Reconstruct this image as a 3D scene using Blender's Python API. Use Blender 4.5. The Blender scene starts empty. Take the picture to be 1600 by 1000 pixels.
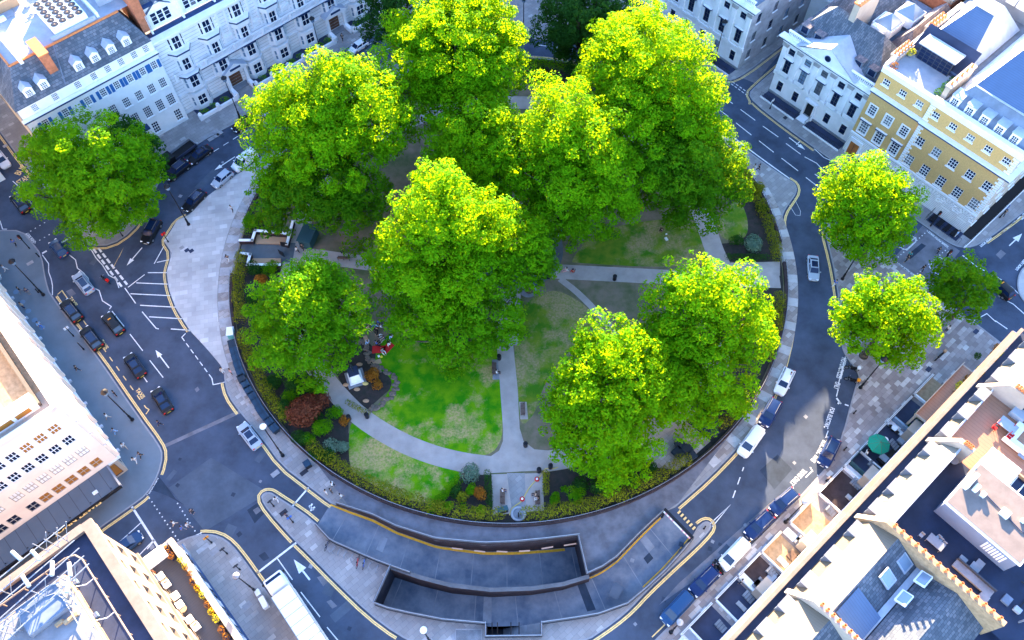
import bpy, bmesh, math, random
import numpy as np
from mathutils import Vector, Matrix
from mathutils.geometry import tessellate_polygon
random.seed(7); RNG = np.random.default_rng(7)
PI = math.pi
scene = bpy.context.scene
col = scene.collection
# ------------------------------------------------------------------ camera model (real position, real lens)
H = 105.0; F = 1300.0; NAD = (810.0, 1247.0)
_dx, _dy = NAD[0]-800, NAD[1]-500
TH = math.atan(math.hypot(_dx, _dy)/F); RO = math.atan2(_dx, _dy)
def ray(px, py):
    u = (px-800)/F; v = -(py-500)/F
    c, s = math.cos(RO), math.sin(RO)
    u2 = c*u+s*v; v2 = -s*u+c*v
    return Vector((u2, math.sin(TH)+v2*math.cos(TH), -math.cos(TH)+v2*math.sin(TH)))
def G(px, py, z=0.0):
    d = ray(px, py); t = (H-z)/(-d.z)
    return Vector((d.x*t, d.y*t, z))
def ppm(p):          # pixels per metre at a point (1600 wide frame)
    ax = ray(800, 500)
    return F/((Vector(p)-Vector((0, 0, H))).dot(ax))
A41 = math.radians(41.0)
E_ = Vector((math.cos(A41), math.sin(A41))); N_ = Vector((-math.sin(A41), math.cos(A41)))
def ST(s, t, z=0.0): return Vector((s*E_.x+t*N_.x, s*E_.y+t*N_.y, z))
def stof(p): return (p[0]*E_.x+p[1]*E_.y, p[0]*N_.x+p[1]*N_.y)
def SG(px, py, z=0.0): return stof(G(px, py, z))

# ------------------------------------------------------------------ materials
MATS = {}
def mk(name, color, rough=.75, metal=0., var=.0, vscale=1.0, vcol=None, bump=0., bscale=20., spec=.2, coat=0., trans=0.):
    if name in MATS: return MATS[name]
    m = bpy.data.materials.new(name); m.use_nodes = True; nt = m.node_tree; N = nt.nodes; L = nt.links
    b = N['Principled BSDF']; b.inputs['Roughness'].default_value = rough; b.inputs['Metallic'].default_value = metal
    b.inputs['Specular IOR Level'].default_value = spec
    b.inputs['Coat Weight'].default_value = coat
    b.inputs['Base Color'].default_value = (*color, 1)
    tc = N.new('ShaderNodeTexCoord')
    if var or vcol:
        nz = N.new('ShaderNodeTexNoise'); nz.inputs['Scale'].default_value = vscale; nz.inputs['Detail'].default_value = 6; nz.inputs['Roughness'].default_value = .65
        L.new(tc.outputs['Object'], nz.inputs['Vector'])
        mx = N.new('ShaderNodeMix'); mx.data_type = 'RGBA'
        c2 = vcol if vcol else tuple(c*(1-var) for c in color); c1 = color if vcol else tuple(min(1, c*(1+var*.6)) for c in color)
        mx.inputs[6].default_value = (*c1, 1); mx.inputs[7].default_value = (*c2, 1)
        rp = N.new('ShaderNodeValToRGB'); rp.color_ramp.elements[0].position = .35; rp.color_ramp.elements[1].position = .65
        L.new(nz.outputs['Fac'], rp.inputs[0]); L.new(rp.outputs[0], mx.inputs[0]); L.new(mx.outputs[2], b.inputs['Base Color'])
    if bump:
        n2 = N.new('ShaderNodeTexNoise'); n2.inputs['Scale'].default_value = bscale; n2.inputs['Detail'].default_value = 4
        L.new(tc.outputs['Object'], n2.inputs['Vector']); bp = N.new('ShaderNodeBump'); bp.inputs['Strength'].default_value = bump; bp.inputs['Distance'].default_value = .05
        L.new(n2.outputs['Fac'], bp.inputs['Height']); L.new(bp.outputs[0], b.inputs['Normal'])
    MATS[name] = m; return m
def slabs(name, cols, bw=.9, bh=.6, mortar=(.1, .1, .12), rot=41, msize=.012, rough=.75, odd=.0, contrast=1.0):
    """paving or masonry: brick texture with per-slab colour from a random-by-cell ramp"""
    m = bpy.data.materials.new(name); m.use_nodes = True; nt = m.node_tree; N = nt.nodes; L = nt.links
    b = N['Principled BSDF']; b.inputs['Roughness'].default_value = rough; b.inputs['Specular IOR Level'].default_value = .12
    tc = N.new('ShaderNodeTexCoord'); mp = N.new('ShaderNodeMapping'); mp.inputs['Rotation'].default_value = (0, 0, -math.radians(rot))
    L.new(tc.outputs['Object'], mp.inputs[0])
    br = N.new('ShaderNodeTexBrick'); br.inputs['Scale'].default_value = 1; br.inputs['Brick Width'].default_value = bw; br.inputs['Row Height'].default_value = bh
    br.inputs['Mortar Size'].default_value = msize; br.inputs['Color1'].default_value = (0, 0, 0, 1); br.inputs['Color2'].default_value = (1, 1, 1, 1); br.inputs['Mortar'].default_value = (0, 0, 0, 1)
    L.new(mp.outputs[0], br.inputs['Vector'])
    rp = N.new('ShaderNodeValToRGB'); e = rp.color_ramp.elements
    for i, (p, c) in enumerate(cols):
        if i < 2: e[i].position = p; e[i].color = (*c, 1)
        else: x = e.new(p); x.color = (*c, 1)
    L.new(br.outputs['Color'], rp.inputs[0])
    nz = N.new('ShaderNodeTexNoise'); nz.inputs['Scale'].default_value = .25; nz.inputs['Detail'].default_value = 8
    L.new(tc.outputs['Object'], nz.inputs['Vector'])
    mr = N.new('ShaderNodeMapRange'); mr.inputs[1].default_value = .3; mr.inputs[2].default_value = .7; mr.inputs[3].default_value = .78; mr.inputs[4].default_value = 1.12
    L.new(nz.outputs['Fac'], mr.inputs[0])
    mu = N.new('ShaderNodeMix'); mu.data_type = 'RGBA'; mu.blend_type = 'MULTIPLY'; mu.inputs[0].default_value = 1
    L.new(rp.outputs[0], mu.inputs[6]); L.new(mr.outputs[0], mu.inputs[7])
    mm = N.new('ShaderNodeMix'); mm.data_type = 'RGBA'; mm.inputs[7].default_value = (*mortar, 1)
    L.new(br.outputs['Fac'], mm.inputs[0]); L.new(mu.outputs[2], mm.inputs[6]); L.new(mm.outputs[2], b.inputs['Base Color'])
    MATS[name] = m; return m
def stripes(name, color, dark, period=.5, width=.06, axis=0, rough=.6, metal=0., rot=41):
    """seams or boards: thin dark lines across one direction"""
    m = bpy.data.materials.new(name); m.use_nodes = True; nt = m.node_tree; N = nt.nodes; L = nt.links
    b = N['Principled BSDF']; b.inputs['Roughness'].default_value = rough; b.inputs['Metallic'].default_value = metal
    tc = N.new('ShaderNodeTexCoord'); mp = N.new('ShaderNodeMapping'); mp.inputs['Rotation'].default_value = (0, 0, -math.radians(rot))
    L.new(tc.outputs['Object'], mp.inputs[0]); sp = N.new('ShaderNodeSeparateXYZ'); L.new(mp.outputs[0], sp.inputs[0])
    md = N.new('ShaderNodeMath'); md.operation = 'PINGPONG'; md.inputs[1].default_value = period/2
    L.new(sp.outputs[axis], md.inputs[0]); lt = N.new('ShaderNodeMath'); lt.operation = 'LESS_THAN'; lt.inputs[1].default_value = width/2; L.new(md.outputs[0], lt.inputs[0])
    nz = N.new('ShaderNodeTexNoise'); nz.inputs['Scale'].default_value = .8; nz.inputs['Detail'].default_value = 6; L.new(tc.outputs['Object'], nz.inputs['Vector'])
    m1 = N.new('ShaderNodeMix'); m1.data_type = 'RGBA'; m1.inputs[6].default_value = (*[c*.82 for c in color], 1); m1.inputs[7].default_value = (*[min(1, c*1.1) for c in color], 1); L.new(nz.outputs['Fac'], m1.inputs[0])
    mx = N.new('ShaderNodeMix'); mx.data_type = 'RGBA'; mx.inputs[7].default_value = (*dark, 1); L.new(lt.outputs[0], mx.inputs[0]); L.new(m1.outputs[2], mx.inputs[6]); L.new(mx.outputs[2], b.inputs['Base Color'])
    MATS[name] = m; return m
def leafmat(name, c1, c2, tcol, tw=.45):
    m = bpy.data.materials.new(name); m.use_nodes = True; nt = m.node_tree; N = nt.nodes; L = nt.links
    b = N['Principled BSDF']; b.inputs['Roughness'].default_value = .8; b.inputs['Specular IOR Level'].default_value = .06
    tc = N.new('ShaderNodeTexCoord'); nz = N.new('ShaderNodeTexNoise'); nz.inputs['Scale'].default_value = .9; nz.inputs['Detail'].default_value = 5
    L.new(tc.outputs['Object'], nz.inputs['Vector'])
    gi = N.new('ShaderNodeNewGeometry'); 
    rp = N.new('ShaderNodeMapRange'); rp.inputs[1].default_value = .35; rp.inputs[2].default_value = .65; L.new(nz.outputs['Fac'], rp.inputs[0])
    ad = N.new('ShaderNodeMath'); ad.operation = 'MULTIPLY_ADD'; ad.inputs[1].default_value = .6; L.new(gi.outputs['Random Per Island'], ad.inputs[0])
    ml = N.new('ShaderNodeMath'); ml.operation = 'MULTIPLY'; ml.inputs[1].default_value = .5; L.new(rp.outputs[0], ml.inputs[0]); L.new(ml.outputs[0], ad.inputs[2])
    mx = N.new('ShaderNodeMix'); mx.data_type = 'RGBA'; mx.inputs[6].default_value = (*c1, 1); mx.inputs[7].default_value = (*c2, 1)
    L.new(ad.outputs[0], mx.inputs[0]); L.new(mx.outputs[2], b.inputs['Base Color'])
    tr = N.new('ShaderNodeBsdfTranslucent'); tr.inputs[0].default_value = (*tcol, 1)
    ms = N.new('ShaderNodeMixShader'); ms.inputs[0].default_value = tw
    L.new(b.outputs[0], ms.inputs[1]); L.new(tr.outputs[0], ms.inputs[2]); L.new(ms.outputs[0], N['Material Output'].inputs[0])
    MATS[name] = m; return m
def emis(name, color, strength):
    m = bpy.data.materials.new(name); m.use_nodes = True; b = m.node_tree.nodes['Principled BSDF']
    b.inputs['Base Color'].default_value = (*color, 1); b.inputs['Emission Color'].default_value = (*color, 1); b.inputs['Emission Strength'].default_value = strength
    MATS[name] = m; return m
def lawnmat(name, g1, g2, dry, bias):
    m = bpy.data.materials.new(name); m.use_nodes = True; nt = m.node_tree; N = nt.nodes; L = nt.links
    b = N['Principled BSDF']; b.inputs['Roughness'].default_value = .9; b.inputs['Specular IOR Level'].default_value = .1
    tc = N.new('ShaderNodeTexCoord')
    def noise(sc, det=6, rg=.6):
        n = N.new('ShaderNodeTexNoise'); n.inputs['Scale'].default_value = sc; n.inputs['Detail'].default_value = det; n.inputs['Roughness'].default_value = rg; L.new(tc.outputs['Object'], n.inputs['Vector']); return n
    a = noise(.09, 8, .72); f = noise(3.5, 5, .7); h = noise(.5, 4)
    m1 = N.new('ShaderNodeMix'); m1.data_type = 'RGBA'; m1.inputs[6].default_value = (*g1, 1); m1.inputs[7].default_value = (*g2, 1)
    r0 = N.new('ShaderNodeMapRange'); r0.inputs[1].default_value = .38; r0.inputs[2].default_value = .62; L.new(h.outputs['Fac'], r0.inputs[0]); L.new(r0.outputs[0], m1.inputs[0])
    r1 = N.new('ShaderNodeMapRange'); r1.inputs[1].default_value = bias; r1.inputs[2].default_value = bias+.09; L.new(a.outputs['Fac'], r1.inputs[0])
    r2 = N.new('ShaderNodeMapRange'); r2.inputs[1].default_value = .36; r2.inputs[2].default_value = .62; r2.inputs[3].default_value = .25; L.new(f.outputs['Fac'], r2.inputs[0])
    mu = N.new('ShaderNodeMath'); mu.operation = 'MULTIPLY'; L.new(r1.outputs[0], mu.inputs[0]); L.new(r2.outputs[0], mu.inputs[1])
    m2 = N.new('ShaderNodeMix'); m2.data_type = 'RGBA'; L.new(mu.outputs[0], m2.inputs[0]); L.new(m1.outputs[2], m2.inputs[6]); m2.inputs[7].default_value = (*dry, 1)
    L.new(m2.outputs[2], b.inputs['Base Color'])
    bp = N.new('ShaderNodeBump'); bp.inputs['Strength'].default_value = .6; bp.inputs['Distance'].default_value = .08; L.new(f.outputs['Fac'], bp.inputs['Height']); L.new(bp.outputs[0], b.inputs['Normal'])
    MATS[name] = m; return m

mk('asphalt', (.056, .074, .112), .85, spec=.15, var=.32, vscale=.22, bump=.3, bscale=30)
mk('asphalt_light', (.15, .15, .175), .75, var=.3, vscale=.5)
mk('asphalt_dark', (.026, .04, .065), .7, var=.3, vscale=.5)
mk('ramp_floor', (.20, .215, .25), .8, spec=.15, vcol=(.08, .105, .15), vscale=.35, bump=.2)
mk('kerb', (.27, .27, .29), .7, var=.15, vscale=1.5)
mk('kerb_dark', (.12, .12, .13), .7, var=.2)
mk('white_paint', (.72, .72, .72), .6, var=.2, vscale=3)
mk('yellow_paint', (.85, .58, .22), .6, var=.2, vscale=3)
mk('orange_paint', (.75, .38, .03), .6, var=.2, vscale=3)
mk('path', (.36, .31, .285), .85, var=.15, vscale=.6, bump=.2)
mk('path_dark', (.10, .115, .13), .85, var=.2, vscale=.6)
mk('soil', (.05, .036, .034), .95, vcol=(.025, .028, .022), vscale=1.5, bump=.5)
mk('dirt', (.22, .16, .12), .95, vcol=(.08, .10, .04), vscale=.25, bump=.4)
mk('brown_wall', (.05, .034, .036), .8, var=.3, vscale=1)
mk('dark_wall', (.025, .027, .04), .6, var=.25, vscale=1)
mk('steel', (.25, .27, .32), .45, metal=.3)
mk('black_metal', (.012, .012, .015), .4)
mk('iron_teal', (.03, .08, .10), .6)
mk('stone_white', (.76, .76, .78), .8, var=.10, vscale=.5)
mk('stone_warm', (.24, .185, .15), .85, var=.15, vscale=.8); mk('stone_cream', (.42, .35, .29), .8, var=.10, vscale=.5)
mk('stone_bounce', (.84, .68, .57), .8, var=.08, vscale=.4)  # warm bounce light is put into this stone colour
mk('stone_grey', (.36, .35, .36), .85, var=.3, vscale=.5)  # plain mid-grey stone of slabs, joints and side walls
mk('render_white', (.78, .78, .79), .7, var=.06, vscale=.7)
mk('lead', (.15, .19, .26), .55, var=.2, vscale=.6)
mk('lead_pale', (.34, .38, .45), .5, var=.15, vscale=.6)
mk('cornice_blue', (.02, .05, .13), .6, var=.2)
mk('brick_red', (.42, .15, .08), .85, var=.25, vscale=2)
mk('brick_tan', (.40, .27, .16), .9, var=.25, vscale=2)
mk('pavilion_roof', (.17, .14, .13), .8, var=.15); mk('blind', (.12, .13, .15), .7); mk('asphalt_mid', (.074, .094, .128), .85, spec=.15, var=.25, vscale=.3); mk('terracotta', (.60, .20, .07), .7, var=.2, vscale=3)
mk('copper_pot', (.8, .35, .15), .7)
mk('glass', (.006, .014, .045), .15, spec=.4)
mk('glass_pale', (.16, .24, .34), .15, spec=.8)
mk('glass_glow', (.35, .14, .03), .2)  # orange window glow put into the pane colour
mk('frame_white', (.8, .8, .8), .5)
mk('frame_dark', (.05, .06, .08), .5)
mk('shutter_blue', (.03, .13, .35), .6)
mk('door_wood', (.16, .07, .04), .5, var=.2, vscale=3)
mk('door_orange', (.36, .13, .04), .5, var=.2, vscale=3)
mk('door_black', (.01, .012, .015), .4)
mk('bark', (.10, .08, .06), .9, var=.4, vscale=2, bump=.5)
mk('roof_dark', (.03, .04, .08), .6, var=.25, vscale=.4)
mk('roof_grey', (.22, .23, .26), .8, var=.25, vscale=.5)
mk('roof_pale', (.30, .33, .38), .7, var=.15, vscale=.5)
mk('ac_white', (.75, .77, .8), .5)
mk('tyre', (.012, .012, .013), .8)
mk('rim', (.35, .36, .38), .35, metal=.6)
mk('car_glass', (.006, .018, .06), .08, spec=.45)
mk('lamp_red', (.6, .01, .005), .3)
mk('lamp_white', (.8, .82, .85), .2)
mk('lamp_amber', (.8, .3, .02), .3)
mk('plate', (.75, .6, .1), .5)
for n, c in dict(black=(.010, .011, .014), navy=(.006, .024, .10), blue=(.012, .055, .15), white=(.72, .74, .78), silver=(.35, .40, .47), grey=(.07, .09, .14), darkblue=(.015, .05, .13)).items():
    mk('paint_'+n, c, .35, spec=.22, coat=.04)
mk('skin', (.45, .27, .19), .6); mk('skin_dark', (.16, .09, .06), .6)
for n, c in dict(white=(.72, .72, .72), black=(.015, .015, .02), blue=(.05, .15, .5), red=(.5, .02, .02), grey=(.2, .2, .22), navy=(.02, .03, .09), beige=(.5, .4, .3), lightblue=(.3, .5, .75), teal=(.05, .4, .4), yellow=(.75, .6, .05), pink=(.7, .35, .35)).items():
    mk('cloth_'+n, c, .85)
mk('hair_dark', (.02, .013, .01), .7); mk('hair_fair', (.3, .18, .08), .7)
mk('bin_black', (.02, .03, .045), .5); mk('bin_lid_blue', (.015, .04, .075), .45, var=.3)
mk('teal_box', (.15, .55, .55), .5)
mk('wood_brown', (.13, .08, .06), .7, var=.3, vscale=3)
mk('wicker', (.4, .25, .15), .8)
mk('canvas_white', (.8, .78, .76), .8)
mk('canvas_green', (.01, .24, .15), .7)
mk('red_post', (.6, .02, .02), .4)
mk('bronze', (.03, .04, .045), .4, metal=.4)
mk('hose_yellow', (.6, .45, .15), .6)
mk('rock', (.10, .08, .07), .95, vcol=(.2, .15, .11), vscale=3, bump=.6)
mk('tarp_dark', (.02, .03, .045), .5)
slabs('paving_grey', [(0, (.25, .235, .235)), (.6, (.275, .26, .26)), (.93, (.31, .295, .29)), (1, (.42, .40, .39))], .95, .62, (.15, .15, .165))
slabs('paving_pale', [(0, (.41, .39, .385)), (.5, (.45, .43, .42)), (.88, (.49, .47, .46)), (1, (.58, .56, .55))], 1.2, .8, (.33, .315, .31), rot=10)
slabs('paving_mixed', [(0, (.22, .185, .18)), (.4, (.27, .235, .23)), (.75, (.32, .285, .28)), (.9, (.42, .39, .38)), (1, (.52, .50, .48))], .95, .62, (.17, .15, .15))
slabs('paving_warm', [(0, (.25, .21, .19)), (.6, (.31, .27, .25)), (1, (.42, .38, .36))], .95, .6, (.16, .14, .13))
slabs('slate', [(0, (.07, .085, .11)), (.5, (.10, .12, .15)), (1, (.15, .16, .19))], .5, .3, (.05, .06, .08), msize=.02)
slabs('slate_brown', [(0, (.12, .11, .13)), (.5, (.17, .15, .16)), (1, (.24, .20, .20))], .5, .35, (.08, .07, .09), msize=.02)
mk('brick_yellow', (.64, .39, .15), .9, vcol=(.52, .32, .125), vscale=5, bump=.3, bscale=60); mk('pave_flat', (.145, .18, .215), .85, var=.12, vscale=.3, spec=.2)
stripes('seam_cream', (.17, .15, .125), (.05, .05, .05), .9, .12, 0) if True else stripes('x', (.27, .24, .20), (.25, .22, .2), .9, .10, 0)
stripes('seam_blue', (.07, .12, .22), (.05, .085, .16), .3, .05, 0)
stripes('seam_plain', (.15, .118, .085), (.10, .08, .06), .28, .03, 0)
stripes('lead_seam', (.20, .24, .32), (.12, .15, .2), .6, .05, 0)
stripes('deck_brown', (.34, .17, .10), (.17, .08, .05), .45, .03, 0)
stripes('deck_grey', (.085, .08, .085), (.05, .05, .055), .3, .02, 1)
stripes('canopy', (.10, .12, .15), (.05, .06, .08), 1.4, .08, 0)
mk('deck_navy', (.018, .028, .06), .55, var=.25, vscale=.4)
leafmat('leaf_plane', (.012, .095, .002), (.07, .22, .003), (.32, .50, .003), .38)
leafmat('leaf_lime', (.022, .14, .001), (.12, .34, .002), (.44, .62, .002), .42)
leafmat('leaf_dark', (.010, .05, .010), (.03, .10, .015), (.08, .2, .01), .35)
leafmat('leaf_hedge', (.10, .13, .008), (.24, .25, .012), (.2, .22, .01), .25)
leafmat('leaf_red', (.10, .025, .015), (.24, .08, .04), (.2, .04, .01), .3)
leafmat('leaf_orange', (.20, .07, .01), (.40, .17, .02), (.4, .15, .02), .3)
leafmat('leaf_grey', (.08, .15, .11), (.2, .3, .2), (.1, .2, .08), .3)
leafmat('leaf_bright', (.016, .13, .002), (.10, .30, .003), (.36, .58, .004), .42)
leafmat('flower_yellow', (.55, .45, .02), (.8, .7, .05), (.5, .5, .02), .3)
lawnmat('lawn_green', (.022, .18, .002), (.12, .27, .003), (.44, .29, .14), .485)
lawnmat('lawn_dry', (.045, .15, .008), (.14, .20, .015), (.33, .23, .13), .46)

# ------------------------------------------------------------------ mesh builder
class MB:
    def __init__(s): s.v = []; s.f = []; s.m = []; s.mats = []
    def mi(s, mat):
        if mat not in s.mats: s.mats.append(mat)
        return s.mats.index(mat)
    def face(s, pts, mat):
        b = len(s.v); s.v += [tuple(p) for p in pts]; s.f.append(tuple(range(b, b+len(pts)))); s.m.append(s.mi(mat))
    def mesh(s, verts, faces, mat):
        b = len(s.v); s.v += [tuple(p) for p in verts]; k = s.mi(mat)
        for f in faces: s.f.append(tuple(b+i for i in f)); s.m.append(k)
    def box(s, c, size, mat, rz=0., bev=0., M=None):
        x, y, z = (d/2 for d in size)
        R = Matrix.Rotation(rz, 3, 'Z') if M is None else M
        if bev:
            bm = bmesh.new(); bmesh.ops.create_cube(bm, size=1)
            for v in bm.verts: v.co = Vector((v.co.x*size[0], v.co.y*size[1], v.co.z*size[2]))
            bmesh.ops.bevel(bm, geom=bm.edges[:], offset=bev, segments=2, affect='EDGES', profile=.6)
            bm.verts.ensure_lookup_table(); bm.verts.index_update()
            vs = [Vector(c)+R@v.co for v in bm.verts]; fs = [[v.index for v in f.verts] for f in bm.faces]; bm.free()
            s.mesh(vs, fs, mat); return
        vs = [Vector(c)+R@Vector((a*x, b*y, d*z)) for a in (-1, 1) for b in (-1, 1) for d in (-1, 1)]
        s.mesh(vs, [(0, 1, 3, 2), (4, 6, 7, 5), (0, 4, 5, 1), (2, 3, 7, 6), (0, 2, 6, 4), (1, 5, 7, 3)], mat)
    def prism(s, poly, z0, z1, mat, side=None, bottom=False):
        P = [Vector((p[0], p[1])) for p in poly]
        ar = sum(P[i].x*P[(i+1) % len(P)].y-P[(i+1) % len(P)].x*P[i].y for i in range(len(P)))
        if ar < 0: P.reverse()
        n = len(P); tris = tessellate_polygon([[Vector((p.x, p.y, 0)) for p in P]])
        tf = []
        for t in tris:
            a, b, c = (P[i] for i in t)
            tf.append(t if (b-a).cross(c-a) > 0 else (t[0], t[2], t[1]))
        s.mesh([(p.x, p.y, z1) for p in P], tf, mat)
        if bottom: s.mesh([(p.x, p.y, z0) for p in P], [tuple(reversed(t)) for t in tf], mat)
        for i in range(n):
            a, b = P[i], P[(i+1) % n]
            s.face([(a.x, a.y, z0), (b.x, b.y, z0), (b.x, b.y, z1), (a.x, a.y, z1)], side or mat)
    def tube(s, p, q, r0, r1=None, mat=None, n=8, cap=True):
        p, q = Vector(p), Vector(q); r1 = r0 if r1 is None else r1
        d = (q-p).normalized(); a = d.orthogonal().normalized(); b = d.cross(a)
        vs = []
        for c, r in ((p, r0), (q, r1)):
            for i in range(n):
                t = 2*PI*i/n; vs.append(c+a*math.cos(t)*r+b*math.sin(t)*r)
        fs = [(i, (i+1) % n, n+(i+1) % n, n+i) for i in range(n)]
        if cap: fs += [tuple(reversed(range(n))), tuple(range(n, 2*n))]
        s.mesh(vs, fs, mat)
    def path(s, pts, r, mat, n=6):
        for a, b in zip(pts[:-1], pts[1:]): s.tube(a, b, r, r, mat, n)
    def lathe(s, c, prof, mat, n=16, sx=1., sy=1.):
        vs = []; c = Vector(c)
        for r, z in prof:
            for i in range(n):
                t = 2*PI*i/n; vs.append(c+Vector((r*math.cos(t)*sx, r*math.sin(t)*sy, z)))
        fs = []
        for k in range(len(prof)-1):
            for i in range(n): fs.append((k*n+i, k*n+(i+1) % n, (k+1)*n+(i+1) % n, (k+1)*n+i))
        fs.append(tuple(reversed(range(n)))); fs.append(tuple((len(prof)-1)*n+i for i in range(n)))
        s.mesh(vs, fs, mat)
    def ball(s, c, r, mat, sc=(1, 1, 1), n=10):
        prof = [(max(.001, r*math.sin(PI*k/n)), -r*math.cos(PI*k/n)*sc[2]) for k in range(n+1)]
        s.lathe(c, prof, mat, 12, sc[0], sc[1])
    def build(s, name, parent=None, smooth=False, loc=None):
        me = bpy.data.meshes.new(name); me.from_pydata(s.v, [], s.f)
        for m in s.mats: me.materials.append(MATS[m])
        me.polygons.foreach_set('material_index', s.m)
        if smooth: me.polygons.foreach_set('use_smooth', [True]*len(s.f))
        me.update()
        o = bpy.data.objects.new(name, me); col.objects.link(o)
        if parent: o.parent = parent
        if loc: o.location = loc
        return o
def tag(o, label=None, cat=None, group=None, kind=None):
    if label: o['label'] = label
    if cat: o['category'] = cat
    if group: o['group'] = group
    if kind: o['kind'] = kind
    return o
def thing(name, label, cat, loc=(0, 0, 0), rz=0., group=None):
    o = bpy.data.objects.new(name, None); o.empty_display_size = .2; col.objects.link(o); o.location = loc; o.rotation_euler = (0, 0, rz)
    return tag(o, label, cat, group)
KIDS = {}
def copytree(o, label=None, loc=None, rz=None, group=None, mats=None):
    def rec(a, par):
        c = a.copy(); col.objects.link(c)
        if par: c.parent = par
        for k in a.children: rec(k, c)
        return c
    c = rec(o, None)
    if label: c['label'] = label
    if loc is not None: c.location = loc
    if rz is not None: c.rotation_euler = (0, 0, rz)
    if group: c['group'] = group
    return c
def offset(pts, d, closed=False):
    P = [Vector((p[0], p[1])) for p in pts]; out = []; n = len(P)
    for i in range(n):
        if closed: a, b = P[i-1], P[(i+1) % n]
        else: a, b = P[max(0, i-1)], P[min(n-1, i+1)]
        d1 = (P[i]-a); d2 = (b-P[i])
        if d1.length < 1e-6: d1 = d2
        if d2.length < 1e-6: d2 = d1
        n1 = Vector((-d1.y, d1.x)).normalized(); n2 = Vector((-d2.y, d2.x)).normalized()
        m = (n1+n2); m = m.normalized() if m.length > 1e-6 else n1
        k = max(.45, m.dot(n1)); out.append(P[i]+m*d/k)
    return out
def smoothline(pts, closed=False, it=2):
    P = [Vector(p) for p in pts]
    for _ in range(it):
        Q = []
        n = len(P)
        rng = range(n) if closed else range(n-1)
        if not closed: Q.append(P[0])
        for i in rng:
            a, b = P[i], P[(i+1) % n]; Q += [a*.75+b*.25, a*.25+b*.75]
        if not closed: Q.append(P[-1])
        P = Q
    return P
def strip(mb, pts, w, z, mat, closed=False):
    L_ = offset(pts, w/2, closed); R_ = offset(pts, -w/2, closed); n = len(pts)
    for i in range(n if closed else n-1):
        j = (i+1) % n
        mb.face([(R_[i].x, R_[i].y, z), (R_[j].x, R_[j].y, z), (L_[j].x, L_[j].y, z), (L_[i].x, L_[i].y, z)], mat)
def PXL(l, z=0.): return [G(a, b, z) for a, b in l]
def dashes(mb, a, b, on, off, w, z, mat):
    d = b-a; L_ = d.length; u = d/L_; s = 0
    while s < L_:
        e = min(L_, s+on); strip(mb, [a+u*s, a+u*e], w, z, mat); s = e+off
def text_mesh(txt, size, mat, name='lettering', extr=.0, bold=0.):
    cu = bpy.data.curves.new(name, 'FONT'); cu.body = txt; cu.size = size; cu.extrude = extr; cu.offset = bold; cu.align_x = 'CENTER'; cu.align_y = 'CENTER'
    o = bpy.data.objects.new(name, cu); col.objects.link(o)
    dg = bpy.context.evaluated_depsgraph_get(); me = bpy.data.meshes.new_from_object(o.evaluated_get(dg))
    bpy.data.objects.remove(o); me.materials.clear(); me.materials.append(MATS[mat])
    t = bpy.data.objects.new(name, me); col.objects.link(t); return t
def resample(pts, n):
    P = [Vector((p[0], p[1])) for p in pts]; L_ = [0]
    for a, b in zip(P[:-1], P[1:]): L_.append(L_[-1]+(b-a).length)
    out = []
    for k in range(n):
        s = L_[-1]*k/(n-1); i = 0
        while i < len(P)-2 and L_[i+1] < s: i += 1
        f = (s-L_[i])/max(1e-6, L_[i+1]-L_[i]); out.append(P[i].lerp(P[i+1], min(1, max(0, f))))
    return out
# ================================================================== GROUND, ROADS, PAVEMENTS
CX, CY, CR = -.44, 71.6, 41.5
def circ(r, a0=0, a1=360, n=96): return [Vector((CX+r*math.cos(math.radians(a0+(a1-a0)*k/n)), CY+r*math.sin(math.radians(a0+(a1-a0)*k/n)), 0)) for k in range(n+(0 if a1-a0 >= 360 else 1))]
A_N = [(517,787),(548,794),(580,804),(617,822),(680,842),(755,849),(805,847),(855,842),(906,836)]
A_END = (920,896)
B_N = [(920,896),(942,886),(965,870),(997,837),(1020,815),(1041,796)]
B_S = [(1082,838),(1067,857),(1040,887),(1010,915),(980,940),(935,956),(900,962),(845,970)]
NOTCH = [(845,991),(760,992)]
B_S2 = [(760,971),(692,965),(640,955),(605,947),(586,940)]
A_S = [(612,882),(586,872),(562,862),(540,852),(517,842),(495,821)]
DIV = [(612,882),(655,897),(705,910),(767,917),(830,915),(880,908),(920,896)]
zt = 1.0
hole = PXL(A_N, zt)+PXL(B_N, zt)+PXL(B_S, zt)+PXL(NOTCH, zt)+PXL(B_S2, zt)+PXL(A_S, zt)
hole[0] = G(517, 787); hole[-1] = G(496, 820)
big = [Vector((-420, -260, 0)), Vector((420, -260, 0)), Vector((420, 520, 0)), Vector((-420, 520, 0))]
def flat(name, outer, holes, z, mat, kind='structure', parent=None, label=None):
    loops = [[Vector((p.x, p.y, 0)) for p in outer]]+[[Vector((p.x, p.y, 0)) for p in h] for h in holes]
    tris = tessellate_polygon(loops); P = [p for l in loops for p in l]
    mb = MB(); tf = []
    for t in tris:
        a, b, c = (Vector((P[i].x, P[i].y)) for i in t); tf.append(t if (b-a).cross(c-a) > 0 else (t[0], t[2], t[1]))
    mb.mesh([(p.x, p.y, z) for p in P], tf, mat); o = mb.build(name, parent)
    if kind: o['kind'] = kind
    return o
road = flat('road', big, [hole], 0.0, 'asphalt')

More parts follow.
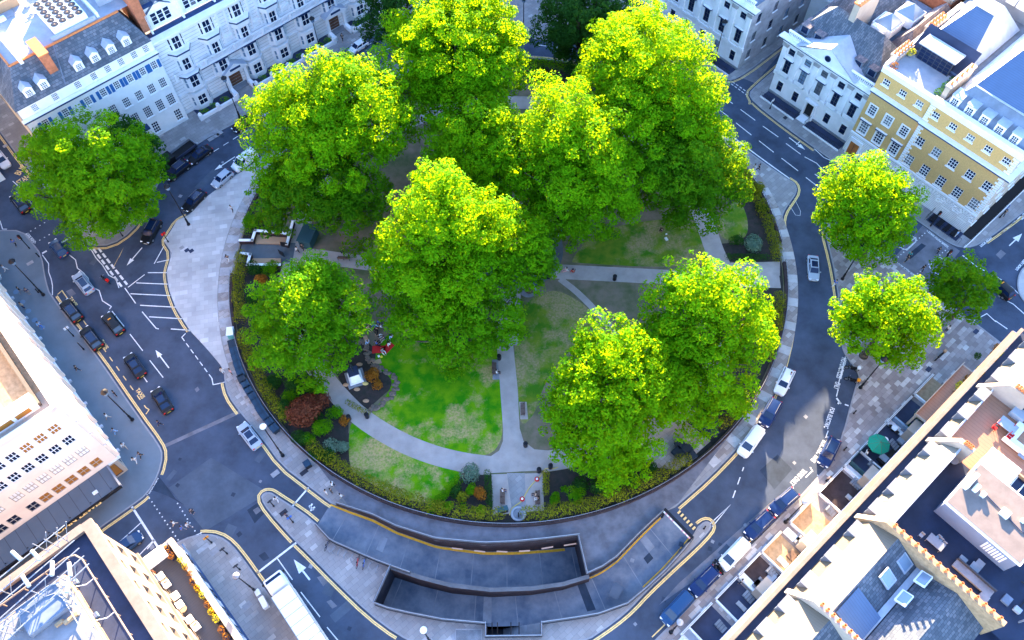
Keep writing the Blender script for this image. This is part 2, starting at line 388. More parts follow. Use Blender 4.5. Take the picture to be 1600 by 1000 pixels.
def kerb_strip(mb, poly, w=.28, z=.124):
    P = [Vector((p.x, p.y)) for p in poly]; n = len(P)
    ar = sum(P[i].x*P[(i+1) % n].y-P[(i+1) % n].x*P[i].y for i in range(n)); sgn = 1 if ar > 0 else -1
    return sgn
PAVES = []
def pavement(name, pts, mat, kerb=None, smooth=0):
    """pts: kerb outline; kerb: list of (i0,i1) index ranges that carry a kerb stone"""
    mb = MB(); poly = pts; mb.prism(poly, -.02, .12, mat, side='kerb_dark')
    P = [Vector((p.x, p.y)) for p in poly]; n = len(P)
    ar = sum(P[i].x*P[(i+1) % n].y-P[(i+1) % n].x*P[i].y for i in range(n)); sg = 1 if ar > 0 else -1
    PAVES.append((P, sg)); o = mb.build(name); o['kind'] = 'structure'
    kb = MB()
    for seg in (kerb or []):
        q = offset(seg, sg*.15 if False else 0)
        strip(kb, offset(seg, -sg*-.11), .2, .126, 'kerb')
    if kerb: kb.build('kerb', o)
    return o
def sm(l, it=2, z=0.): return smoothline(PXL(l, z), it=it)
# ---- island with the garden (P1)
k_w = sm([(600,97),(545,135),(470,195),(400,254),(370,272),(342,294),(321,310),(297,336),(277,345),(267,362),(256,377),(269,396),(261,425),(261,432),(265,455),(275,482),(297,517),(325,547),(350,577),(351,597),(357,620),(375,645),(410,686),(440,728),(482,760),(517,787)], 1)
k_e = sm([(1055,793),(1105,750),(1147,707),(1185,662),(1212,612),(1230,550),(1237,512),(1240,450),(1236,412),(1227,375),(1221,350),(1224,332),(1236,315),(1246,300),(1243,287),(1232,281),(1195,256),(1152,224),(1127,202)], 2)
k_n = sm([(1127,202),(1085,172),(1035,140),(980,118),(907,102),(875,94),(827,91),(760,88),(680,84),(600,97)], 2)
p1 = k_w+[G(*q, zt) for q in A_N[1:]]+[G(*q, zt) for q in B_N[0:]]+k_e+k_n[1:-1]
o_p1 = pavement('garden_pavement', p1, 'paving_grey', [k_w, k_e, k_n])
ov = MB()
westp = PXL([(400,254),(342,294),(321,310),(297,336),(277,345),(267,362),(256,377),(269,396),(261,425),(265,455),(275,482),(297,517),(325,547),(350,577)])
arcw = circ(CR+2.2, 205, 158, 24)
ov.prism(westp+arcw, .12, .128, 'paving_pale')
ring = circ(CR+2.5, 0, 360, 96)
arc_in = circ(CR+.3, 158, 218, 30); arc_o = circ(CR+2.1, 158, 218, 30)
for i in range(30):
    ov.face([(arc_in[i].x, arc_in[i].y, .131), (arc_in[i+1].x, arc_in[i+1].y, .131), (arc_o[i+1].x, arc_o[i+1].y, .131), (arc_o[i].x, arc_o[i].y, .131)], 'paving_warm' if i % 2 else 'stone_grey')
arc_in = circ(CR+.2, -52, 52, 56); arc_o = circ(CR+1.9, -52, 52, 56)
for i in range(56):
    ov.face([(arc_in[i].x, arc_in[i].y, .130), (arc_o[i].x, arc_o[i].y, .130), (arc_o[i+1].x, arc_o[i+1].y, .130), (arc_in[i+1].x, arc_in[i+1].y, .130)], 'paving_warm' if i % 3 else 'paving_pale')
# deck between the ramps and the garden
deck = [G(*q, zt) for q in A_N[2:]]+[G(*q, zt) for q in B_N]+PXL([(1062,788),(1010,805)])
deck = [G(*q, zt) for q in A_N[1:]]+[G(*q, zt) for q in B_N]+[G(1060,786)]+circ(CR+.2, -43, -128, 40)
ov.prism(deck, .12, .133, 'asphalt_light')
ov.build('paving_surface', o_p1)
# ---- other pavements
k_nw = sm([(0,206),(32,250),(53,274),(80,306),(132,375),(142,385),(175,384),(207,362),(226,334),(242,300),(262,262),(300,230),(407,172),(507,95),(580,55),(660,20),(760,35),(825,61),(880,67),(990,85)], 1)
pavement('north_west_pavement', k_nw+[G(1010,30), G(1010,-300), G(-700,-300), G(-700,-300+0), G(-500,150)], 'paving_grey', [k_nw])
k_sw = sm([(-60,362),(0,360),(35,360),(52,380),(66,398),(73,440),(80,462),(150,552),(217,650),(250,695),(256,712),(249,742),(232,772),(207,791),(152,829),(100,870)], 1)
pavement('west_pavement', k_sw+[G(-300,1150), G(-900,700)], 'pave_flat', [k_sw])
k_s = sm([(255,862),(275,848),(300,837),(325,834),(345,838),(362,850),(380,872),(407,910),(440,955),(480,1005),(520,1055)], 1)
pavement('south_west_pavement', k_s+[G(500,1200), G(50,1200), G(120,930)], 'paving_grey', [k_s])
k_i1 = sm([(925,997),(960,973),(985,952),(1010,925),(1050,887),(1085,855),(1108,831),(1112,822),(1108,815),(1100,815),(1090,823)], 1)
k_i2 = sm([(496,820),(475,802),(432,775),(424,769),(412,770),(407,779),(420,800),(460,845),(480,864),(525,910),(577,960),(620,992),(660,1012),(760,1030),(860,1022),(925,997)], 1)
p5 = k_i2[:-1]+k_i1+[G(*q, zt) for q in B_S]+[G(*q, zt) for q in NOTCH]+[G(*q, zt) for q in B_S2]+[G(*q, zt) for q in A_S[:-1]]
pavement('ramp_island', p5, 'paving_grey', [k_i1, k_i2])
k_e6 = sm([(960,1060),(1023,1000),(1081,942),(1132,893),(1186,840),(1245,780),(1277,745),(1300,720),(1317,675),(1327,637),(1336,604),(1343,585),(1322,560),(1313,540),(1310,475),(1307,450),(1300,410),(1287,360),(1292,345),(1325,355),(1395,405),(1435,440),(1520,502),(1572,542),(1640,600)], 1)
pavement('east_pavement', k_e6+[G(1900,800), G(1500,1300), G(960,1300)], 'paving_mixed', [k_e6])
k_ne = sm([(1320,20),(1230,92),(1180,135),(1169,147),(1177,161),(1227,200),(1272,232),(1325,270),(1442,352),(1480,380),(1500,388),(1520,387),(1540,377),(1600,332),(1680,268)], 1)
pavement('north_east_pavement', k_ne+[G(1900,100), G(1700,-300), G(1420,-200)], 'paving_grey', [k_ne])
k_n8 = sm([(1010,30),(1060,72),(1110,112),(1135,127),(1152,124),(1190,97),(1300,10)], 1)
pavement('north_pavement', [G(1010,-300)]+k_n8+[G(1330,-300)], 'paving_grey', [k_n8])
k_fe = sm([(1640,400),(1600,415),(1590,430),(1588,450),(1596,470),(1620,490),(1660,510)], 2)
pavement('traffic_island', k_fe+[G(1700,450)], 'paving_pale', [k_fe])

# ---- road markings
W = MB(); Z = .006
def wl(pts, w=.13, mat='white_paint', mb=None): strip(mb or W, PXL(pts), w, Z, mat)
def wd(a, b, on, off, w=.12, mat='white_paint'): dashes(W, G(*a), G(*b), on, off, w, Z, mat)
def zig(pts, w=.13): wl(pts, w)
def arrow(tail, tip, mb=W, w=.16, hw=.38, hl=1.3, L_=None):
    a, b = G(*tail), G(*tip); u = (b-a).normalized(); n = Vector((-u.y, u.x, 0)); c = b-u*hl
    strip(mb, [a, c], w, Z, 'white_paint'); mb.face([(c+n*-hw)+Vector((0, 0, Z)), b+Vector((0, 0, Z)), (c+n*hw)+Vector((0, 0, Z))][::-1] if False else [c-n*hw+Vector((0, 0, Z)), c+u*0-n*-hw+Vector((0, 0, Z)), b+Vector((0, 0, Z))], 'white_paint')
# left road
zig([(0,345),(4,358),(11,358)]); zig([(66,398),(76,412),(76,425),(80,436),(82,446),(82,461)]); zig([(108,398),(118,406),(121,419),(130,426),(138,435),(140,447)])
zig([(147,450),(155,454),(160,470),(174,479),(171,483)]); zig([(128,375),(132,385),(143,391),(150,403),(160,414),(170,430),(181,436),(186,450)])
zig([(20,283),(30,292),(34,304),(47,315),(56,330),(60,328)]); wl([(66,396),(73,392)], .3); wl([(96,379),(114,369)], .3)
wd((40,366), (76,344), .18, .6, .16); wd((54,380), (104,351), .18, .6, .16)
for d in (0, 7): wd((146+d*1.1,389-d*.2), (191+d*1.1,449-d*.6), 1.0, .35, .32)
wl([(176,420),(193,387),(186,402)], .08, 'yellow_paint')
wl([(195,450),(212,474)], .13); wl([(200,449),(226,429)]); wl([(241,412),(256,385)])
for a, b in [((245,410),(264,406)), ((231,426),(262,426)), ((213,442),(262,444)), ((204,459),(266,462)), ((219,477),(275,480)), ((233,495),(284,498)), ((267,514),(297,516))]: wl([a, b], .15)
wl([(222,487),(244,513),(248,514)], .14)
wl([(203,522),(223,548)], .12); wl([(234,563),(255,590)], .12); wl([(223,587),(230,597)], .12); wl([(175,486),(194,510)], .12)
arrow((222,387), (198,415)); arrow((264,575), (243,547)); arrow((367,245), (335,266)); 
wl([(297,517),(295,516)], .2); wl([(284,527),(290,521)], .12); wd((284,527), (331,591), .8, .5); wl([(331,591),(333,601),(339,600)], .13); wl([(339,600),(351,597)], .13)
# top-left street centre line
wd((288,266), (392,200), 1.0, .9, .12); wd((575,70), (592,61), .8, .6); wl([(252,270),(288,245)], .12)
wl([(560,100),(610,75)], .12)
# bus stand zigzag etc; taxi bays
wl([(90,460),(97,454),(101,460)], .13, 'yellow_paint')
wd((101,460), (228,637), .9, 1.1, .13, 'yellow_paint'); wl([(228,637),(233,640),(228,647)], .13, 'yellow_paint')
# bottom-left
wl([(205,790),(250,860)], .28); wl([(180,853),(221,816)], .12); wl([(230,858),(242,843)], .12); wl([(215,870),(241,843)], .12)
wd((229,772), (280,846), .16, .5, .16); wd((277,786), (310,838), .16, .5, .16)
wl([(401,896),(463,848)], .26); wl([(433,872),(457,906)], .12); wl([(470,925),(500,964)], .12); wl([(511,980),(530,1003)], .12)
arrow((484,906), (459,874), hw=.55, hl=1.9, w=.22)
wl([(457,791),(482,762)], .22)
for a, b in [((483,790),(490,797)), ((485,798),(492,792)), ((488,787),(484,794))]: wl([a, b], .22)
# right side
wl([(1106,822),(1141,789),(1113,823)], .14); wd((1145,778), (1162,730), 1.1, .9, .13); wl([(1162,716),(1164,700)], .1)
for k in range(7):
    a = G(1060+k*4.6, 799+k*5.0); u = (G(1090, 830)-G(1058, 798)).normalized(); strip(W, [a, a+u*.26], .5, Z, 'yellow_paint')
    strip(W, [a+u*.30, a+u*.50], .5, Z, 'asphalt_dark')
# north-east road: lane lines
for a, b in [((1158,192),(1145,172)), ((1118,163),(1142,181)), ((1115,165),(1138,183))][:0]: pass
for a, b in [((1120,144),(1145,162)), ((1115,165),(1138,182)), ((1157,171),(1180,188)), ((1150,192),(1174,211)), ((1192,197),(1216,214)), ((1186,220),(1209,238)), ((1228,224),(1251,241)), ((1221,247),(1247,267)), ((1273,272),(1290,283)), ((1259,277),(1285,297)), ((1085,145),(1100,157))]: wl([a, b], .13)
zig([(1257,245),(1276,255),(1288,268),(1300,275),(1315,282)]); zig([(1272,232),(1287,246),(1305,254),(1318,268),(1330,275)])
arrow((1233,215), (1258,234)); wl([(1244,226),(1250,221)], .15)
wd((1137,127), (1166,148), .5, .3, .14); wd((1139,124), (1169,145), .5, .3, .14)
wl([(1233,320),(1243,336),(1250,337),(1251,330),(1241,310)], .05)
# east bays
wl([(1321,557),(1310,600)], .12); wd((1324,548), (1303,636), 1.1, 2.2, .13); wl([(1307,622),(1314,631)], .25); wl([(1309,631),(1313,628)], .25); wl([(1320,632),(1326,634)], .2)
wl([(1294,673),(1290,684)], .13); wl([(1290,682),(1313,688)], .13); wl([(1270,735),(1259,746)], .13); wl([(1266,730),(1270,737)], .15); wl([(1277,742),(1282,747)], .14); wl([(1240,762),(1216,783)], .13)
# crossing right
wd((1403,402), (1450,360), .17, .5, .17); wd((1433,428), (1481,388), .17, .5, .17)
wl([(1408,387),(1431,371),(1432,376),(1417,389),(1410,390)], .1)
wl([(1405,386),(1417,391),(1431,378),(1429,371),(1420,366)], .1); wl([(1468,403),(1455,413),(1452,417),(1461,426),(1470,431)], .1); wl([(1468,402),(1480,408)], .1)
wl([(1504,399),(1524,415),(1540,424)], .14); zig([(1553,430),(1569,440),(1580,448),(1598,465),(1612,472)]); zig([(1560,462),(1567,467),(1583,475),(1600,490),(1615,500)]); zig([(1520,502),(1542,490),(1556,503)], .12)
wl([(1555,501),(1574,514)], .14); wl([(1583,517),(1596,525)], .12)
arrow((1577,384), (1597,365), hw=.5, hl=1.8); arrow((1600,338), (1596,344)); wd((1565,365), (1600,333), .9, .5, .12)
arrow((1228,345), (1229,346)) if False else None
wd((875,73), (890,77), .8, .5); wl([(841,70),(853,72)], .14); wl([(857,72),(863,72)], .12); wl([(868,74),(887,76)], .12)
W.build('lane_marking', road)
# yellow edge lines
Y = MB()
def pushout(q, D=.42):
    out = []
    for p in q:
        best = (1e9, None)
        v = Vector((p.x, p.y))
        for P, sg in PAVES:
            n = len(P)
            for i in range(n):
                a, b = P[i], P[(i+1) % n]; d = b-a; L2 = d.length_squared
                if L2 < 1e-9: continue
                t = max(0, min(1, (v-a).dot(d)/L2)); c = a+d*t; r = (v-c).length
                if r < best[0]: nn = Vector((d.y, -d.x)).normalized()*sg; best = (r, c+nn*D)
        out.append(Vector((best[1].x, best[1].y, 0)) if best[0] < .9 else p)
    return out
def yl(pts, w=.13, gap=.20, double=True, it=1, z=Z, off=.25):
    q = pushout(smoothline(PXL(pts), it=it))
    if double:
        strip(Y, offset(q, gap/2), w, z, 'yellow_paint'); strip(Y, offset(q, -gap/2), w, z, 'yellow_paint')
    else: strip(Y, q, w, z, 'yellow_paint')
yl([(0,210),(30,253),(50,279)]); yl([(142,387),(175,387),(209,365),(229,336)])
yl([(295,339),(275,347),(264,362),(254,378),(266,397),(259,426),(259,434),(263,456),(273,483),(294,518)])
yl([(83,466),(148,554),(215,652),(247,696),(253,712),(247,741)], .15); yl([(230,774),(205,793),(152,831)], .15)
yl([(313,833),(343,836),(364,850),(382,872),(409,910)], .15); yl([(349,597),(354,620),(372,646)], .16); yl([(408,686),(438,728),(481,763),(518,789)], .15)
yl([(495,817),(475,799),(432,772),(423,766),(411,767),(404,778),(417,801),(457,846)], .15); yl([(461,849),(479,867),(523,912),(575,963),(620,996)], .15)
yl([(925,1001),(962,976),(987,955),(1013,927),(1053,889),(1088,857),(1111,832),(1115,822),(1110,812),(1100,812),(1090,820)], .15)
yl([(1058,792),(1107,747),(1149,705)], .15); yl([(1240,470),(1243,450),(1239,412),(1230,375),(1225,352),(1228,334),(1239,317),(1249,300),(1246,287),(1233,279)], .15)
Q = smoothline(PXL([(1235,280),(1197,253),(1154,221),(1128,199)]), it=1); strip(Y, Q, .2, Z, 'white_paint'); strip(Y, offset(Q, .45), .14, Z, 'white_paint')
yl([(1238,512),(1232,550),(1214,612),(1187,664)], .12)
yl([(1284,362),(1297,410),(1304,450),(1307,475)], .15); yl([(1126,101),(1132,125),(1150,129),(1188,101),(1240,60)][1:], .1); yl([(1171,163),(1166,147),(1178,132),(1228,90),(1250,72)], .1)
yl([(1174,161),(1224,203),(1272,235)], .1); yl([(1543,380),(1600,336)], .12); yl([(907,104),(875,96),(827,93)], .12); yl([(1021,998),(1079,940),(1130,891),(1184,838),(1243,778)], .14, double=False)
yl([(1160,545),(1161,546)], .1) if False else None
Y.build('edge_line', road)
# repair patches
PT = MB()
def patch(pts, mat='asphalt_dark', z=.0035): PT.prism(PXL(pts), -.01, z, mat)
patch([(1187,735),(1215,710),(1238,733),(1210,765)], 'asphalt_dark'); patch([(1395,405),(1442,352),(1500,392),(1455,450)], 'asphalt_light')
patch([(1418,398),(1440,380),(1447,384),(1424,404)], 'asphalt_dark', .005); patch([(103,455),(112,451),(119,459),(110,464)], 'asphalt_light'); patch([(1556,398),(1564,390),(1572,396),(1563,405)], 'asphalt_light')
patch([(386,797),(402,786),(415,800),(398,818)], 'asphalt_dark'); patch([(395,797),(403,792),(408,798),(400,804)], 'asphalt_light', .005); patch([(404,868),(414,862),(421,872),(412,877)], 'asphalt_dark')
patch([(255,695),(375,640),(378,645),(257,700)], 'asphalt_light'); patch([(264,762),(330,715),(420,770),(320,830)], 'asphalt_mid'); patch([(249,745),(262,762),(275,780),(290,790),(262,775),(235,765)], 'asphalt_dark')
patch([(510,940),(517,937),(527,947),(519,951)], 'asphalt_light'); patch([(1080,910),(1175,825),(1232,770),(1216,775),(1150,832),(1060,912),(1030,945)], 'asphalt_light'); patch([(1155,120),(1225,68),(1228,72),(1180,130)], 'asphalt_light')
patch([(495,902),(507,898),(514,908),(505,916)], 'asphalt_light'); patch([(304,608),(309,604),(312,609),(307,613)], 'asphalt_light'); patch([(55,50),(56,50),(56,51)], 'asphalt_light')
rgp = random.Random(21)
for k in range(70):
    px, py = rgp.choice([(rgp.uniform(90, 350), rgp.uniform(380, 760)), (rgp.uniform(200, 430), rgp.uniform(690, 860)), (rgp.uniform(1150, 1320), rgp.uniform(150, 800)), (rgp.uniform(420, 620), rgp.uniform(860, 1000)), (rgp.uniform(240, 420), rgp.uniform(170, 330)), (rgp.uniform(940, 1200), rgp.uniform(800, 1000))])
    c = G(px, py); a = rgp.choice([A41, A41+.3, 1.2]); w_, h_ = (rgp.uniform(.35, .6),)*2 if k % 3 else (rgp.uniform(1.2, 4.5), rgp.uniform(.6, 1.4))
    M_ = Matrix.Rotation(a, 2); q = [Vector((c.x, c.y))+M_@Vector((x*w_/2, y*h_/2)) for x, y in ((-1, -1), (1, -1), (1, 1), (-1, 1))]
    PT.prism(q, -.01, .0028+.00002*k, 'asphalt_mid' if k % 3 == 0 else ('asphalt_dark' if k % 2 else 'roof_grey'))
PT.build('repair_patch', road)
# lettering on the road
def roadtext(txt, a, b, size, mat='white_paint', flip=False, z=.008, sx=1.0):
    A, B = G(*a), G(*b); d = (B-A); c = (A+B)/2
    t = text_mesh(txt, size, mat, 'road_lettering', bold=.02); t.parent = road; w = max(v.co.x for v in t.data.vertices)-min(v.co.x for v in t.data.vertices)
    ang = math.atan2(d.y, d.x); s = d.length/w
    t.location = (c.x, c.y, z); t.rotation_euler = (0, 0, ang); t.scale = (s*sx, size*0+1.0, 1)
    return t
roadtext('BUS', (27,273), (38,260), 1.6, 'yellow_paint'); roadtext('STAND', (28,287), (50,272), 1.6, 'yellow_paint')
roadtext('LOOK RIGHT', (42,365), (54,379), .6); roadtext('TAXIS', (109,465), (119,478), .8, 'yellow_paint'); roadtext('TAXIS', (158,532), (167,545), .8, 'yellow_paint'); roadtext('TAXIS', (214,608), (224,622), .8, 'yellow_paint')
roadtext('LOOK LEFT', (283,849), (316,834), .55); roadtext('LOOK RIGHT', (232,771), (247,746), .5)
roadtext('MOTORCYCLES', (1319,559), (1310,591), 1.0); roadtext('ONLY', (1309,597), (1306,608), 1.0); roadtext('SOLO', (1322,545), (1320,551), .9)
roadtext('ELECTRIC', (1289,689), (1278,710), .9); roadtext('TAXIS', (1277,712), (1269,721), .9); roadtext('TAXIS ONLY', (1258,734), (1236,757), .9); roadtext('FOR ELECTRIC', (1301,637), (1290,669), .8)
roadtext('LOOK BOTH WAYS', (1481,386), (1451,362), .55); roadtext('LOOK BOTH WAYS', (1401,411), (1432,433), .55); roadtext('LOOK RIGHT', (1532,385), (1550,371), .5); roadtext('LOOK LEFT', (1588,422), (1602,406), .5)
roadtext('TAXI', (866,73), (884,76), .6)
# small iron covers and dark slabs in the pavements
cv = MB()
def cover(px, py, w=.8, mat='dark_wall', h=.6, a=41):
    c = G(px, py, .13); cv.box((c.x, c.y, .136), (w, h, .01), mat, math.radians(a))
for p in [(284,387,.7,'stone_grey'), (292,391,.7,'roof_dark'), (299,392,.7,'roof_dark'), (378,319,.7,'stone_grey'), (443,801,1.0,'dark_wall'), (365,876,1.0,'stone_grey'), (1470,351,.9,'roof_dark'), (1483,357,.9,'roof_dark'), (1451,577,.9,'roof_dark'), (1525,518,.9,'roof_dark'), (1227,184,.7,'dark_wall'), (475,738,1.1,'dark_wall'), (317,857,1.6,'stone_grey'), (1133,917,1.3,'stone_grey'), (1188,860,1.1,'stone_grey'), (8,228,.7,'stone_grey'), (47,411,1.0,'stone_grey'), (517,84,1.0,'dark_wall')]: cover(*p)
for i, (a, b) in enumerate([(320,215), (328,210), (336,205), (343,208), (338,212), (330,217), (518,856), (430,740), (386,946), (335,862), (712,993), (450,720)]): cover(a, b, 1.1, 'kerb', .7)
cv.build('pavement_cover').update_tag(); bpy.data.objects['pavement_cover']['kind'] = 'structure'

# ================================================================== SUNKEN RAMPS
def wallstrip(mb, pts, zb, ztop, th, mat, top='kerb_dark', inward=1):
    """vertical wall with thickness; zb list or number"""
    n = len(pts); O = offset(pts, th*inward)
    zb = zb if isinstance(zb, (list, tuple)) else [zb]*n
    P = [Vector((p.x, p.y)) for p in pts]
    for i in range(n-1):
        a, b, c, d = P[i], P[i+1], O[i+1], O[i]
        mb.face([(a.x, a.y, zb[i]), (b.x, b.y, zb[i+1]), (b.x, b.y, ztop), (a.x, a.y, ztop)], mat)
        mb.face([(c.x, c.y, zb[i+1]), (d.x, d.y, zb[i]), (d.x, d.y, ztop), (c.x, c.y, ztop)], mat)
        mb.face([(a.x, a.y, ztop), (b.x, b.y, ztop), (c.x, c.y, ztop), (d.x, d.y, ztop)], top)
    for i in (0, n-1):
        a, d = P[i], O[i]; mb.face([(a.x, a.y, zb[i]), (d.x, d.y, zb[i]), (d.x, d.y, ztop), (a.x, a.y, ztop)], mat)
NS = 40
An = resample(PXL([(517,787)])+PXL(A_N[1:], zt), NS); As = resample(PXL([(496,820)])+PXL(A_S[-2::-1], zt)+PXL(DIV[1:], zt), NS)
zA = [-4.6*(max(0, k/(NS-1)-.0)**.9) for k in range(NS)]
zA = [0 if k == 0 else z for k, z in enumerate(zA)]
rp = MB()
for k in range(NS-1): rp.face([(As[k].x, As[k].y, zA[k]), (As[k+1].x, As[k+1].y, zA[k+1]), (An[k+1].x, An[k+1].y, zA[k+1]), (An[k].x, An[k].y, zA[k])], 'ramp_floor')
Bn = resample(PXL([(1041,796)], zt)+PXL(B_N[-2::-1], zt)+PXL(DIV[-2::-1], zt), NS); Bs = resample(PXL(B_S, zt)+PXL(B_S2, zt), NS)
zB = [-3.8*(k/(NS-1))**1.0 for k in range(NS)]
for k in range(NS-1): rp.face([(Bn[k].x, Bn[k].y, zB[k]), (Bn[k+1].x, Bn[k+1].y, zB[k+1]), (Bs[k+1].x, Bs[k+1].y, zB[k+1]), (Bs[k].x, Bs[k].y, zB[k])], 'ramp_floor')
# joints and stains across the slabs
for k in range(3, NS-1, 5):
    for P_, Q_, Z_, mat in ((As, An, zA, 'roof_grey'), (Bn, Bs, zB, 'roof_grey')):
        a, b = P_[k].lerp(Q_[k], .03), P_[k].lerp(Q_[k], .97); d = (P_[k+1]-P_[k]).normalized()*.05; z = Z_[k]+.008; dz = (Z_[k+1]-Z_[k])/max(.1, (P_[k+1]-P_[k]).length)*.05
        rp.face([(a.x-d.x, a.y-d.y, z-dz), (a.x+d.x, a.y+d.y, z+dz), (b.x+d.x, b.y+d.y, z+dz), (b.x-d.x, b.y-d.y, z-dz)][::1], mat)
o_r = rp.build('ramp_road'); o_r['kind'] = 'structure'
lines = MB()
def edge(P_, Q_, Z_, k0, k1, f0, f1, mat):
    for k in range(k0, k1):
        a, b = P_[k].lerp(Q_[k], f0), P_[k+1].lerp(Q_[k+1], f0); c, d = P_[k+1].lerp(Q_[k+1], f1), P_[k].lerp(Q_[k], f1)
        lines.face([(a.x, a.y, Z_[k]+.02), (b.x, b.y, Z_[k+1]+.02), (c.x, c.y, Z_[k+1]+.02), (d.x, d.y, Z_[k]+.02)], mat)
edge(An, As, zA, 0, NS-3, .015, .08, 'orange_paint'); edge(Bn, Bs, zB, 1, 31, .02, .06, 'orange_paint'); edge(Bn, Bs, zB, 0, 8, .93, .96, 'orange_paint')
edge(An, As, zA, 9, 10, .3, .7, 'roof_grey'); edge(Bn, Bs, zB, 14, 15, .08, .85, 'asphalt_dark'); edge(Bn, Bs, zB, 5, 6, .45, .62, 'asphalt_dark'); edge(Bn, Bs, zB, 4, 5, .08, .45, 'roof_grey'); edge(Bn, Bs, zB, 27, 31, .95, .985, 'frame_white'); edge(Bn, Bs, zB, 26, 27, .05, .9, 'roof_grey'); edge(An, As, zA, 33, 34, .93, .97, 'frame_white')
lines.build('edge_stripe', o_r)
wl_ = MB()
wallstrip(wl_, An[1:], [z-.3 for z in zA[1:]], .9, .3, 'brown_wall', inward=1)
wallstrip(wl_, As[0:16], [z-.3 for z in zA[:16]], .9, .25, 'dark_wall', inward=-1)
wallstrip(wl_, PXL([(906,836),(920,896)], zt), -5.4, .9, .3, 'dark_wall', inward=-1)
dv = PXL(DIV, zt); wallstrip(wl_, dv, -5.6, .55, .5, 'brown_wall', inward=-1)
bn = PXL(B_N, zt); wallstrip(wl_, bn, -3.2, .9, .3, 'brown_wall', inward=1)
wallstrip(wl_, PXL(B_S, zt), [-.3, -.5, -.8, -1.2, -1.8, -2.2, -2.8, -3.2], .9, .3, 'dark_wall', inward=1)
wallstrip(wl_, PXL(B_S2, zt), -5.6, .9, .3, 'dark_wall', inward=1)
wallstrip(wl_, PXL([(586,940),(612,882)], zt), -5.6, .9, .3, 'dark_wall', inward=1)
wallstrip(wl_, PXL([(845,970)]+NOTCH+[(760,971)], zt), -4.5, .9, .2, 'dark_wall', inward=1)
o_w = wl_.build('retaining_wall'); tag(o_w, 'dark brown retaining walls around the two sunken car ramps', 'wall')
# pit floor beyond the openings is the same slab, tunnel roofs are the pavements; steel rails along the parapets
rl = MB()
for seg, off in ((An[1:], .15), (As[0:16], -.12), (PXL([(906,836),(920,896)], zt), -.15), (bn, .15), (PXL(B_S, zt), .15), (PXL(B_S2+[(612,882)], zt), .15), (PXL([(845,970)]+NOTCH+[(760,971)], zt), .1)):
    q = offset(seg, off); rl.path([Vector((p.x, p.y, 1.12)) for p in q], .05, 'steel', 6)
    for p in q[::3]: rl.tube((p.x, p.y, .9), (p.x, p.y, 1.12), .03, .03, 'steel', 5)
rl.build('rail', o_w)
fl = MB(); 
emis('tube_light', (.30, .22, .20), .08)
for a, b in [((706,852),(723,854)), ((741,856),(758,858)), ((776,857),(793,858)), ((811,857),(828,856)), ((846,853),(864,850)), ((881,848),(900,845))]:
    p, q = G(*a, -1.2), G(*b, -1.2); fl.path([p+Vector((0, -.35, 0)), q+Vector((0, -.35, 0))], .10, 'tube_light', 6)
fl.build('wall_light', o_w)
# stair notch
st = MB(); a, b, c, d = (G(*q, zt) for q in [(845,970), (845,991), (760,992), (760,971)])
for k in range(14):
    f0, f1 = k/20, (k+1)/20; z = -.3-k*.28
    P4 = [a.lerp(d, f0), a.lerp(d, f1), b.lerp(c, f1), b.lerp(c, f0)]
    st.prism([(p.x, p.y) for p in P4], z-.7, z, 'roof_grey')
P4 = [a.lerp(d, .7), d, c, b.lerp(c, .7)]; st.prism([(p.x, p.y) for p in P4], -4.6, -4.2, 'dark_wall')
for f in (.4, .55, .8, .9): p, q = a.lerp(d, f), b.lerp(c, f); st.tube((p.x, p.y, .3), (q.x, q.y, .3), .06, .06, 'black_metal', 5)
o_st = st.build('stairwell'); tag(o_st, 'narrow dark stairwell with steps down beside the lower ramp', 'stairs')
# height barrier at the ramp entrance
hb = thing('height_barrier', 'red and white height bar frame across the ramp entrance', 'barrier', G(1062,818))
fr = MB(); p, q = G(1040,797,3.0), G(1081,839,3.0); L0 = hb.location.copy()
u = (q-p)
def rel(v): return Vector(v)-L0
for e in (p, q): fr.tube(rel((e.x, e.y, 0)), rel((e.x, e.y, 3.0)), .14, .14, 'black_metal', 8)
fr.box(rel((p+q)/2), (u.length+.4, .3, .35), 'black_metal', math.atan2(u.y, u.x)); fr.build('frame', hb)
bn_ = MB(); 
for k in range(16):
    m_ = p.lerp(q, (k+.5)/16); bn_.box(rel(m_+Vector((-.25, -.18, -.05))), (u.length/16*.98, .10, .3), 'cloth_pink' if (k % 2 and not 6 < k < 10) else 'frame_white', math.atan2(u.y, u.x))
bn_.build('striped_bar', hb)
# bright stanchion plate and drain grille
g = MB(); c = G(732,993, .13); g.box((c.x, c.y, .16), (3.1, 1.5, .05), 'stone_grey', -.02)
for k in range(22): g.box((c.x-1.45+k*.138, c.y, .195), (.05, 1.3, .03), 'dark_wall', -.02)
tag(g.build('vent_grille'), 'long slatted vent grille set in the paving below the stairwell', 'grille')

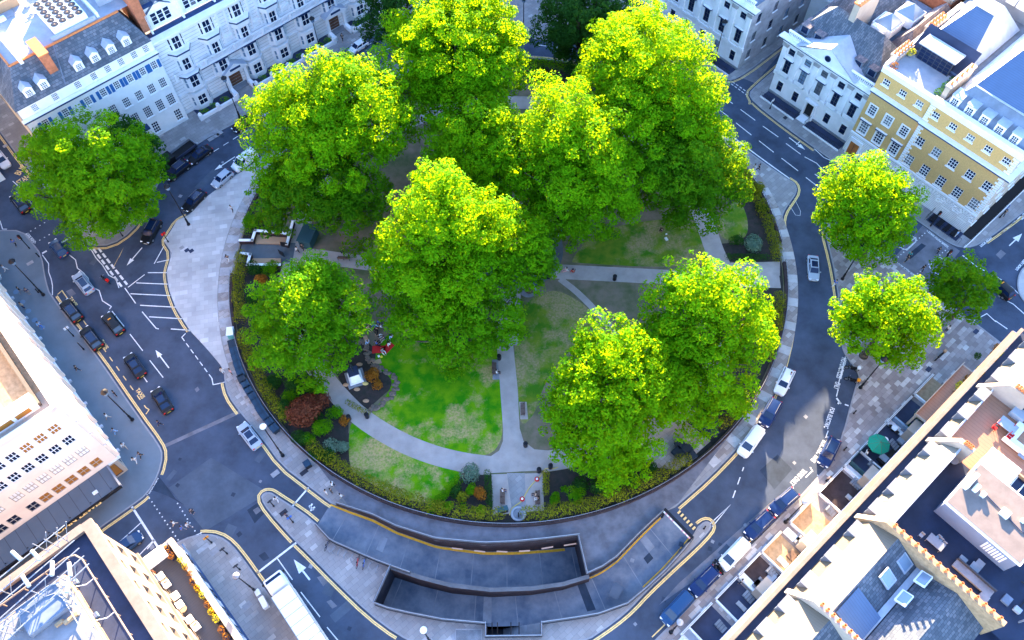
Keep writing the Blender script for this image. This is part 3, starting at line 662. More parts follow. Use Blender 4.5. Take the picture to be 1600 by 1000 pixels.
# ================================================================== GARDEN GROUND
park = MB(); park.prism(circ(CR-.1), .1, .20, 'dirt', side='brown_wall'); o_park = park.build('garden_ground'); o_park['kind'] = 'structure'
def area(name, pts, z, mat, zz=0., par=None):
    mb = MB(); mb.prism(pts, .1, z, mat); o = mb.build(name, par)
    if par is None: o['kind'] = 'structure'
    return o
area('lawn', smoothline(PXL([(590,535),(640,500),(770,500),(776,535),(781,600),(786,660),(784,690),(765,714),(720,710),(670,696),(620,677),(590,660),(578,645),(600,625),(615,600),(605,585),(585,575)]), closed=True), .215, 'lawn_green')
area('lawn', smoothline(PXL([(546,658),(560,668),(620,704),(670,724),(720,738),(722,745),(690,790),(650,785),(600,770),(565,745),(545,735)]), closed=True), .215, 'lawn_green')
area('lawn', smoothline(PXL([(802,545),(812,480),(860,450),(905,470),(935,500),(880,560),(850,600),(835,650),(812,670),(809,610)]), closed=True), .215, 'lawn_dry')
area('lawn', smoothline(PXL([(890,410),(930,360),(1050,340),(1100,350),(1110,410),(1040,420),(900,412)]), closed=True), .215, 'lawn_dry')
area('lawn', smoothline(PXL([(890,440),(1010,447),(1000,470),(945,497)]), closed=True), .215, 'dirt')
area('lawn', smoothline(PXL([(1120,345),(1150,310),(1165,330),(1170,365),(1155,378),(1125,375)]), closed=True), .215, 'lawn_dry')
area('lawn', smoothline(PXL([(818,685),(850,665),(875,690),(872,704),(840,709),(825,700)]), closed=True), .215, 'dirt')
# flower beds of dark soil round the rim
bd = MB(); a0 = circ(CR-.3); a1 = circ(CR-5.5)
for i in range(96):
    j = (i+1) % 96; bd.face([(a1[i].x, a1[i].y, .209), (a0[i].x, a0[i].y, .209), (a0[j].x, a0[j].y, .209), (a1[j].x, a1[j].y, .209)], 'soil')
for poly in ([(430,600),(500,560),(545,640),(545,735),(520,745),(455,690)], [(690,790),(722,745),(767,742),(768,800),(700,812)], [(848,740),(905,730),(1000,700),(1010,740),(930,790),(850,800)], [(512,560),(560,520),(600,560),(620,600),(575,640),(545,620)], [(1125,382),(1150,380),(1215,395),(1215,412),(1132,410)], [(390,430),(440,420),(440,560),(400,520)]):
    bd.prism(PXL(poly), .1, .213, 'soil')
bd.build('soil_bed').update_tag(); bpy.data.objects['soil_bed']['kind'] = 'structure'
pm = MB(); zp = .226
def pth(pts, w, mat='path', z=zp, it=2): strip(pm, smoothline(PXL(pts), it=it), w, z, mat)
pm.prism(PXL([(776,500),(802,500),(802,541),(809,610),(812,670),(818,690),(835,703),(872,706),(872,731),(840,736),(770,740),(720,736),(720,711),(765,715),(780,705),(786,690),(786,670),(781,600),(776,535)]), .1, zp, 'path')
pth([(462,395),(448,440),(452,500),(475,550),(500,583),(530,620),(565,655),(620,689),(670,710),(720,723),(767,729)], 2.7, z=zp+.004)
pth([(845,723),(900,714),(960,700),(1020,672),(1075,637),(1125,570),(1148,500),(1140,440),(1118,400),(1105,360),(1085,310),(1040,250),(960,190),(880,165),(790,160),(700,170),(600,205),(520,265),(485,325),(468,360),(462,395)], 2.9, z=zp+.008)
pth([(860,425),(940,429),(1037,434),(1120,437),(1218,440)], 2.6, z=zp+.012, it=0); pth([(376,396),(460,396)], 3.6, 'path_dark', z=zp+.016, it=0)
pth([(455,396),(520,405),(590,415),(700,425),(800,430)], 2.5, z=zp+.012); pth([(875,437),(905,460),(945,502),(990,550)], 1.0, z=zp+.002); pth([(805,180),(805,300),(802,430),(795,540)], 2.6, z=zp+.014)
pm.prism([(CX+1.2+7.2*math.cos(a*PI/24), CY+1.0+7.2*math.sin(a*PI/24)) for a in range(48)], .1, zp+.02, 'path_dark')
pm.prism(PXL([(768,742),(848,740),(850,798),(770,806)]), .1, zp+.001, 'path'); pm.prism(PXL([(792,740),(820,740),(822,797),(800,800)]), .1, zp+.006, 'paving_grey')
pm.prism(PXL([(1132,412),(1218,410),(1218,432),(1135,430)]), .1, zp+.003, 'path'); pm.prism(PXL([(1005,690),(1060,650),(1110,690),(1060,735),(1010,730)]), .1, zp+.003, 'paving_warm')
pm.prism(PXL([(769,563),(782,563),(783,594),(770,594)]), .1, zp-.002, 'roof_grey'); pm.prism(PXL([(811,629),(823,629),(825,656),(813,656)]), .1, zp-.002, 'path')
pm.build('garden_path').update_tag(); bpy.data.objects['garden_path']['kind'] = 'structure'
# low wall with railings round the rim
fw = thing('garden_wall', 'low brown wall and thin railings encircling the round garden', 'wall', (CX, CY, 0))
w_ = MB()
def arcwall(mb, r, a0, a1, z0, z1, th, mat, n=80):
    P = [Vector((r*math.cos(math.radians(a0+(a1-a0)*k/n)), r*math.sin(math.radians(a0+(a1-a0)*k/n)))) for k in range(n+1)]
    Q = [p*((r-th)/r) for p in P]
    for k in range(n):
        a, b, c, d = P[k], P[k+1], Q[k+1], Q[k]
        mb.face([(a.x, a.y, z0), (b.x, b.y, z0), (b.x, b.y, z1), (a.x, a.y, z1)], mat); mb.face([(c.x, c.y, z0), (d.x, d.y, z0), (d.x, d.y, z1), (c.x, c.y, z1)], mat)
        mb.face([(a.x, a.y, z1), (b.x, b.y, z1), (c.x, c.y, z1), (d.x, d.y, z1)], mat)
for a0, a1 in ((-176, -138), (-138, -38), (-38, -3), (2, 170)): arcwall(w_, CR+.25, a0, a1, .1, .75, .4, 'brown_wall')
w_.build('plinth', fw); r_ = MB()
for a0, a1 in ((-176, -3), (2, 170)):
    n = int((a1-a0)*1.2); pts = [Vector(((CR+.1)*math.cos(math.radians(a0+(a1-a0)*k/n)), (CR+.1)*math.sin(math.radians(a0+(a1-a0)*k/n)), 1.5)) for k in range(n+1)]
    r_.path(pts, .035, 'steel', 5)
    for p in pts: r_.tube((p.x, p.y, .7), (p.x, p.y, 1.5), .025, .025, 'black_metal', 4)
r_.build('railing', fw)
# ================================================================== TREES AND PLANTS
def leaf_cloud(blobs, n_per_m2=7., size=.42, seed=0, clump=True, zmin=-.75, sun=None):
    """blobs: (centre, (rx,ry,rz)). Leaf-sized folded quads on many small clumps over each lobe, plus inner leaves."""
    rg = np.random.default_rng(seed); V = []
    for c, r in blobs:
        c = np.array(c, float); r = np.array(r, float); R = float(np.mean(r))
        if clump:
            nc = max(6, int(R*R*1.55)); i = np.arange(nc)+.5
            ph = np.arccos(1-2*i/nc); th = PI*(1+5**.5)*i+rg.uniform(0, 6)
            d = np.stack([np.cos(th)*np.sin(ph), np.sin(th)*np.sin(ph), np.cos(ph)], 1); d += rg.normal(0, .16, d.shape); d /= np.linalg.norm(d, axis=1)[:, None]
            d = d[d[:, 2] > zmin]; k = rg.uniform(.66, 1.14, len(d)); cr = rg.uniform(.5, 1.3, len(d))*min(1.5, .29*R+.25)
            cc = c+d*r*k[:, None]
            for q, dd, s in zip(cc, d, cr):
                n = int(n_per_m2*s*s*9)+6
                p = rg.normal(0, 1, (n, 3)); p /= np.linalg.norm(p, axis=1)[:, None]
                p = p*(rg.uniform(.35, 1, n)**.5)[:, None]*np.array([s, s, s*.72])
                nn = p/s+dd*.45+np.array([0, 0, .35])+rg.normal(0, .45, p.shape)
                V.append((q+p, nn))
            # inner fill
            n = int(R*R*n_per_m2*2.6); p = rg.normal(0, 1, (n, 3)); p /= np.linalg.norm(p, axis=1)[:, None]
            V.append((c+p*r*(rg.uniform(.3, .8, n))[:, None], p+rg.normal(0, .6, p.shape)))
        else:
            n = int((r[0]*r[1]+r[0]*r[2]+r[1]*r[2])/3*12*n_per_m2)+8; p = rg.normal(0, 1, (n, 3)); p /= np.linalg.norm(p, axis=1)[:, None]
            p[:, 2] = np.abs(p[:, 2])*np.where(rg.random(n) < .8, 1, -1)
            V.append((c+p*r*rg.uniform(.8, 1.08, n)[:, None], p+rg.normal(0, .4, p.shape)))
    P = np.concatenate([a for a, _ in V]); Nn = np.concatenate([b for _, b in V]); Nn /= np.linalg.norm(Nn, axis=1)[:, None]+1e-9
    keep = P[:, 2] > .15; P = P[keep]; Nn = Nn[keep]; n = len(P)
    a = np.cross(Nn, rg.normal(0, 1, (n, 3))); a /= np.linalg.norm(a, axis=1)[:, None]+1e-9; b = np.cross(Nn, a)
    s = size*rg.uniform(.55, 1.25, n)[:, None]*.5
    v = np.empty((n, 5, 3)); v[:, 0] = P-a*s; v[:, 1] = P-b*s*.75+a*s*.15; v[:, 2] = P+a*s*1.05-Nn*s*.25; v[:, 3] = P+b*s*.75+a*s*.15; v[:, 4] = P+Nn*s*.22
    v = v.reshape(-1, 3); k = np.arange(n)*5
    f = np.stack([k, k+1, k+4, k+1, k+2, k+4, k+2, k+3, k+4, k+3, k, k+4], 1).reshape(-1)
    return v, f
def leaf_obj(name, v, f, mat, parent=None, org=(0, 0, 0)):
    me = bpy.data.meshes.new(name); nv = len(v); nf = len(f)//3
    me.vertices.add(nv); me.vertices.foreach_set('co', (v-np.array(org)).astype(np.float32).reshape(-1))
    me.loops.add(len(f)); me.loops.foreach_set('vertex_index', f.astype(np.int32)); me.polygons.add(nf)
    me.polygons.foreach_set('loop_start', np.arange(0, len(f), 3, dtype=np.int32)); me.update(calc_edges=True)
    me.materials.append(MATS[mat]); o = bpy.data.objects.new(name, me); col.objects.link(o)
    if parent: o.parent = parent
    return o
def limb(mb, a, b, r0, r1, bend=.6, n=4, rg=random):
    a, b = Vector(a), Vector(b); pts = [a]
    for k in range(1, n): pts.append(a.lerp(b, k/n)+Vector((rg.uniform(-bend, bend), rg.uniform(-bend, bend), rg.uniform(0, bend)))*.5)
    pts.append(b)
    for k in range(n): mb.tube(pts[k], pts[k+1], r0+(r1-r0)*k/n, r0+(r1-r0)*(k+1)/n, 'bark', 7)
def tree(base, lobes, label, mat='leaf_plane', size=.36, dens=9.5, seed=1, group=None, tr=.5, name='plane_tree', cat='tree', extra=5):
    """lobes: (px,py,z,radius_px[,zscale]) in photo pixels -> real lobes at their own heights"""
    bl = []
    rg = random.Random(seed)
    for l in lobes:
        c = G(l[0], l[1], l[2]); r = 1.04*l[3]/ppm(c); zs = l[4] if len(l) > 4 else .95
        bl.append((c, (r, r, r*zs)))
        for k in range(extra):   # satellite lobes break the outline
            a = rg.uniform(0, 2*PI); e = rg.uniform(-.5, .9); rr = r*rg.uniform(.30, .48)
            q = c+Vector((math.cos(a)*math.cos(e)*r*.82, math.sin(a)*math.cos(e)*r*.82, math.sin(e)*r*zs*.82)); bl.append((q, (rr, rr, rr*.85)))
    if base is None: b = Vector((sum(x[0].x for x in bl)/len(bl), sum(x[0].y for x in bl)/len(bl), .15))
    else: b = base
    t = thing(name, label, cat, b, 0, group)
    v, f = leaf_cloud([(tuple(c), r) for c, r in bl], dens, size, seed)
    leaf_obj('crown', v, f, mat, t, b)
    mb = MB(); top = max(x[0].z for x in bl); fork = Vector((0, 0, min(5., top*.35)))
    mb.tube((0, 0, -.1), (0, 0, .8), tr*1.35, tr, 'bark', 10); limb(mb, (0, 0, .8), fork, tr, tr*.8, .3, 3, rg)
    for c, r in bl:
        if r[0] > 1.2: limb(mb, fork, Vector(c)-b, tr*.45, .07, 1.2, 4, rg)
    mb.build('trunk', t, smooth=True)
    return t
GP = 'plane trees filling the round garden'
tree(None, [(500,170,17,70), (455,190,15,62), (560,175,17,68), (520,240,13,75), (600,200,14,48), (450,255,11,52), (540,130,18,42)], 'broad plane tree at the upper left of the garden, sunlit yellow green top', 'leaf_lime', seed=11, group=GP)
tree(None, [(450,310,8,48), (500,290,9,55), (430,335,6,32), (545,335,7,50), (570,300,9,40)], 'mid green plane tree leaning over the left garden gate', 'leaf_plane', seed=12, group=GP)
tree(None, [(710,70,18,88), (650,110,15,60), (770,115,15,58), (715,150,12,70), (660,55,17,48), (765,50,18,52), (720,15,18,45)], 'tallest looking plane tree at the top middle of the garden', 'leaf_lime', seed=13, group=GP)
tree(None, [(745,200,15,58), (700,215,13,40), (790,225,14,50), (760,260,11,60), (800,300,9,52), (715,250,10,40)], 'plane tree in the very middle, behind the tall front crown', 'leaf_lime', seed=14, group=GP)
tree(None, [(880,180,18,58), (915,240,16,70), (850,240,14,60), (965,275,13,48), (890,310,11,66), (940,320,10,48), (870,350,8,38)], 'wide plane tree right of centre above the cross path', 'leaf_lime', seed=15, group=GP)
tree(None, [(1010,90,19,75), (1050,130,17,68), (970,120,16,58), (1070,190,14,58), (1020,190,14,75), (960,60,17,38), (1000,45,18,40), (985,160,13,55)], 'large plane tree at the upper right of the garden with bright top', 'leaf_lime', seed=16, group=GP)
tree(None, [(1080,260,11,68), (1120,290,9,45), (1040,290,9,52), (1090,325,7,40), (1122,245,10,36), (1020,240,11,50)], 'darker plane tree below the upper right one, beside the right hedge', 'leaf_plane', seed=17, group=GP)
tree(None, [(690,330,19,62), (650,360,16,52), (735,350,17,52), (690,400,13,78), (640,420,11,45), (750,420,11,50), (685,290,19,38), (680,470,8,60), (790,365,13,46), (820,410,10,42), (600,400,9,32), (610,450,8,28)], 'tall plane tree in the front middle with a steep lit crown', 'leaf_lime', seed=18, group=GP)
tree(None, [(765,490,8,48), (720,530,6,45), (790,510,6,32), (650,500,7,42), (710,560,3.8,28)], 'low leafy tree at the top of the lower straight path', 'leaf_bright', seed=19, group=GP, name='leafy_tree')
tree(None, [(820,400,10,42), (800,380,11,36), (830,420,8,26), (600,400,9,30), (610,440,8,24)][:3], 'small plane tree beside the central round paving', 'leaf_plane', seed=20, group=GP)
tree(None, [(480,460,12,52), (435,480,10,42), (530,480,10,48), (470,530,8,60), (515,540,7,38), (430,540,7,42), (490,430,12,36), (543,502,7,26), (490,590,4,24)], 'rounded green tree at the left edge of the garden beside the statue', 'leaf_bright', seed=21, group=GP, name='leafy_tree')
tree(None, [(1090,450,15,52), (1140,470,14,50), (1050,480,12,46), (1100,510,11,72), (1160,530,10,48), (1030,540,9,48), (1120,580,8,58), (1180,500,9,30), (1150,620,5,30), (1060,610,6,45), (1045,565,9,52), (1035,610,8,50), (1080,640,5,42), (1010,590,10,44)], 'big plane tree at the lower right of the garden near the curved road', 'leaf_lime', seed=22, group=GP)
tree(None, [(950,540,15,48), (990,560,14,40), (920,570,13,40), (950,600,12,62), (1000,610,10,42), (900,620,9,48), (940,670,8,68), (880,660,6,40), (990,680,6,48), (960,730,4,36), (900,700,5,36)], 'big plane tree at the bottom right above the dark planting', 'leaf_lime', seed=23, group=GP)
tree(None, [(905,20,13,52), (870,40,10,36), (950,35,11,36), (915,65,7,45), (930,0,13,45)], 'dark green street tree on the far pavement at the top middle', 'leaf_dark', seed=24)
tree(None, [(620,15,12,34), (600,40,9,30), (640,45,9,30), (600,-5,12,30)], 'dark green tree at the top edge beside the pale mansion block', 'leaf_dark', seed=25)
tree(G(165,352,.12), [(150,240,13,60), (95,240,12,42), (100,290,10,50), (160,290,10,70), (215,275,9,40), (140,340,7,45), (195,325,6,38), (75,240,11,34), (215,230,10,30)], 'street tree on the rounded corner pavement at the left, wide dense crown', 'leaf_bright', seed=26)
tree(G(200,262,.12), [(200,215,10,26), (225,235,9,26), (235,262,8,26), (185,200,10,22)], 'dark young tree tucked behind the left corner tree, against the white house', 'leaf_dark', seed=27, tr=.3)
tree(G(1345,402,.12), [(1355,290,13,48), (1320,300,11,38), (1395,315,11,38), (1350,340,9,62), (1310,340,8,32), (1385,365,7,38), (1330,365,6,32)], 'street tree on the right pavement, nearest the tan brick building', 'leaf_lime', seed=28, group='street trees on the right pavement')
tree(G(1349,556,.12), [(1370,470,12,42), (1420,480,11,42), (1330,490,10,34), (1385,515,9,58), (1330,520,8,30), (1430,520,8,36), (1400,550,6,30)], 'brightest street tree on the right pavement above the parked motorcycles', 'leaf_lime', seed=29, group='street trees on the right pavement')
tree(G(1487,497,.12), [(1500,440,8,40), (1470,445,7,24), (1535,445,7,24), (1500,470,6,36), (1520,425,7,22)], 'smallest darker street tree at the far right beside the black taxi', 'leaf_plane', seed=30, group='street trees on the right pavement', size=.36, tr=.25)
def shrub(px, py, r, h, label, mat='leaf_bright', name='shrub', sd=None, size=.22, dens=22, cat='shrub', group=None, sx=1., rz=0.):
    b = G(px, py, .2); sd = sd if sd is not None else int(px*7+py); rg = random.Random(sd); bl = []
    for k in range(5 if r > .7 else 3):
        a = rg.uniform(0, 6.28); d = rg.uniform(.1, .5)*r; x = math.cos(a)*d*sx; y = math.sin(a)*d
        bl.append(((x*math.cos(rz)-y*math.sin(rz), x*math.sin(rz)+y*math.cos(rz), h*rg.uniform(.4, .62)), (r*.62, r*.62, h*.5)))
    v, f = leaf_cloud(bl, dens, size, sd, clump=False); t = thing(name, label, cat, b, 0, group); v[:, 2] = np.maximum(v[:, 2], .02)
    leaf_obj('foliage', v, f, mat, t); mb = MB(); 
    mb.tube((0, 0, -.05), (0, 0, h*.6), .05, .02, 'bark', 6)
    mb.build('stem', t); return t
# clipped hedge round the rim, in segments that one can tell apart
def hedge(a0, a1, label, r=CR-1.15, w=.95, h=1.9, mat='leaf_hedge', bumpy=.2, sd=0):
    rg = random.Random(sd+int(a0*10)); bl = []; L_ = abs(math.radians(a1-a0))*r; n = max(2, int(L_/.8)); c = math.radians((a0+a1)/2)
    b = Vector((CX+r*math.cos(c), CY+r*math.sin(c), .2))
    for k in range(n+1):
        a = math.radians(a0+(a1-a0)*k/n); q = Vector((CX+(r+rg.uniform(-bumpy, bumpy))*math.cos(a), CY+(r+rg.uniform(-bumpy, bumpy))*math.sin(a), .2)); s = rg.uniform(.85, 1.15)
        bl.append(((q.x-b.x, q.y-b.y, h*.45), (w*s, w*s, h*.55*s)))
    v, f = leaf_cloud(bl, 16, .2, sd+7, clump=False); v[:, 2] = np.clip(v[:, 2], .02, h*1.12)
    t = thing('hedge', label, 'hedge', b, 0, 'yellowish hedges round the garden rim'); leaf_obj('foliage', v, f, mat, t)
def ang(px, py): g = G(px, py); return math.degrees(math.atan2(g.y-CY, g.x-CX))
for i, (p, q, lb) in enumerate([((374,405),(372,505),'long clipped hedge strip just below the left garden gate'), ((378,530),(440,665),'straggling hedge beside the row of black bins'), ((480,712),(528,745),'hedge segment nearest the tip of the sunken ramp rail'), ((535,745),(590,775),'hedge segment above the ramp mouth on the left'), ((596,778),(612,785),'small round hedge bush between two longer hedge runs'), ((618,785),(675,803),'hedge run below the sunlit lower lawn'), ((683,808),(690,810),'single round hedge bush right of the lower lawn'), ((708,812),(740,820),'hedge bushes below the orange shrub'), ((748,818),(780,822),'hedge bushes next to the litter bin at the bottom gate'), ((824,824),(985,790),'longest clipped hedge curving below the bottom right tree'), ((1000,775),(1075,730),'hedge below the covered cafe furniture'), ((1128,668),(1150,640),'hedge beside the covered cafe tables'), ((1195,560),(1212,470),'hedge below the right garden gate'), ((1213,408),(1205,370),'short hedge just above the right garden gate'), ((1203,360),(1192,330),'hedge tuft second above the right garden gate'), ((1188,325),(1160,265),'hedge with dips beside the upper right tree'), ((820,108),(900,118),'dark hedge strip at the top of the garden'), ((385,365),(395,345),'round hedge bush above the left garden gate')]):
    a, b = ang(*p), ang(*q)
    if b-a > 180: b -= 360
    if a-b > 180: a -= 360
    hedge(a, b, lb, sd=i, mat='leaf_hedge' if i not in (16, 17) else 'leaf_bright')
shrub(475,655,3.0,2.6,'dark red leaved shrub inside the lower left hedge','leaf_red',size=.3)
shrub(500,630,1.8,2.0,'purple grey shrub behind the red one','leaf_red',sd=5)
shrub(525,648,1.2,1.5,'bright green bush beside the curved path'); shrub(540,660,.8,1.0,'small brown orange bush at the path edge','leaf_orange')
shrub(505,675,1.6,2.0,'rounded green bush right of the red shrub'); shrub(520,700,1.3,1.4,'pale green bush at the lawn corner','leaf_grey'); shrub(538,700,1.1,1.3,'silvery bush beside the lower lawn','leaf_grey',sd=9); shrub(498,712,1.2,1.4,'dark green bush by the lower hedge','leaf_dark')
shrub(460,605,1.6,1.8,'dark bush under the left garden tree','leaf_dark'); shrub(490,610,1.0,1.2,'small round bush beside the palm','leaf_bright'); shrub(450,640,1.5,1.8,'dark green bush behind the long hedge','leaf_dark')
# spiky palm
pt_ = thing('palm', 'spiky dark palm in the left bed', 'palm', G(463,603,.2)); mb = MB(); mb.tube((0, 0, 0), (0, 0, 1.3), .14, .11, 'bark', 8); mb.build('trunk', pt_); mb = MB()
for k in range(34):
    a = k*2.4; e = .9-.045*k; d = Vector((math.cos(a)*math.cos(e), math.sin(a)*math.cos(e), math.sin(e))); n = Vector((-math.sin(a), math.cos(a), 0))*.06
    p0 = Vector((0, 0, 1.3)); p1 = p0+d*.9; p2 = p0+d*1.5+Vector((0, 0, -.35)); mb.face([p0-n, p0+n, p1+n, p1-n], 'leaf_dark'); mb.face([p1-n, p1+n, p2], 'leaf_dark')
mb.build('frond', pt_)
shrub(582,590,1.25,1.6,'orange leaved shrub beside the statue bed','leaf_orange'); shrub(590,605,.8,1.2,'smaller orange shrub at the border stones','leaf_orange',sd=3)
shrub(748,775,1.1,1.8,'orange brown shrub in the bottom bed','leaf_orange',sd=4); shrub(722,780,.9,1.4,'yellow green bush left of the orange shrub','leaf_hedge'); shrub(735,745,1.6,1.3,'feathery light green plant by the path','leaf_grey',sd=8)
shrub(725,795,.7,1.0,'small bright bush near the rim hedge'); shrub(712,770,1.0,1.2,'leafy bush at the edge of the lower lawn','leaf_dark',sd=14); shrub(735,768,.9,1.5,'green bush behind the orange one','leaf_bright',sd=15)
shrub(866,785,.8,1.1,'round bright bush right of the benches','leaf_bright'); shrub(868,775,.7,1.0,'round bush by the bottom gate path','leaf_bright',sd=22); shrub(880,766,.6,.9,'smallest round bush right of the gate','leaf_bright',sd=23); shrub(900,775,1.4,1.6,'leafy bush below the bottom right tree','leaf_bright',sd=24); shrub(935,770,1.6,1.8,'dark bush between hedge and bottom right tree','leaf_dark',sd=25); shrub(985,755,1.5,1.6,'bush left of the cafe terrace','leaf_dark',sd=26)
shrub(1176,385,1.7,1.6,'variegated silvery shrub by the right gate','leaf_grey',sd=31,size=.3); shrub(1150,380,1.2,1.3,'dark teal shrub beside the variegated one','leaf_dark',sd=32); shrub(1185,300,1.2,1.6,'olive bush at the upper right rim','leaf_hedge',sd=33)
shrub(1108,640,1.2,1.2,'dark bush behind the covered cafe tables','leaf_dark',sd=34); shrub(412,440,1.1,1.6,'orange tinged bush right of the left hedge','leaf_orange',sd=35); shrub(400,425,1.3,1.6,'green bush below the gate ramp','leaf_dark',sd=36); shrub(392,352,1.3,1.8,'green bush by the upper left gate wall','leaf_bright',sd=37); shrub(412,345,1.2,1.6,'yellowish bush above the left gate','leaf_hedge',sd=38); shrub(845,120,2.0,1.3,'low dark bush under the top hedge','leaf_dark',sd=39)
def boxhedge(name, a, b, w, h, label, mat='leaf_bright'):
    A, B = G(*a, .2), G(*b, .2); c = (A+B)/2; t = thing(name, label, 'hedge', c); n = max(3, int((B-A).length/.5)); bl = []
    for k in range(n+1): q = A.lerp(B, k/n)-c; bl.append(((q.x, q.y, h*.45), (w/2, w/2, h*.5)))
    v, f = leaf_cloud(bl, 26, .17, int(a[0]), clump=False); v[:, 2] = np.clip(v[:, 2], .02, h*1.02); leaf_obj('foliage', v, f, mat, t)
boxhedge('box_hedge', (762,742), (765,792), 1.1, 1.2, 'clipped dark box hedge left of the bottom gate path', 'leaf_dark'); boxhedge('box_hedge', (853,742), (852,772), 1.0, 1.3, 'clipped box hedge right of the bottom gate path', 'leaf_hedge')
boxhedge('box_hedge', (1136,404), (1196,405), 1.1, 1.1, 'clipped dark box hedge above the right gate path', 'leaf_dark'); boxhedge('box_hedge', (716,752), (672,798), 1.4, 1.0, 'low green hedge along the right of the lower lawn', 'leaf_bright')
boxhedge('box_hedge', (545,630), (575,648), .9, .8, 'low mossy hedge between the statue bed and the curved path', 'leaf_hedge')

for i, (px, py, rr, m, l) in enumerate([(470,690,1.4,'leaf_dark','dark bush low in the left bed, above the hedge'), (485,690,1.2,'leaf_bright','green bush between red shrub and hedge'), (455,625,1.4,'leaf_bright','green bush behind the bins hedge, upper'), (430,600,1.5,'leaf_dark','dark bush under the left tree, near the bins'), (495,655,1.0,'leaf_dark','dark bush between the red shrub and the path'), (515,715,1.2,'leaf_dark','dark bush at the lower end of the left bed'), (700,795,.9,'leaf_bright','bush beside the round hedge bush'), (752,800,.8,'leaf_bright','bright bush at the foot of the box hedge'), (905,760,1.3,'leaf_dark','dark bush under the bottom right tree, left'), (955,750,1.5,'leaf_bright','leafy bush under the bottom right tree, right'), (1015,735,1.4,'leaf_dark','dark bush beside the lowest covered tables'), (425,425,1.5,'leaf_bright','bush below the left entrance wall'), (400,470,1.3,'leaf_dark','dark bush inside the long left hedge, upper'), (405,510,1.4,'leaf_bright','bush inside the long left hedge, lower'), (1190,330,1.0,'leaf_dark','dark bush beside the upper right hedge')]): shrub(px, py, rr, 1.5, l, m, sd=i+80)
# ================================================================== BUILDINGS
WC = {}
def win_mesh(w, h, nx, ny, style, glass, fr='frame_white'):
    key = (round(w, 2), round(h, 2), nx, ny, style, glass, fr)
    if key in WC: return WC[key]
    mb = MB(); t = .07; d0 = .10
    # local: x along wall, y INTO the wall, z up, origin at bottom centre of the opening
    def bar(x0, x1, z0, z1, y0=d0-.05, y1=d0+.03, mat=fr): mb.box(((x0+x1)/2, (y0+y1)/2, (z0+z1)/2), (x1-x0, y1-y0, z1-z0), mat)
    bar(-w/2, -w/2+t, 0, h); bar(w/2-t, w/2, 0, h); bar(-w/2+t, w/2-t, 0, t); bar(-w/2+t, w/2-t, h-t, h)
    for i in range(1, nx): x = -w/2+w*i/nx; bar(x-.03, x+.03, t, h-t, d0-.045, d0+.01)
    for j in range(1, ny): z = h*j/ny; k = .045 if j*2 == ny else .025; bar(-w/2+t, w/2-t, z-k, z+k, d0-.047, d0+.02)
    if 's' in style: bar(-w/2-.15, w/2+.15, -.16, -.005, -.16, .05, 'render_white')
    if 'f' in style:
        for x in (-w/2-.2, w/2+.02): bar(x, x+.18, 0, h+.003, -.06, .02, 'render_white')
        bar(-w/2-.2, w/2+.2, h+.003, h+.22, -.07, .02, 'render_white')
    if 'h' in style: bar(-w/2-.35, w/2+.35, h+.3, h+.5, -.35, .02, 'cornice_blue'); bar(-w/2-.33, w/2+.33, h+.503, h+.56, -.33, .02, 'render_white')
    if 'b' in style: bar(-w/2-.3, w/2+.3, -.3, -.17, -.5, .05, 'stone_white'); bar(-w/2-.3, w/2+.3, -.17, .55, -.5, -.42, 'stone_white')
    me1 = _tomesh(mb, 'window')
    pb = MB(); pb.face([(-w/2+.02, d0+.012, .02), (w/2-.02, d0+.012, .02), (w/2-.02, d0+.012, h-.02), (-w/2+.02, d0+.012, h-.02)], glass); me2 = _tomesh(pb, 'pane')
    me3 = None
    if 'S' in style:
        sb = MB()
        for sx in (-1, 1): 
            x = sx*(w/2+.09+w*.27); sb.box((x, -.05, h/2), (w*.5, .06, h), 'shutter_blue')
            for q in range(8): sb.box((x, -.085, h*(q+.6)/8.2), (w*.42, .02, h/16), 'shutter_blue')
        me3 = _tomesh(sb, 'shutter')
    WC[key] = (me1, me2, me3); return WC[key]
def _tomesh(mb, name):
    o = mb.build(name); me = o.data; bpy.data.objects.remove(o); return me
def place(me, name, parent, loc, ang):
    o = bpy.data.objects.new(name, me); col.objects.link(o); o.parent = parent; o.location = loc; o.rotation_euler = (0, 0, ang); return o
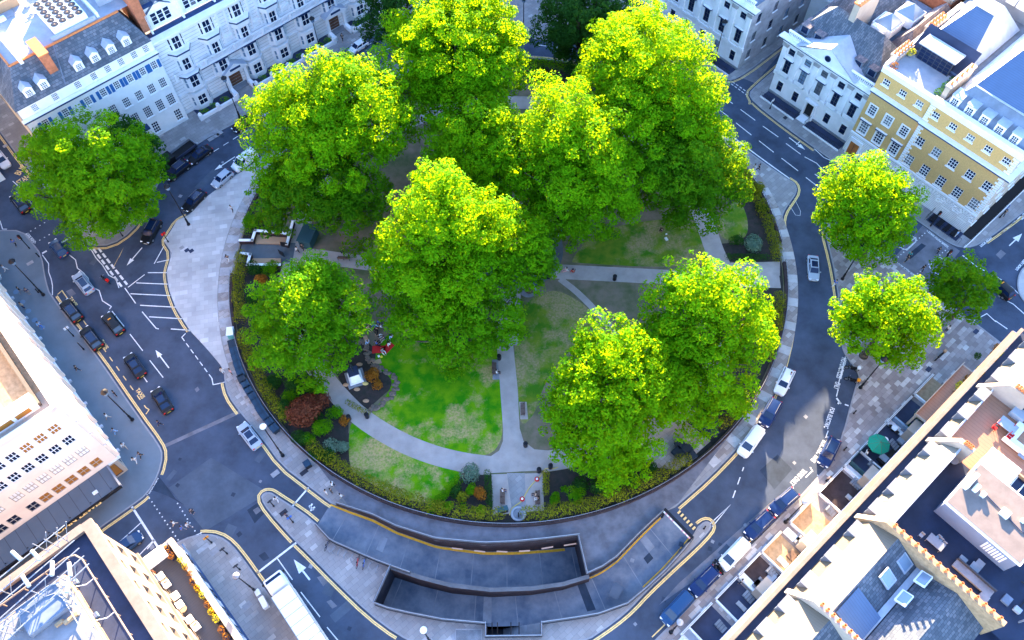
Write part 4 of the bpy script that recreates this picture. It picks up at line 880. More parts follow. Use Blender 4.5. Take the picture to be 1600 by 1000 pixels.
def facade(b, p, q, z0, z1, rows, mat, depth=.18, mb=None, glass=['glass', 'glass', 'glass', 'blind', 'glass', 'glass', 'glass', 'glass_pale', 'glass', 'blind', 'glass'], fr='frame_white'):
    """wall from p to q, seen from outside with p on the LEFT; outward normal is to the right of p->q rotated -90"""
    p = Vector((p[0], p[1])); q = Vector((q[0], q[1])); d = (q-p); L_ = d.length; d /= L_; nin = Vector((-d.y, d.x))
    # outward = (d.y,-d.x); inward = nin
    base = Vector((b.location.x, b.location.y)) if b else Vector((0, 0))
    own = mb is None; mb = mb or MB(); depth0 = depth
    def P(u, z, y=0.): v = p+d*u+nin*y-base; return (v.x, v.y, z)
    rows = sorted(rows, key=lambda r: r['z']); z = z0
    for r in rows:
        if r['z'] > z+1e-4: mb.face([P(0, z), P(L_, z), P(L_, r['z']), P(0, r['z'])], mat)
        a, c = r['z'], r['z']+r['h']; u = 0; w = r['w']
        us = r.get('us') or [L_*(k+.5)/r['n'] for k in range(r['n'])]
        ins = r.get('inset', 0); depth = depth0+ins
        for x in sorted(us):
            l, rr = x-w/2, x+w/2
            if l > u: mb.face([P(u, a), P(l, a), P(l, c), P(u, c)], mat)
            mb.face([P(l, a), P(l, a, depth), P(l, c, depth), P(l, c)], mat); mb.face([P(rr, a, depth), P(rr, a), P(rr, c), P(rr, c, depth)], mat)
            mb.face([P(l, a), P(rr, a), P(rr, a, depth), P(l, a, depth)], mat); mb.face([P(l, c, depth), P(rr, c, depth), P(rr, c), P(l, c)], mat)
            mb.face([P(l, a, depth), P(rr, a, depth), P(rr, c, depth), P(l, c, depth)], 'frame_dark' if not r.get('door') else r['door'])
            u = rr
            if not r.get('door'):
                gl = r.get('glass', glass); gl = gl[int(x*7.3+a*3) % len(gl)] if isinstance(gl, list) else gl
                m1, m2, m3 = win_mesh(w, r['h'], r.get('nx', 2), r.get('ny', 2), r.get('st', 's'), gl, r.get('fr', fr))
                v = P(x, a, ins); ang = math.atan2(d.y, d.x); wo = place(m1, 'window', b, v, ang); place(m2, 'pane', wo, (0, 0, 0), 0)
                if m3: so_ = place(m3, 'shutter', wo, (0, 0, 0), 0)
            else:
                dm = MB(); 
                for k in (-1, 1):
                    dm.box((k*w/4, depth-.05, r['h']/2), (w/2-.03, .06, r['h']-.05), r['door'])
                    for j in range(3): dm.box((k*w/4, depth-.09, r['h']*(j+.5)/3), (w/2-.25, .03, r['h']/3-.2), r['door'])
                dm.tube((.08, depth-.12, 1.0), (.08, depth-.12, 1.2), .03, .03, 'steel', 6)
                me = _tomesh(dm, 'door'); place(me, 'door', b, P(x, a), math.atan2(d.y, d.x))
        if u < L_: mb.face([P(u, a), P(L_, a), P(L_, c), P(u, c)], mat)
        z = c
    if z < z1: mb.face([P(0, z), P(L_, z), P(L_, z1), P(0, z1)], mat)
    if own: return mb.build('wall', b)
def B(name, label, s, t, cat='building', group=None): return thing(name, label, cat, ST(s, t, 0), 0, group)
class RB(MB):      # builder in grid coordinates relative to a building origin
    def __init__(s, b): super().__init__(); s.b = b.location.copy()
    def P(s, a, t, z): v = ST(a, t, z); return (v.x-s.b.x, v.y-s.b.y, z)
    def q(s, pts, mat): s.face([s.P(*p) for p in pts], mat)
    def bx(s, s0, s1, t0, t1, z0, z1, mat, bev=0.):
        c = s.P((s0+s1)/2, (t0+t1)/2, (z0+z1)/2); s.box(c, (abs(s1-s0), abs(t1-t0), abs(z1-z0)), mat, A41, bev)
    def gx(s, pts, mat): s.face([Vector(G(*p))-Vector((s.b.x, s.b.y, 0)) for p in pts], mat)
def wall_plain(rb, s0, t0, s1, t1, z0, z1, mat): rb.q([(s0, t0, z0), (s1, t1, z0), (s1, t1, z1), (s0, t0, z1)], mat)
def pots(b, s0, s1, t0, t1, z, n, mat='terracotta', r=.16, h=.6):
    """a row of chimney pots, each a part"""
    me = None
    for k in range(n):
        f = (k+.5)/n; v = ST(s0+(s1-s0)*f, t0+(t1-t0)*f, z)
        if me is None:
            mb = MB(); mb.lathe((0, 0, 0), [(r*1.25, 0), (r*1.25, .08), (r, .12), (r*.85, h*.8), (r*1.1, h*.85), (r*1.1, h), (r*.7, h), (r*.7, h-.15)], mat, 10); me = _tomesh(mb, 'chimney_pot')
        place(me, 'chimney_pot', b, (v.x-b.location.x, v.y-b.location.y, z), 0)
def rail_line(rb, pts, z, mat='black_metal', h=1.0, step=.5, r=.02):
    for (s0, t0), (s1, t1) in zip(pts[:-1], pts[1:]):
        a = Vector(rb.P(s0, t0, z+h)); c = Vector(rb.P(s1, t1, z+h)); rb.tube(a, c, r*1.3, r*1.3, mat, 5); n = max(1, int((c-a).length/step))
        for k in range(n+1): p = a.lerp(c, k/n); rb.tube((p.x, p.y, z), (p.x, p.y, z+h), r, r, mat, 4)

# ---- 1 white Georgian house, top left --------------------------------------------------
b = B('town_house', 'white house with blue shutters and a grey slate roof at the top left', 14, 112); T = 111.4
S0, S1 = 3.3, 24.9
us_ = lambda l: [ (SG(x, y, z)[0]-S0) for x, y, z in l]
cols = [5.6-S0, 8.8-S0, 12.4-S0, 15.0-S0, 17.3-S0, 19.5-S0, 21.7-S0, 23.7-S0]
def fs(rows): return rows
facade(b, ST(S0, T), ST(S1, T), 0, 17.1, [dict(z=.9, h=2.2, w=1.15, us=[cols[i] for i in (0, 1, 3, 5, 7)], nx=3, ny=4, st='s'), dict(z=4.4, h=2.2, w=1.25, us=cols, nx=4, ny=5, st='s'), dict(z=8.2, h=1.8, w=1.15, us=cols, nx=4, ny=4, st='s'), dict(z=12.0, h=1.5, w=.95, us=cols, nx=3, ny=4, st='sS'), dict(z=15.4, h=1.25, w=.95, us=cols, nx=4, ny=4, st='')], 'render_white')
r = RB(b)
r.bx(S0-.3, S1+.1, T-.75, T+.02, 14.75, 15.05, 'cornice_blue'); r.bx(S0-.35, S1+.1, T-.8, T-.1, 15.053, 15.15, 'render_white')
r.q([(S0, T, 0), (S0, T, 17.1), (S0, 130, 17.1), (S0, 130, 0)], 'stone_grey'); r.q([(S1, T, 0), (S1, 130, 0), (S1, 130, 21), (S1, T, 17.1)], 'stone_white')
for k in range(12): r.bx(S0+1+k*1.75, S0+1.15+k*1.75, T-.12, T+.01, 14.95, 15.0, 'black_metal')
r.bx(10.5, 10.62, T-.1, T, .2, 14.7, 'frame_white'); r.bx(16.8, 18.4, T-1.2, T-.003, 3.4, 3.7, 'cornice_blue'); r.bx(16.9, 17.1, T-1.1, T-.9, .2, 3.4, 'render_white'); r.bx(18.1, 18.3, T-1.1, T-.9, .2, 3.4, 'render_white')
r.build('wall_trim', b)
rf = RB(b); ZR = 21.2; T2 = 114.8
rf.q([(S0-.3, T-.35, 17.1), (S1, T-.35, 17.1), (23.2, T2, ZR), (6.2, T2, ZR)], 'slate'); rf.q([(S0-.3, 132, 17.1), (S0-.3, T-.35, 17.1), (6.2, T2, ZR), (6.2, 132, ZR)], 'slate'); rf.q([(S1, T-.35, 17.1), (S1, 118, 17.1), (23.2, T2+3, ZR), (23.2, T2, ZR)], 'slate')
rf.q([(S0-.3, T-.35, 17.1), (S0-.3, T+.3, 17.06), (S1, T+.3, 17.06), (S1, T-.35, 17.1)], 'cornice_blue')
rf.bx(6.1, 23.2, T2-.12, T2+.2, ZR-.05, ZR+.15, 'terracotta'); rf.bx(6.0, 6.3, T2, 120, ZR-.05, ZR+.15, 'terracotta')
rf.q([(6.2, T2+.2, ZR), (40, T2+.2, ZR), (40, 175, ZR), (3.3, 175, ZR), (3.3, 118, ZR), (6.2, 118, ZR)], 'roof_pale'); rf.q([(S0, 118, 0), (S0, 175, 0), (S0, 175, ZR), (S0, 118, ZR)], 'stone_cream')  # last quad: side wall added to block low sun from the left street
rf.q([(10.8, T-.3, 17.2), (11.0, T-.3, 17.35), (12.9, T2, ZR+.1), (12.7, T2, ZR)], 'lead')
ro_ = rf.build('roof', b)
def dormer(b, s, t, z, w=1.15, h=1.3, dep=2.2, mat='lead_pale', par=None, nx=3, ny=4, dirn=-1):
    """small gabled dormer facing -t"""
    o = thing('dormer', None, None, (ST(s, t, z)-b.location), A41); o.parent = b; del_ = None
    mb = MB(); hw = w/2+.13
    mb.mesh([(-hw, 0, 0), (hw, 0, 0), (hw, 0, h+.1), (0, 0, h+.5), (-hw, 0, h+.1), (-hw, dep, h), (hw, dep, h), (0, dep, h+.5)], [(0, 1, 2, 3, 4)], 'frame_white')
    mb.mesh([(-hw, 0, 0), (-hw, dep, 0), (-hw, dep, h+.1), (-hw, 0, h+.1), (hw, 0, 0), (hw, dep, 0), (hw, dep, h+.1), (hw, 0, h+.1)], [(0, 1, 2, 3), (4, 5, 6, 7)], mat)
    hh_ = hw+.12
    for sx in (-1, 1): mb.mesh([(sx*hh_, -.1, h+.04), (0, -.1, h+.56), (0, dep, h+.56), (sx*hh_, dep, h+.04)], [(0, 1, 2, 3)], mat)
    me = mb.build('dormer_case', o)
    m1, m2, _ = win_mesh(w*.8, h*.85, nx, ny, '', 'glass'); w1 = place(m1, 'window', o, (0, -.14, .12), 0); place(m2, 'pane', w1, (0, 0, 0), 0)
    return o
for px, py in [(43,143), (65,130), (121,103), (146,90), (170,76), (193,63)]:
    z = 17.75; s, t = SG(px, py, z); dormer(b, s, T+.3, z)
k = RB(b); k.bx(10.0, 11.3, T+.9, T2+1.5, 19.0, 22.2, 'brick_red'); k.bx(9.9, 11.4, T+.8, T2+1.6, 22.203, 22.35, 'terracotta'); k.build('chimney', b); k = RB(b); k.bx(24.9, 26.3, T+2, T2+5, 17, 24, 'brick_red'); k.build('chimney', b)
# plant on the flat roof
fan = thing('cooling_unit', 'bank of round black cooling fans in a white frame on the top left roof', 'cooling unit', ST(16.5, 116.2, ZR), A41)
c0 = ST(16.5, 116.2, ZR)
mb = MB(); mb.box((0, 3.0, .75), (5.2, 7.2, 1.4), 'ac_white', bev=.05)
for i in range(4):
    for j in range(6): mb.lathe((-1.9+i*1.27, .15+j*1.14, 1.44), [(.58, 0), (.58, .12), (.5, .14), (.5, .03)], 'frame_white', 14)
mb.build('casing', fan)
def fanmesh():
    mb = MB(); mb.lathe((0, 0, 0), [(.56, 0), (.56, .12)], 'black_metal', 14); mb.ball((0, 0, .1), .12, 'wicker')
    for a in range(6): mb.box((.25*math.cos(a), .25*math.sin(a), .11), (.42, .12, .02), 'roof_dark', a)
    return _tomesh(mb, 'fan')
fm = fanmesh()
for i in range(4):
    for j in range(6): place(fm, 'fan', fan, (-1.9+i*1.27, .15+j*1.14, 1.46), i*j)
r = RB(b)
for s0, s1, t0, t1, z0, z1, m in [(7.5, 8.0, 114, 130, ZR, ZR+.9, 'ac_white'), (2, 6, 118.5, 124, ZR-2, ZR-.5, 'lead'), (20.2, 20.6, 115.5, 128, ZR, ZR+.9, 'ac_white'), (21.5, 30, 117.5, 117.8, ZR, ZR+1.2, 'lead_pale'), (26, 27, 117.8, 130, ZR, ZR+1.6, 'ac_white'), (13, 20, 115.2, 115.5, ZR, ZR+.7, 'lead_pale'), (30, 38, 121, 130, ZR, ZR+2.2, 'roof_pale'), (9, 13, 126, 132, ZR, ZR+1.5, 'wicker'), (9.5, 12.5, 126.5, 131.5, ZR+1.5, ZR+1.6, 'leaf_bright')]: r.bx(s0, s1, t0, t1, z0, z1, m)
for k in range(9): r.bx(22.3, 23.7, 117.9+k*.9, 118.4+k*.9, ZR, ZR+.9, 'black_metal')
for k in range(5): r.tube(r.P(28+k*2, 120, ZR), r.P(30+k*2, 126, ZR+1.5), .06, .06, 'steel', 5)
r.build('roof_plant', b)
# ---- 2 long stone mansion block ---------------------------------------------------------
b = B('mansion_block', 'long pale stone mansion block with bay windows, balconies and pedimented doorways', 45, 113); T = 112.6; M0, M1 = 24.9, 67.5
bays = [28.6+5.5*k for k in range(7)]; doors = [35.5, 56.2]
facade(b, ST(M0, T), ST(M1, T), -1.2, 16, [dict(z=-.6, h=.8, w=.5, us=[x-M0 for s_ in bays for x in (s_-1.6, s_-.8, s_+.6) if abs(x-35.5) > 2.2 and abs(x-56.2) > 2.2], nx=1, ny=2, st=''), dict(z=.3, h=3.2, w=2.2, us=[x-M0 for x in doors], door='door_wood')], 'stone_white')
facade(b, ST(M1, T), ST(M1, 135), -1.2, 16, [dict(z=1.5+4*k, h=2, w=1.1, n=5, nx=2, ny=2, st='sf') for k in range(4)], 'stone_white')
r = RB(b)
for k in range(20): r.bx(M0, M1, T-.05, T+.0, .2+k*.8, .9+k*.8, 'stone_white') if k*.8 < 15.5 and False else None
for z in (3.9, ): r.bx(M0, M1, T-.2, T-.002, z, z+.25, 'stone_white')
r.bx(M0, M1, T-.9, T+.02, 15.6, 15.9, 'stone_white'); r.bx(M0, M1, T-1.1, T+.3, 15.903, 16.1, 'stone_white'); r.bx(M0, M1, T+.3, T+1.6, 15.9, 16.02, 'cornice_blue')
# balcony with balustrade
r.bx(30.2, M1, T-1.15, T-.004, 7.7, 7.95, 'stone_white'); r.bx(30.2, M1, T-1.12, T-.95, 8.85, 8.97, 'stone_white'); r.bx(30.25, M1, T-1.2, T-1.0, 7.55, 7.7, 'cornice_blue')
for s_ in bays: r.bx(s_-2.9, s_-2.5, T-1.2, T-.9, 7.95, 9.05, 'stone_white')
k = 30.5
while k < M1: r.bx(k, k+.1, T-1.08, T-.98, 7.95, 8.85, 'stone_white'); k += .27
# rustication grooves
k = .9
while k < 15.4:
    r.bx(M0, M1, T-.012, T+.01, k, k+.05, 'stone_grey'); k += .62
for s_ in [x+2.75 for x in bays[1:-1]]:
    r.bx(s_-.9, s_-.5, T-.22, T-.003, 9.1, 15.5, 'stone_white'); r.bx(s_+.5, s_+.9, T-.22, T-.003, 9.1, 15.5, 'stone_white'); r.bx(s_-.7, s_+.7, T-.4, T-.003, 9.9, 10.3, 'stone_white')
r.build('stone_trim', b)
def canted(b, s, t, z0, z1, hw, dp, rows, mat='stone_white', cap=True):
    """three sided bay facing -t"""
    P0, P1, P2, P3 = (s-hw, t), (s-hw*.55, t-dp), (s+hw*.55, t-dp), (s+hw, t); mb = MB()
    for (a, c, kind) in ((P0, P1, 'n'), (P1, P2, 'w'), (P2, P3, 'n')):
        L_ = math.dist(a, c); rr = []
        for z, h, w1, w2 in rows: rr.append(dict(z=z, h=h, w=w1 if kind == 'w' else w2, n=1, nx=2 if kind == 'w' else 1, ny=2, st='', glass=['glass', 'glass_pale'] if kind == 'n' else 'glass'))
        facade(b, ST(*a), ST(*c), z0, z1, rr, mat, mb=mb, depth=.14)
    rr_ = RB(b); rr_.q([(*P0, z1), (*P1, z1), (*P2, z1), (*P3, z1)], mat); rr_.q([(*P3, z0), (*P2, z0), (*P1, z0), (*P0, z0)], mat)
    for z in ([z1-.25] if cap else []):
        a = [(s-hw-.15, t), (s-hw*.55-.1, t-dp-.2), (s+hw*.55+.1, t-dp-.2), (s+hw+.15, t)]
        rr_.prism([Vector(rr_.P(x, y, 0)).to_2d() for x, y in a], z, z+.3, 'cornice_blue'); rr_.prism([Vector(rr_.P(x, y, 0)).to_2d() for x, y in a], z+.303, z+.36, 'stone_white')
    m = MB(); m.v = mb.v; m.f = mb.f; m.m = mb.m; m.mats = mb.mats
    o = m.build('bay_wall', b); rr_.build('bay_trim', b)
for i, s_ in enumerate(bays):
    if all(abs(s_-d) > 2 for d in doors): canted(b, s_, T, -.9, 3.7, 1.9, .9, [(1.0, 2.0, 1.5, .5)], cap=False)
    canted(b, s_, T, 4.2, 7.5, 1.8, .9, [(4.9, 2.2, 1.4, .55)]); canted(b, s_, T, 8.0 if i == 0 else 7.97, 11.2, 1.5, .7, [(8.5, 2.2, 1.2, .45)], cap=False)
    canted(b, s_, T, 11.22, 12.4, 1.9, 1.15, []); 
    facade_rows = [(12.6, 2.3, 1.3, .4)]; canted(b, s_, T, 12.5, 15.5, 1.45, .35, facade_rows, cap=False)
for d in doors:
    r = RB(b); 
    for sx in (-1.75, 1.75): r.bx(d+sx-.25, d+sx+.25, T-1.2, T-.7, .1, 4.0, 'stone_white'); r.bx(d+sx-.35, d+sx+.35, T-2.8, T-.7, .1, 1.1, 'stone_white', .15)
    r.bx(d-2.2, d+2.2, T-1.4, T-.003, 4.003, 4.4, 'stone_white')
    for t_ in (T-1.5, ): r.q([(d-2.4, t_, 4.4), (d+2.4, t_, 4.4), (d, t_, 5.9)], 'stone_white'); r.q([(d-2.4, t_, 4.41), (d, t_, 5.9), (d, T, 5.9), (d-2.4, T, 4.41)], 'lead_pale'); r.q([(d, t_, 5.9), (d+2.4, t_, 4.41), (d+2.4, T, 4.41), (d, T, 5.9)], 'lead_pale')
    r.bx(d-1.0, d+1.0, T-1.56, T-1.5, 4.7, 5.1, 'cornice_blue'); r.bx(d-1.6, d+1.6, T-1.2, T-.01, .02, .3, 'roof_grey'); r.build('porch', b)
# attic storey
A_ = T+1.7
facade(b, ST(M0+1.2, A_), ST(M1, A_), 16, 20.2, [dict(z=16.6, h=2.1, w=1.0, us=[x+dx-M0-1.2 for x in bays for dx in (-1.1, 0, 1.1)], nx=1, ny=3, st='')], 'stone_white')
r = RB(b)
for i, s_ in enumerate(bays):
    if i % 2 == 0: r.q([(s_-2, A_-.4, 19.2), (s_+2, A_-.4, 19.2), (s_, A_-.4, 20.6)], 'stone_white'); r.q([(s_-2.1, A_-.5, 19.2), (s_, A_-.5, 20.7), (s_, A_+1, 20.7), (s_-2.1, A_+1, 19.2)], 'lead'); r.q([(s_, A_-.5, 20.7), (s_+2.1, A_-.5, 19.2), (s_+2.1, A_+1, 19.2), (s_, A_+1, 20.7)], 'lead')
    r.bx(s_-2.6, s_-2.3, T+.8, A_, 16.1, 19.5, 'stone_white')
r.bx(M0+1.2, M1, A_-.4, A_+.3, 20.2, 20.45, 'cornice_blue'); r.bx(M0+1.2, M0+1.5, A_, 130, 16, 20.2, 'stone_white')
r.q([(M0+1.2, A_+.3, 20.3), (M1, A_+.3, 20.3), (M1, A_+5, 25.5), (M0+1.2, A_+5, 25.5)], 'slate'); r.q([(M0+1.2, A_+5, 25.5), (M1, A_+5, 25.5), (M1, 150, 25.5), (M0+1.2, 150, 25.5)], 'roof_pale')
r.build('roof', b)
for s_ in bays[::1]: dormer(b, s_, A_+1.5, 21, w=1.6, h=1.8, nx=3, ny=2)
# front wall with piers, area and planting boxes
gw = thing('garden_wall', 'white dwarf wall with stone piers along the mansion block pavement', 'wall', ST(46, 109.7, 0))
r = RB(gw)
segs = [(26.5, 33.4), (37.6, 54.0), (58.4, 64.5)]
for a, c in segs:
    r.bx(a, c, 109.55, 109.95, .1, .75, 'stone_white'); n = int((c-a)/3.6)+1
    for k in range(n+1): x = a+(c-a)*k/n; r.bx(x-.32, x+.32, 109.45, 110.05, .1, 1.35, 'stone_white', .06); r.bx(x-.2, x+.2, 109.55, 109.95, 1.35, 1.6, 'stone_white', .05)
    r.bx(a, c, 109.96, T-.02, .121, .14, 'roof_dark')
r.build('dwarf_wall', gw)
lab = iter(['leftmost clump of green area planting by the mansion block', 'second clump of area planting from the left, mansion block'])
for i, s_ in enumerate([27.5, 29.5, 31.6, 39.3, 41.3, 43.2, 45.2, 47.2, 49.2, 51.3, 53.2, 59.6, 61.5, 63.3]):
    p = ST(s_, 110.7); v, f = leaf_cloud([((0, 0, .45), (.75, .55, .5)), ((.4, .3, .4), (.5, .4, .4))], 30, .16, i, clump=False)
    t = thing('area_plant', 'green bush in the sunken area strip behind the mansion dwarf wall', 'bush', (p.x, p.y, .14), 0, 'bushes behind the mansion wall'); leaf_obj('foliage', v, f, 'leaf_bright', t)
# ---- 3 white stone building with pilasters, top right centre ---------------------------
def pil_house(name, label, S, ta, tb, n, z1, ped=None, side=None, lower=4.2, glass='glass', deep=22):
    """front faces -s at s=S running from tb (left in the picture) to ta"""
    b = B(name, label, S+4, (ta+tb)/2); w = (tb-ta)/n; us = [(k+.5)*w for k in range(n)]; mid = n//2
    facade(b, ST(S, tb), ST(S, ta), -.8, z1, [dict(z=1.2, h=2.0, w=1.05, us=[u for i, u in enumerate(us) if i != mid], nx=1, ny=2, st='f', fr='frame_dark'), dict(z=lower+.9, h=2.5, w=1.15, us=us, nx=2, ny=3, st='shb' if n < 8 else 'sh', fr='frame_dark'), dict(z=z1-3.4, h=1.25, w=1.15, us=us, nx=1, ny=2, st='sf', fr='frame_dark')], 'stone_white')
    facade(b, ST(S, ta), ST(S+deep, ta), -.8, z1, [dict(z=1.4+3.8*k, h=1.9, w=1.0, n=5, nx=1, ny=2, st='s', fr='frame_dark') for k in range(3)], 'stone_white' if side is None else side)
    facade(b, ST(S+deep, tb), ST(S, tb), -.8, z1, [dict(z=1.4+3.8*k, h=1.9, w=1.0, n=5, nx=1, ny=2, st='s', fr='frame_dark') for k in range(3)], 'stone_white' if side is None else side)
    r = RB(b)
    r.bx(S-.25, S-.002, ta-.2, tb+.2, lower-.1, lower+.3, 'stone_white'); r.bx(S-.18, S-.002, ta-.1, tb+.1, -.8, .5, 'roof_grey')
    for k in range(n+1):
        t = ta+w*k; t = min(max(t, ta+.35), tb-.35); r.bx(S-.35, S-.003, t-.38, t+.38, lower+.303, z1-1.4, 'stone_white'); r.bx(S-.5, S-.003, t-.55, t+.55, z1-2.1, z1-1.4, 'stone_grey', .08); r.bx(S-.42, S-.003, t-.48, t+.48, lower+.303, lower+.8, 'stone_white')
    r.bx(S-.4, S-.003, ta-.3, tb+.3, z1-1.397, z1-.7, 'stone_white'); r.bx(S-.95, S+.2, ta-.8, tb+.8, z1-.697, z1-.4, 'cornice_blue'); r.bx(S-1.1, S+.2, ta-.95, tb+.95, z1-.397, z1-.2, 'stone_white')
    # door case
    u = tb-us[mid]; r.bx(S-.7, S-.003, u-1.2, u+1.2, 3.4, 3.75, 'stone_white'); r.bx(S-.55, S-.003, u-1.15, u-.75, .1, 3.4, 'stone_white'); r.bx(S-.55, S-.003, u+.75, u+1.15, .1, 3.4, 'stone_white'); r.bx(S-.12, S-.004, u-.7, u+.7, .15, 3.0, 'door_black'); r.bx(S-1.8, S-.003, u-.9, u+.9, .02, .28, 'stone_white')
    # parapet / balustrade
    r.bx(S-.3, S+.1, ta, tb, z1+.75, z1+.9, 'stone_white'); r.bx(S-.3, S+.1, ta, tb, z1-.2, z1+.05, 'stone_white'); k = ta+.2
    while k < tb: r.bx(S-.2, S, k, k+.12, z1+.05, z1+.75, 'stone_white'); k += .32
    r.build('stone_trim', b)
    # area railings
    r = RB(b); r.q([(S-2.3, ta, .03), (S, ta, .03), (S, tb, .03), (S-2.3, tb, .03)][::-1], 'black_metal')
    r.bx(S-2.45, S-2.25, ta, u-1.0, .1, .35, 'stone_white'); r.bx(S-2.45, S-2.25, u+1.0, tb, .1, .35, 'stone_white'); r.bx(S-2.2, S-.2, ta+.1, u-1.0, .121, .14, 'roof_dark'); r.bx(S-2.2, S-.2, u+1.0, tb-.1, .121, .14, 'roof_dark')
    rail_line(r, [(S-2.35, ta), (S-2.35, u-1.0), (S-.2, u-1.0)], .3, step=.3); rail_line(r, [(S-.2, u+1.0), (S-2.35, u+1.0), (S-2.35, tb)], .3, step=.3); r.build('area_railing', b)
    return b
b = pil_house('stone_hall', 'white stone building with tall pilasters at the top, left of the narrow lane', 102.6, 57.0, 99.0, 12, 13.4, side='stone_grey')
r = RB(b); r.q([(102.6, 57, 13.3), (125, 57, 13.3), (125, 99, 13.3), (102.6, 99, 13.3)], 'lead')
r.bx(103.8, 124, 58.2, 98, 13.3, 16.4, 'stone_white'); r.bx(103.4, 124, 57.8, 98, 16.403, 16.7, 'lead_pale')
for k in range(8): r.bx(103.76, 103.8, 60+k*4.6, 61.6+k*4.6, 14.2, 15.9, 'glass')
r.bx(106, 122, 60, 96, 16.7, 18.2, 'lead'); r.build('roof', b)
b = pil_house('pediment_house', 'white stone house with a triangular pediment, slate roofs and tall chimneys', 102.9, 33.7, 50.1, 5, 12.3, side='stone_white')
r = RB(b); S = 102.9; zc = 12.3
ta, tb, ap = 36.8, 47.2, 42.0
r.q([(S-.9, ta, zc-.2), (S-.9, ap, zc+2.6), (S-.9, tb, zc-.2)], 'stone_white'); r.q([(S-1.2, ta-.5, zc), (S-1.2, ap, zc+2.95), (S+3.5, ap, zc+2.95), (S+3.5, ta-.5, zc)], 'lead_pale'); r.q([(S-1.2, ap, zc+2.95), (S-1.2, tb+.5, zc), (S+3.5, tb+.5, zc), (S+3.5, ap, zc+2.95)], 'lead_pale')
v0 = Vector(r.P(S-.92, ap, zc+.9)); dn = Vector((-E_.x, -E_.y, 0)); r.tube(v0, v0+dn*.06, .55, .55, 'cornice_blue', 14); r.tube(v0+dn*.06, v0+dn*.09, .4, .4, 'glass', 14)
# roofs
ev = zc+.3; 
def hip(s0, s1, t0, t1, z0, z1, m_, ins=None, mat='slate', mat2=None):
    i = ins or min((s1-s0), (t1-t0))/2*.95
    A, Bq, C_, D = (s0, t0, z0), (s1, t0, z0), (s1, t1, z0), (s0, t1, z0)
    if (t1-t0) >= (s1-s0): e, f = ((s0+s1)/2, t0+i, z1), ((s0+s1)/2, t1-i, z1); m_.q([A, D, f, e][::-1], mat); m_.q([Bq, C_, f, e], mat2 or mat); m_.q([A, Bq, e], mat2 or mat); m_.q([C_, D, f], mat)
    else: e, f = (s0+i, (t0+t1)/2, z1), (s1-i, (t0+t1)/2, z1); m_.q([A, Bq, f, e], mat); m_.q([C_, D, e, f], mat2 or mat); m_.q([D, A, e], mat); m_.q([Bq, C_, f], mat2 or mat)
r.q([(S, 33.7, zc-.1), (S+22, 33.7, zc-.1), (S+22, 50.1, zc-.1), (S, 50.1, zc-.1)], 'lead')
hip(S+1.3, S+9, 33.9, 49.9, ev, zc+4.8, r, mat='slate'); hip(S+9, S+22, 42, 50.0, ev, zc+4.2, r, mat='slate', mat2='slate_brown'); hip(S+9, S+22, 33.8, 38.0, ev, zc+3.6, r, mat='slate_brown')
r.build('roof', b)
for t_ in (35.6, 38.2, 45.8, 48.4): 
    r = RB(b); r.bx(S+1.4, S+3.6, t_-.75, t_+.75, zc+.2, zc+1.7, 'lead'); r.bx(S+1.36, S+1.4, t_-.55, t_+.55, zc+.5, zc+1.55, 'glass'); r.bx(S+1.3, S+3.7, t_-.82, t_+.82, zc+1.703, zc+1.78, 'slate_brown'); r.build('dormer', b)
def stack(b, s0, s1, t0, t1, z0, z1, n, mat='stone_cream', pm='terracotta', slab=None, r_=.16, h=.6, double=False):
    r = RB(b); r.bx(s0, s1, t0, t1, z0, z1, mat); r.bx(s0-.12, s1+.12, t0-.12, t1+.12, z1+.002, z1+.22, slab or mat); r.build('chimney', b)
    ms, mt = (s0+s1)/2, (t0+t1)/2
    if s1-s0 > t1-t0:
        if double: pots(b, s0, s1, t0+.3, t0+.3, z1+.22, n, pm, r_, h); pots(b, s0, s1, t1-.3, t1-.3, z1+.22, n, pm, r_, h)
        else: pots(b, s0, s1, mt, mt, z1+.22, n, pm, r_, h)
    else: pots(b, ms, ms, t0, t1, z1+.22, n, pm, r_, h)
stack(b, 107.5, 113.5, 42.7, 43.7, zc, 19.5, 10, slab='terracotta', pm='frame_white')
stack(b, 104.5, 108.3, 33.0, 34.2, zc, 17.8, 5, double=True, mat='stone_cream'); stack(b, 113, 117, 33.0, 34.2, zc, 18, 5, double=True, mat='stone_cream')
r = RB(b)
for (s0, t0) in ((112.5, 38.5), (117, 37.5)):
    c = (s0+1.6, t0+1.6, 16.2); r.bx(s0-.15, s0+3.35, t0-.15, t0+3.35, 13, 14.6, 'ac_white')
    for P3, Q3 in (((s0, t0), (s0+3.2, t0)), ((s0+3.2, t0), (s0+3.2, t0+3.2)), ((s0+3.2, t0+3.2), (s0, t0+3.2)), ((s0, t0+3.2), (s0, t0))): r.q([(*P3, 14.62), (*Q3, 14.62), c], 'glass_pale')
for k in range(2): r.bx(109.4+k*1.3, 110.3+k*1.3, 39.0, 41.2, 13, 15.3, 'ac_white', .05)
r.build('skylight', b)
b = B('chapel_wing', 'plain white building with arched openings closing the narrow lane', 124, 58); r = RB(b)
facade(b, ST(121, 57), ST(121, 49.5), 0, 15, [], 'stone_white')
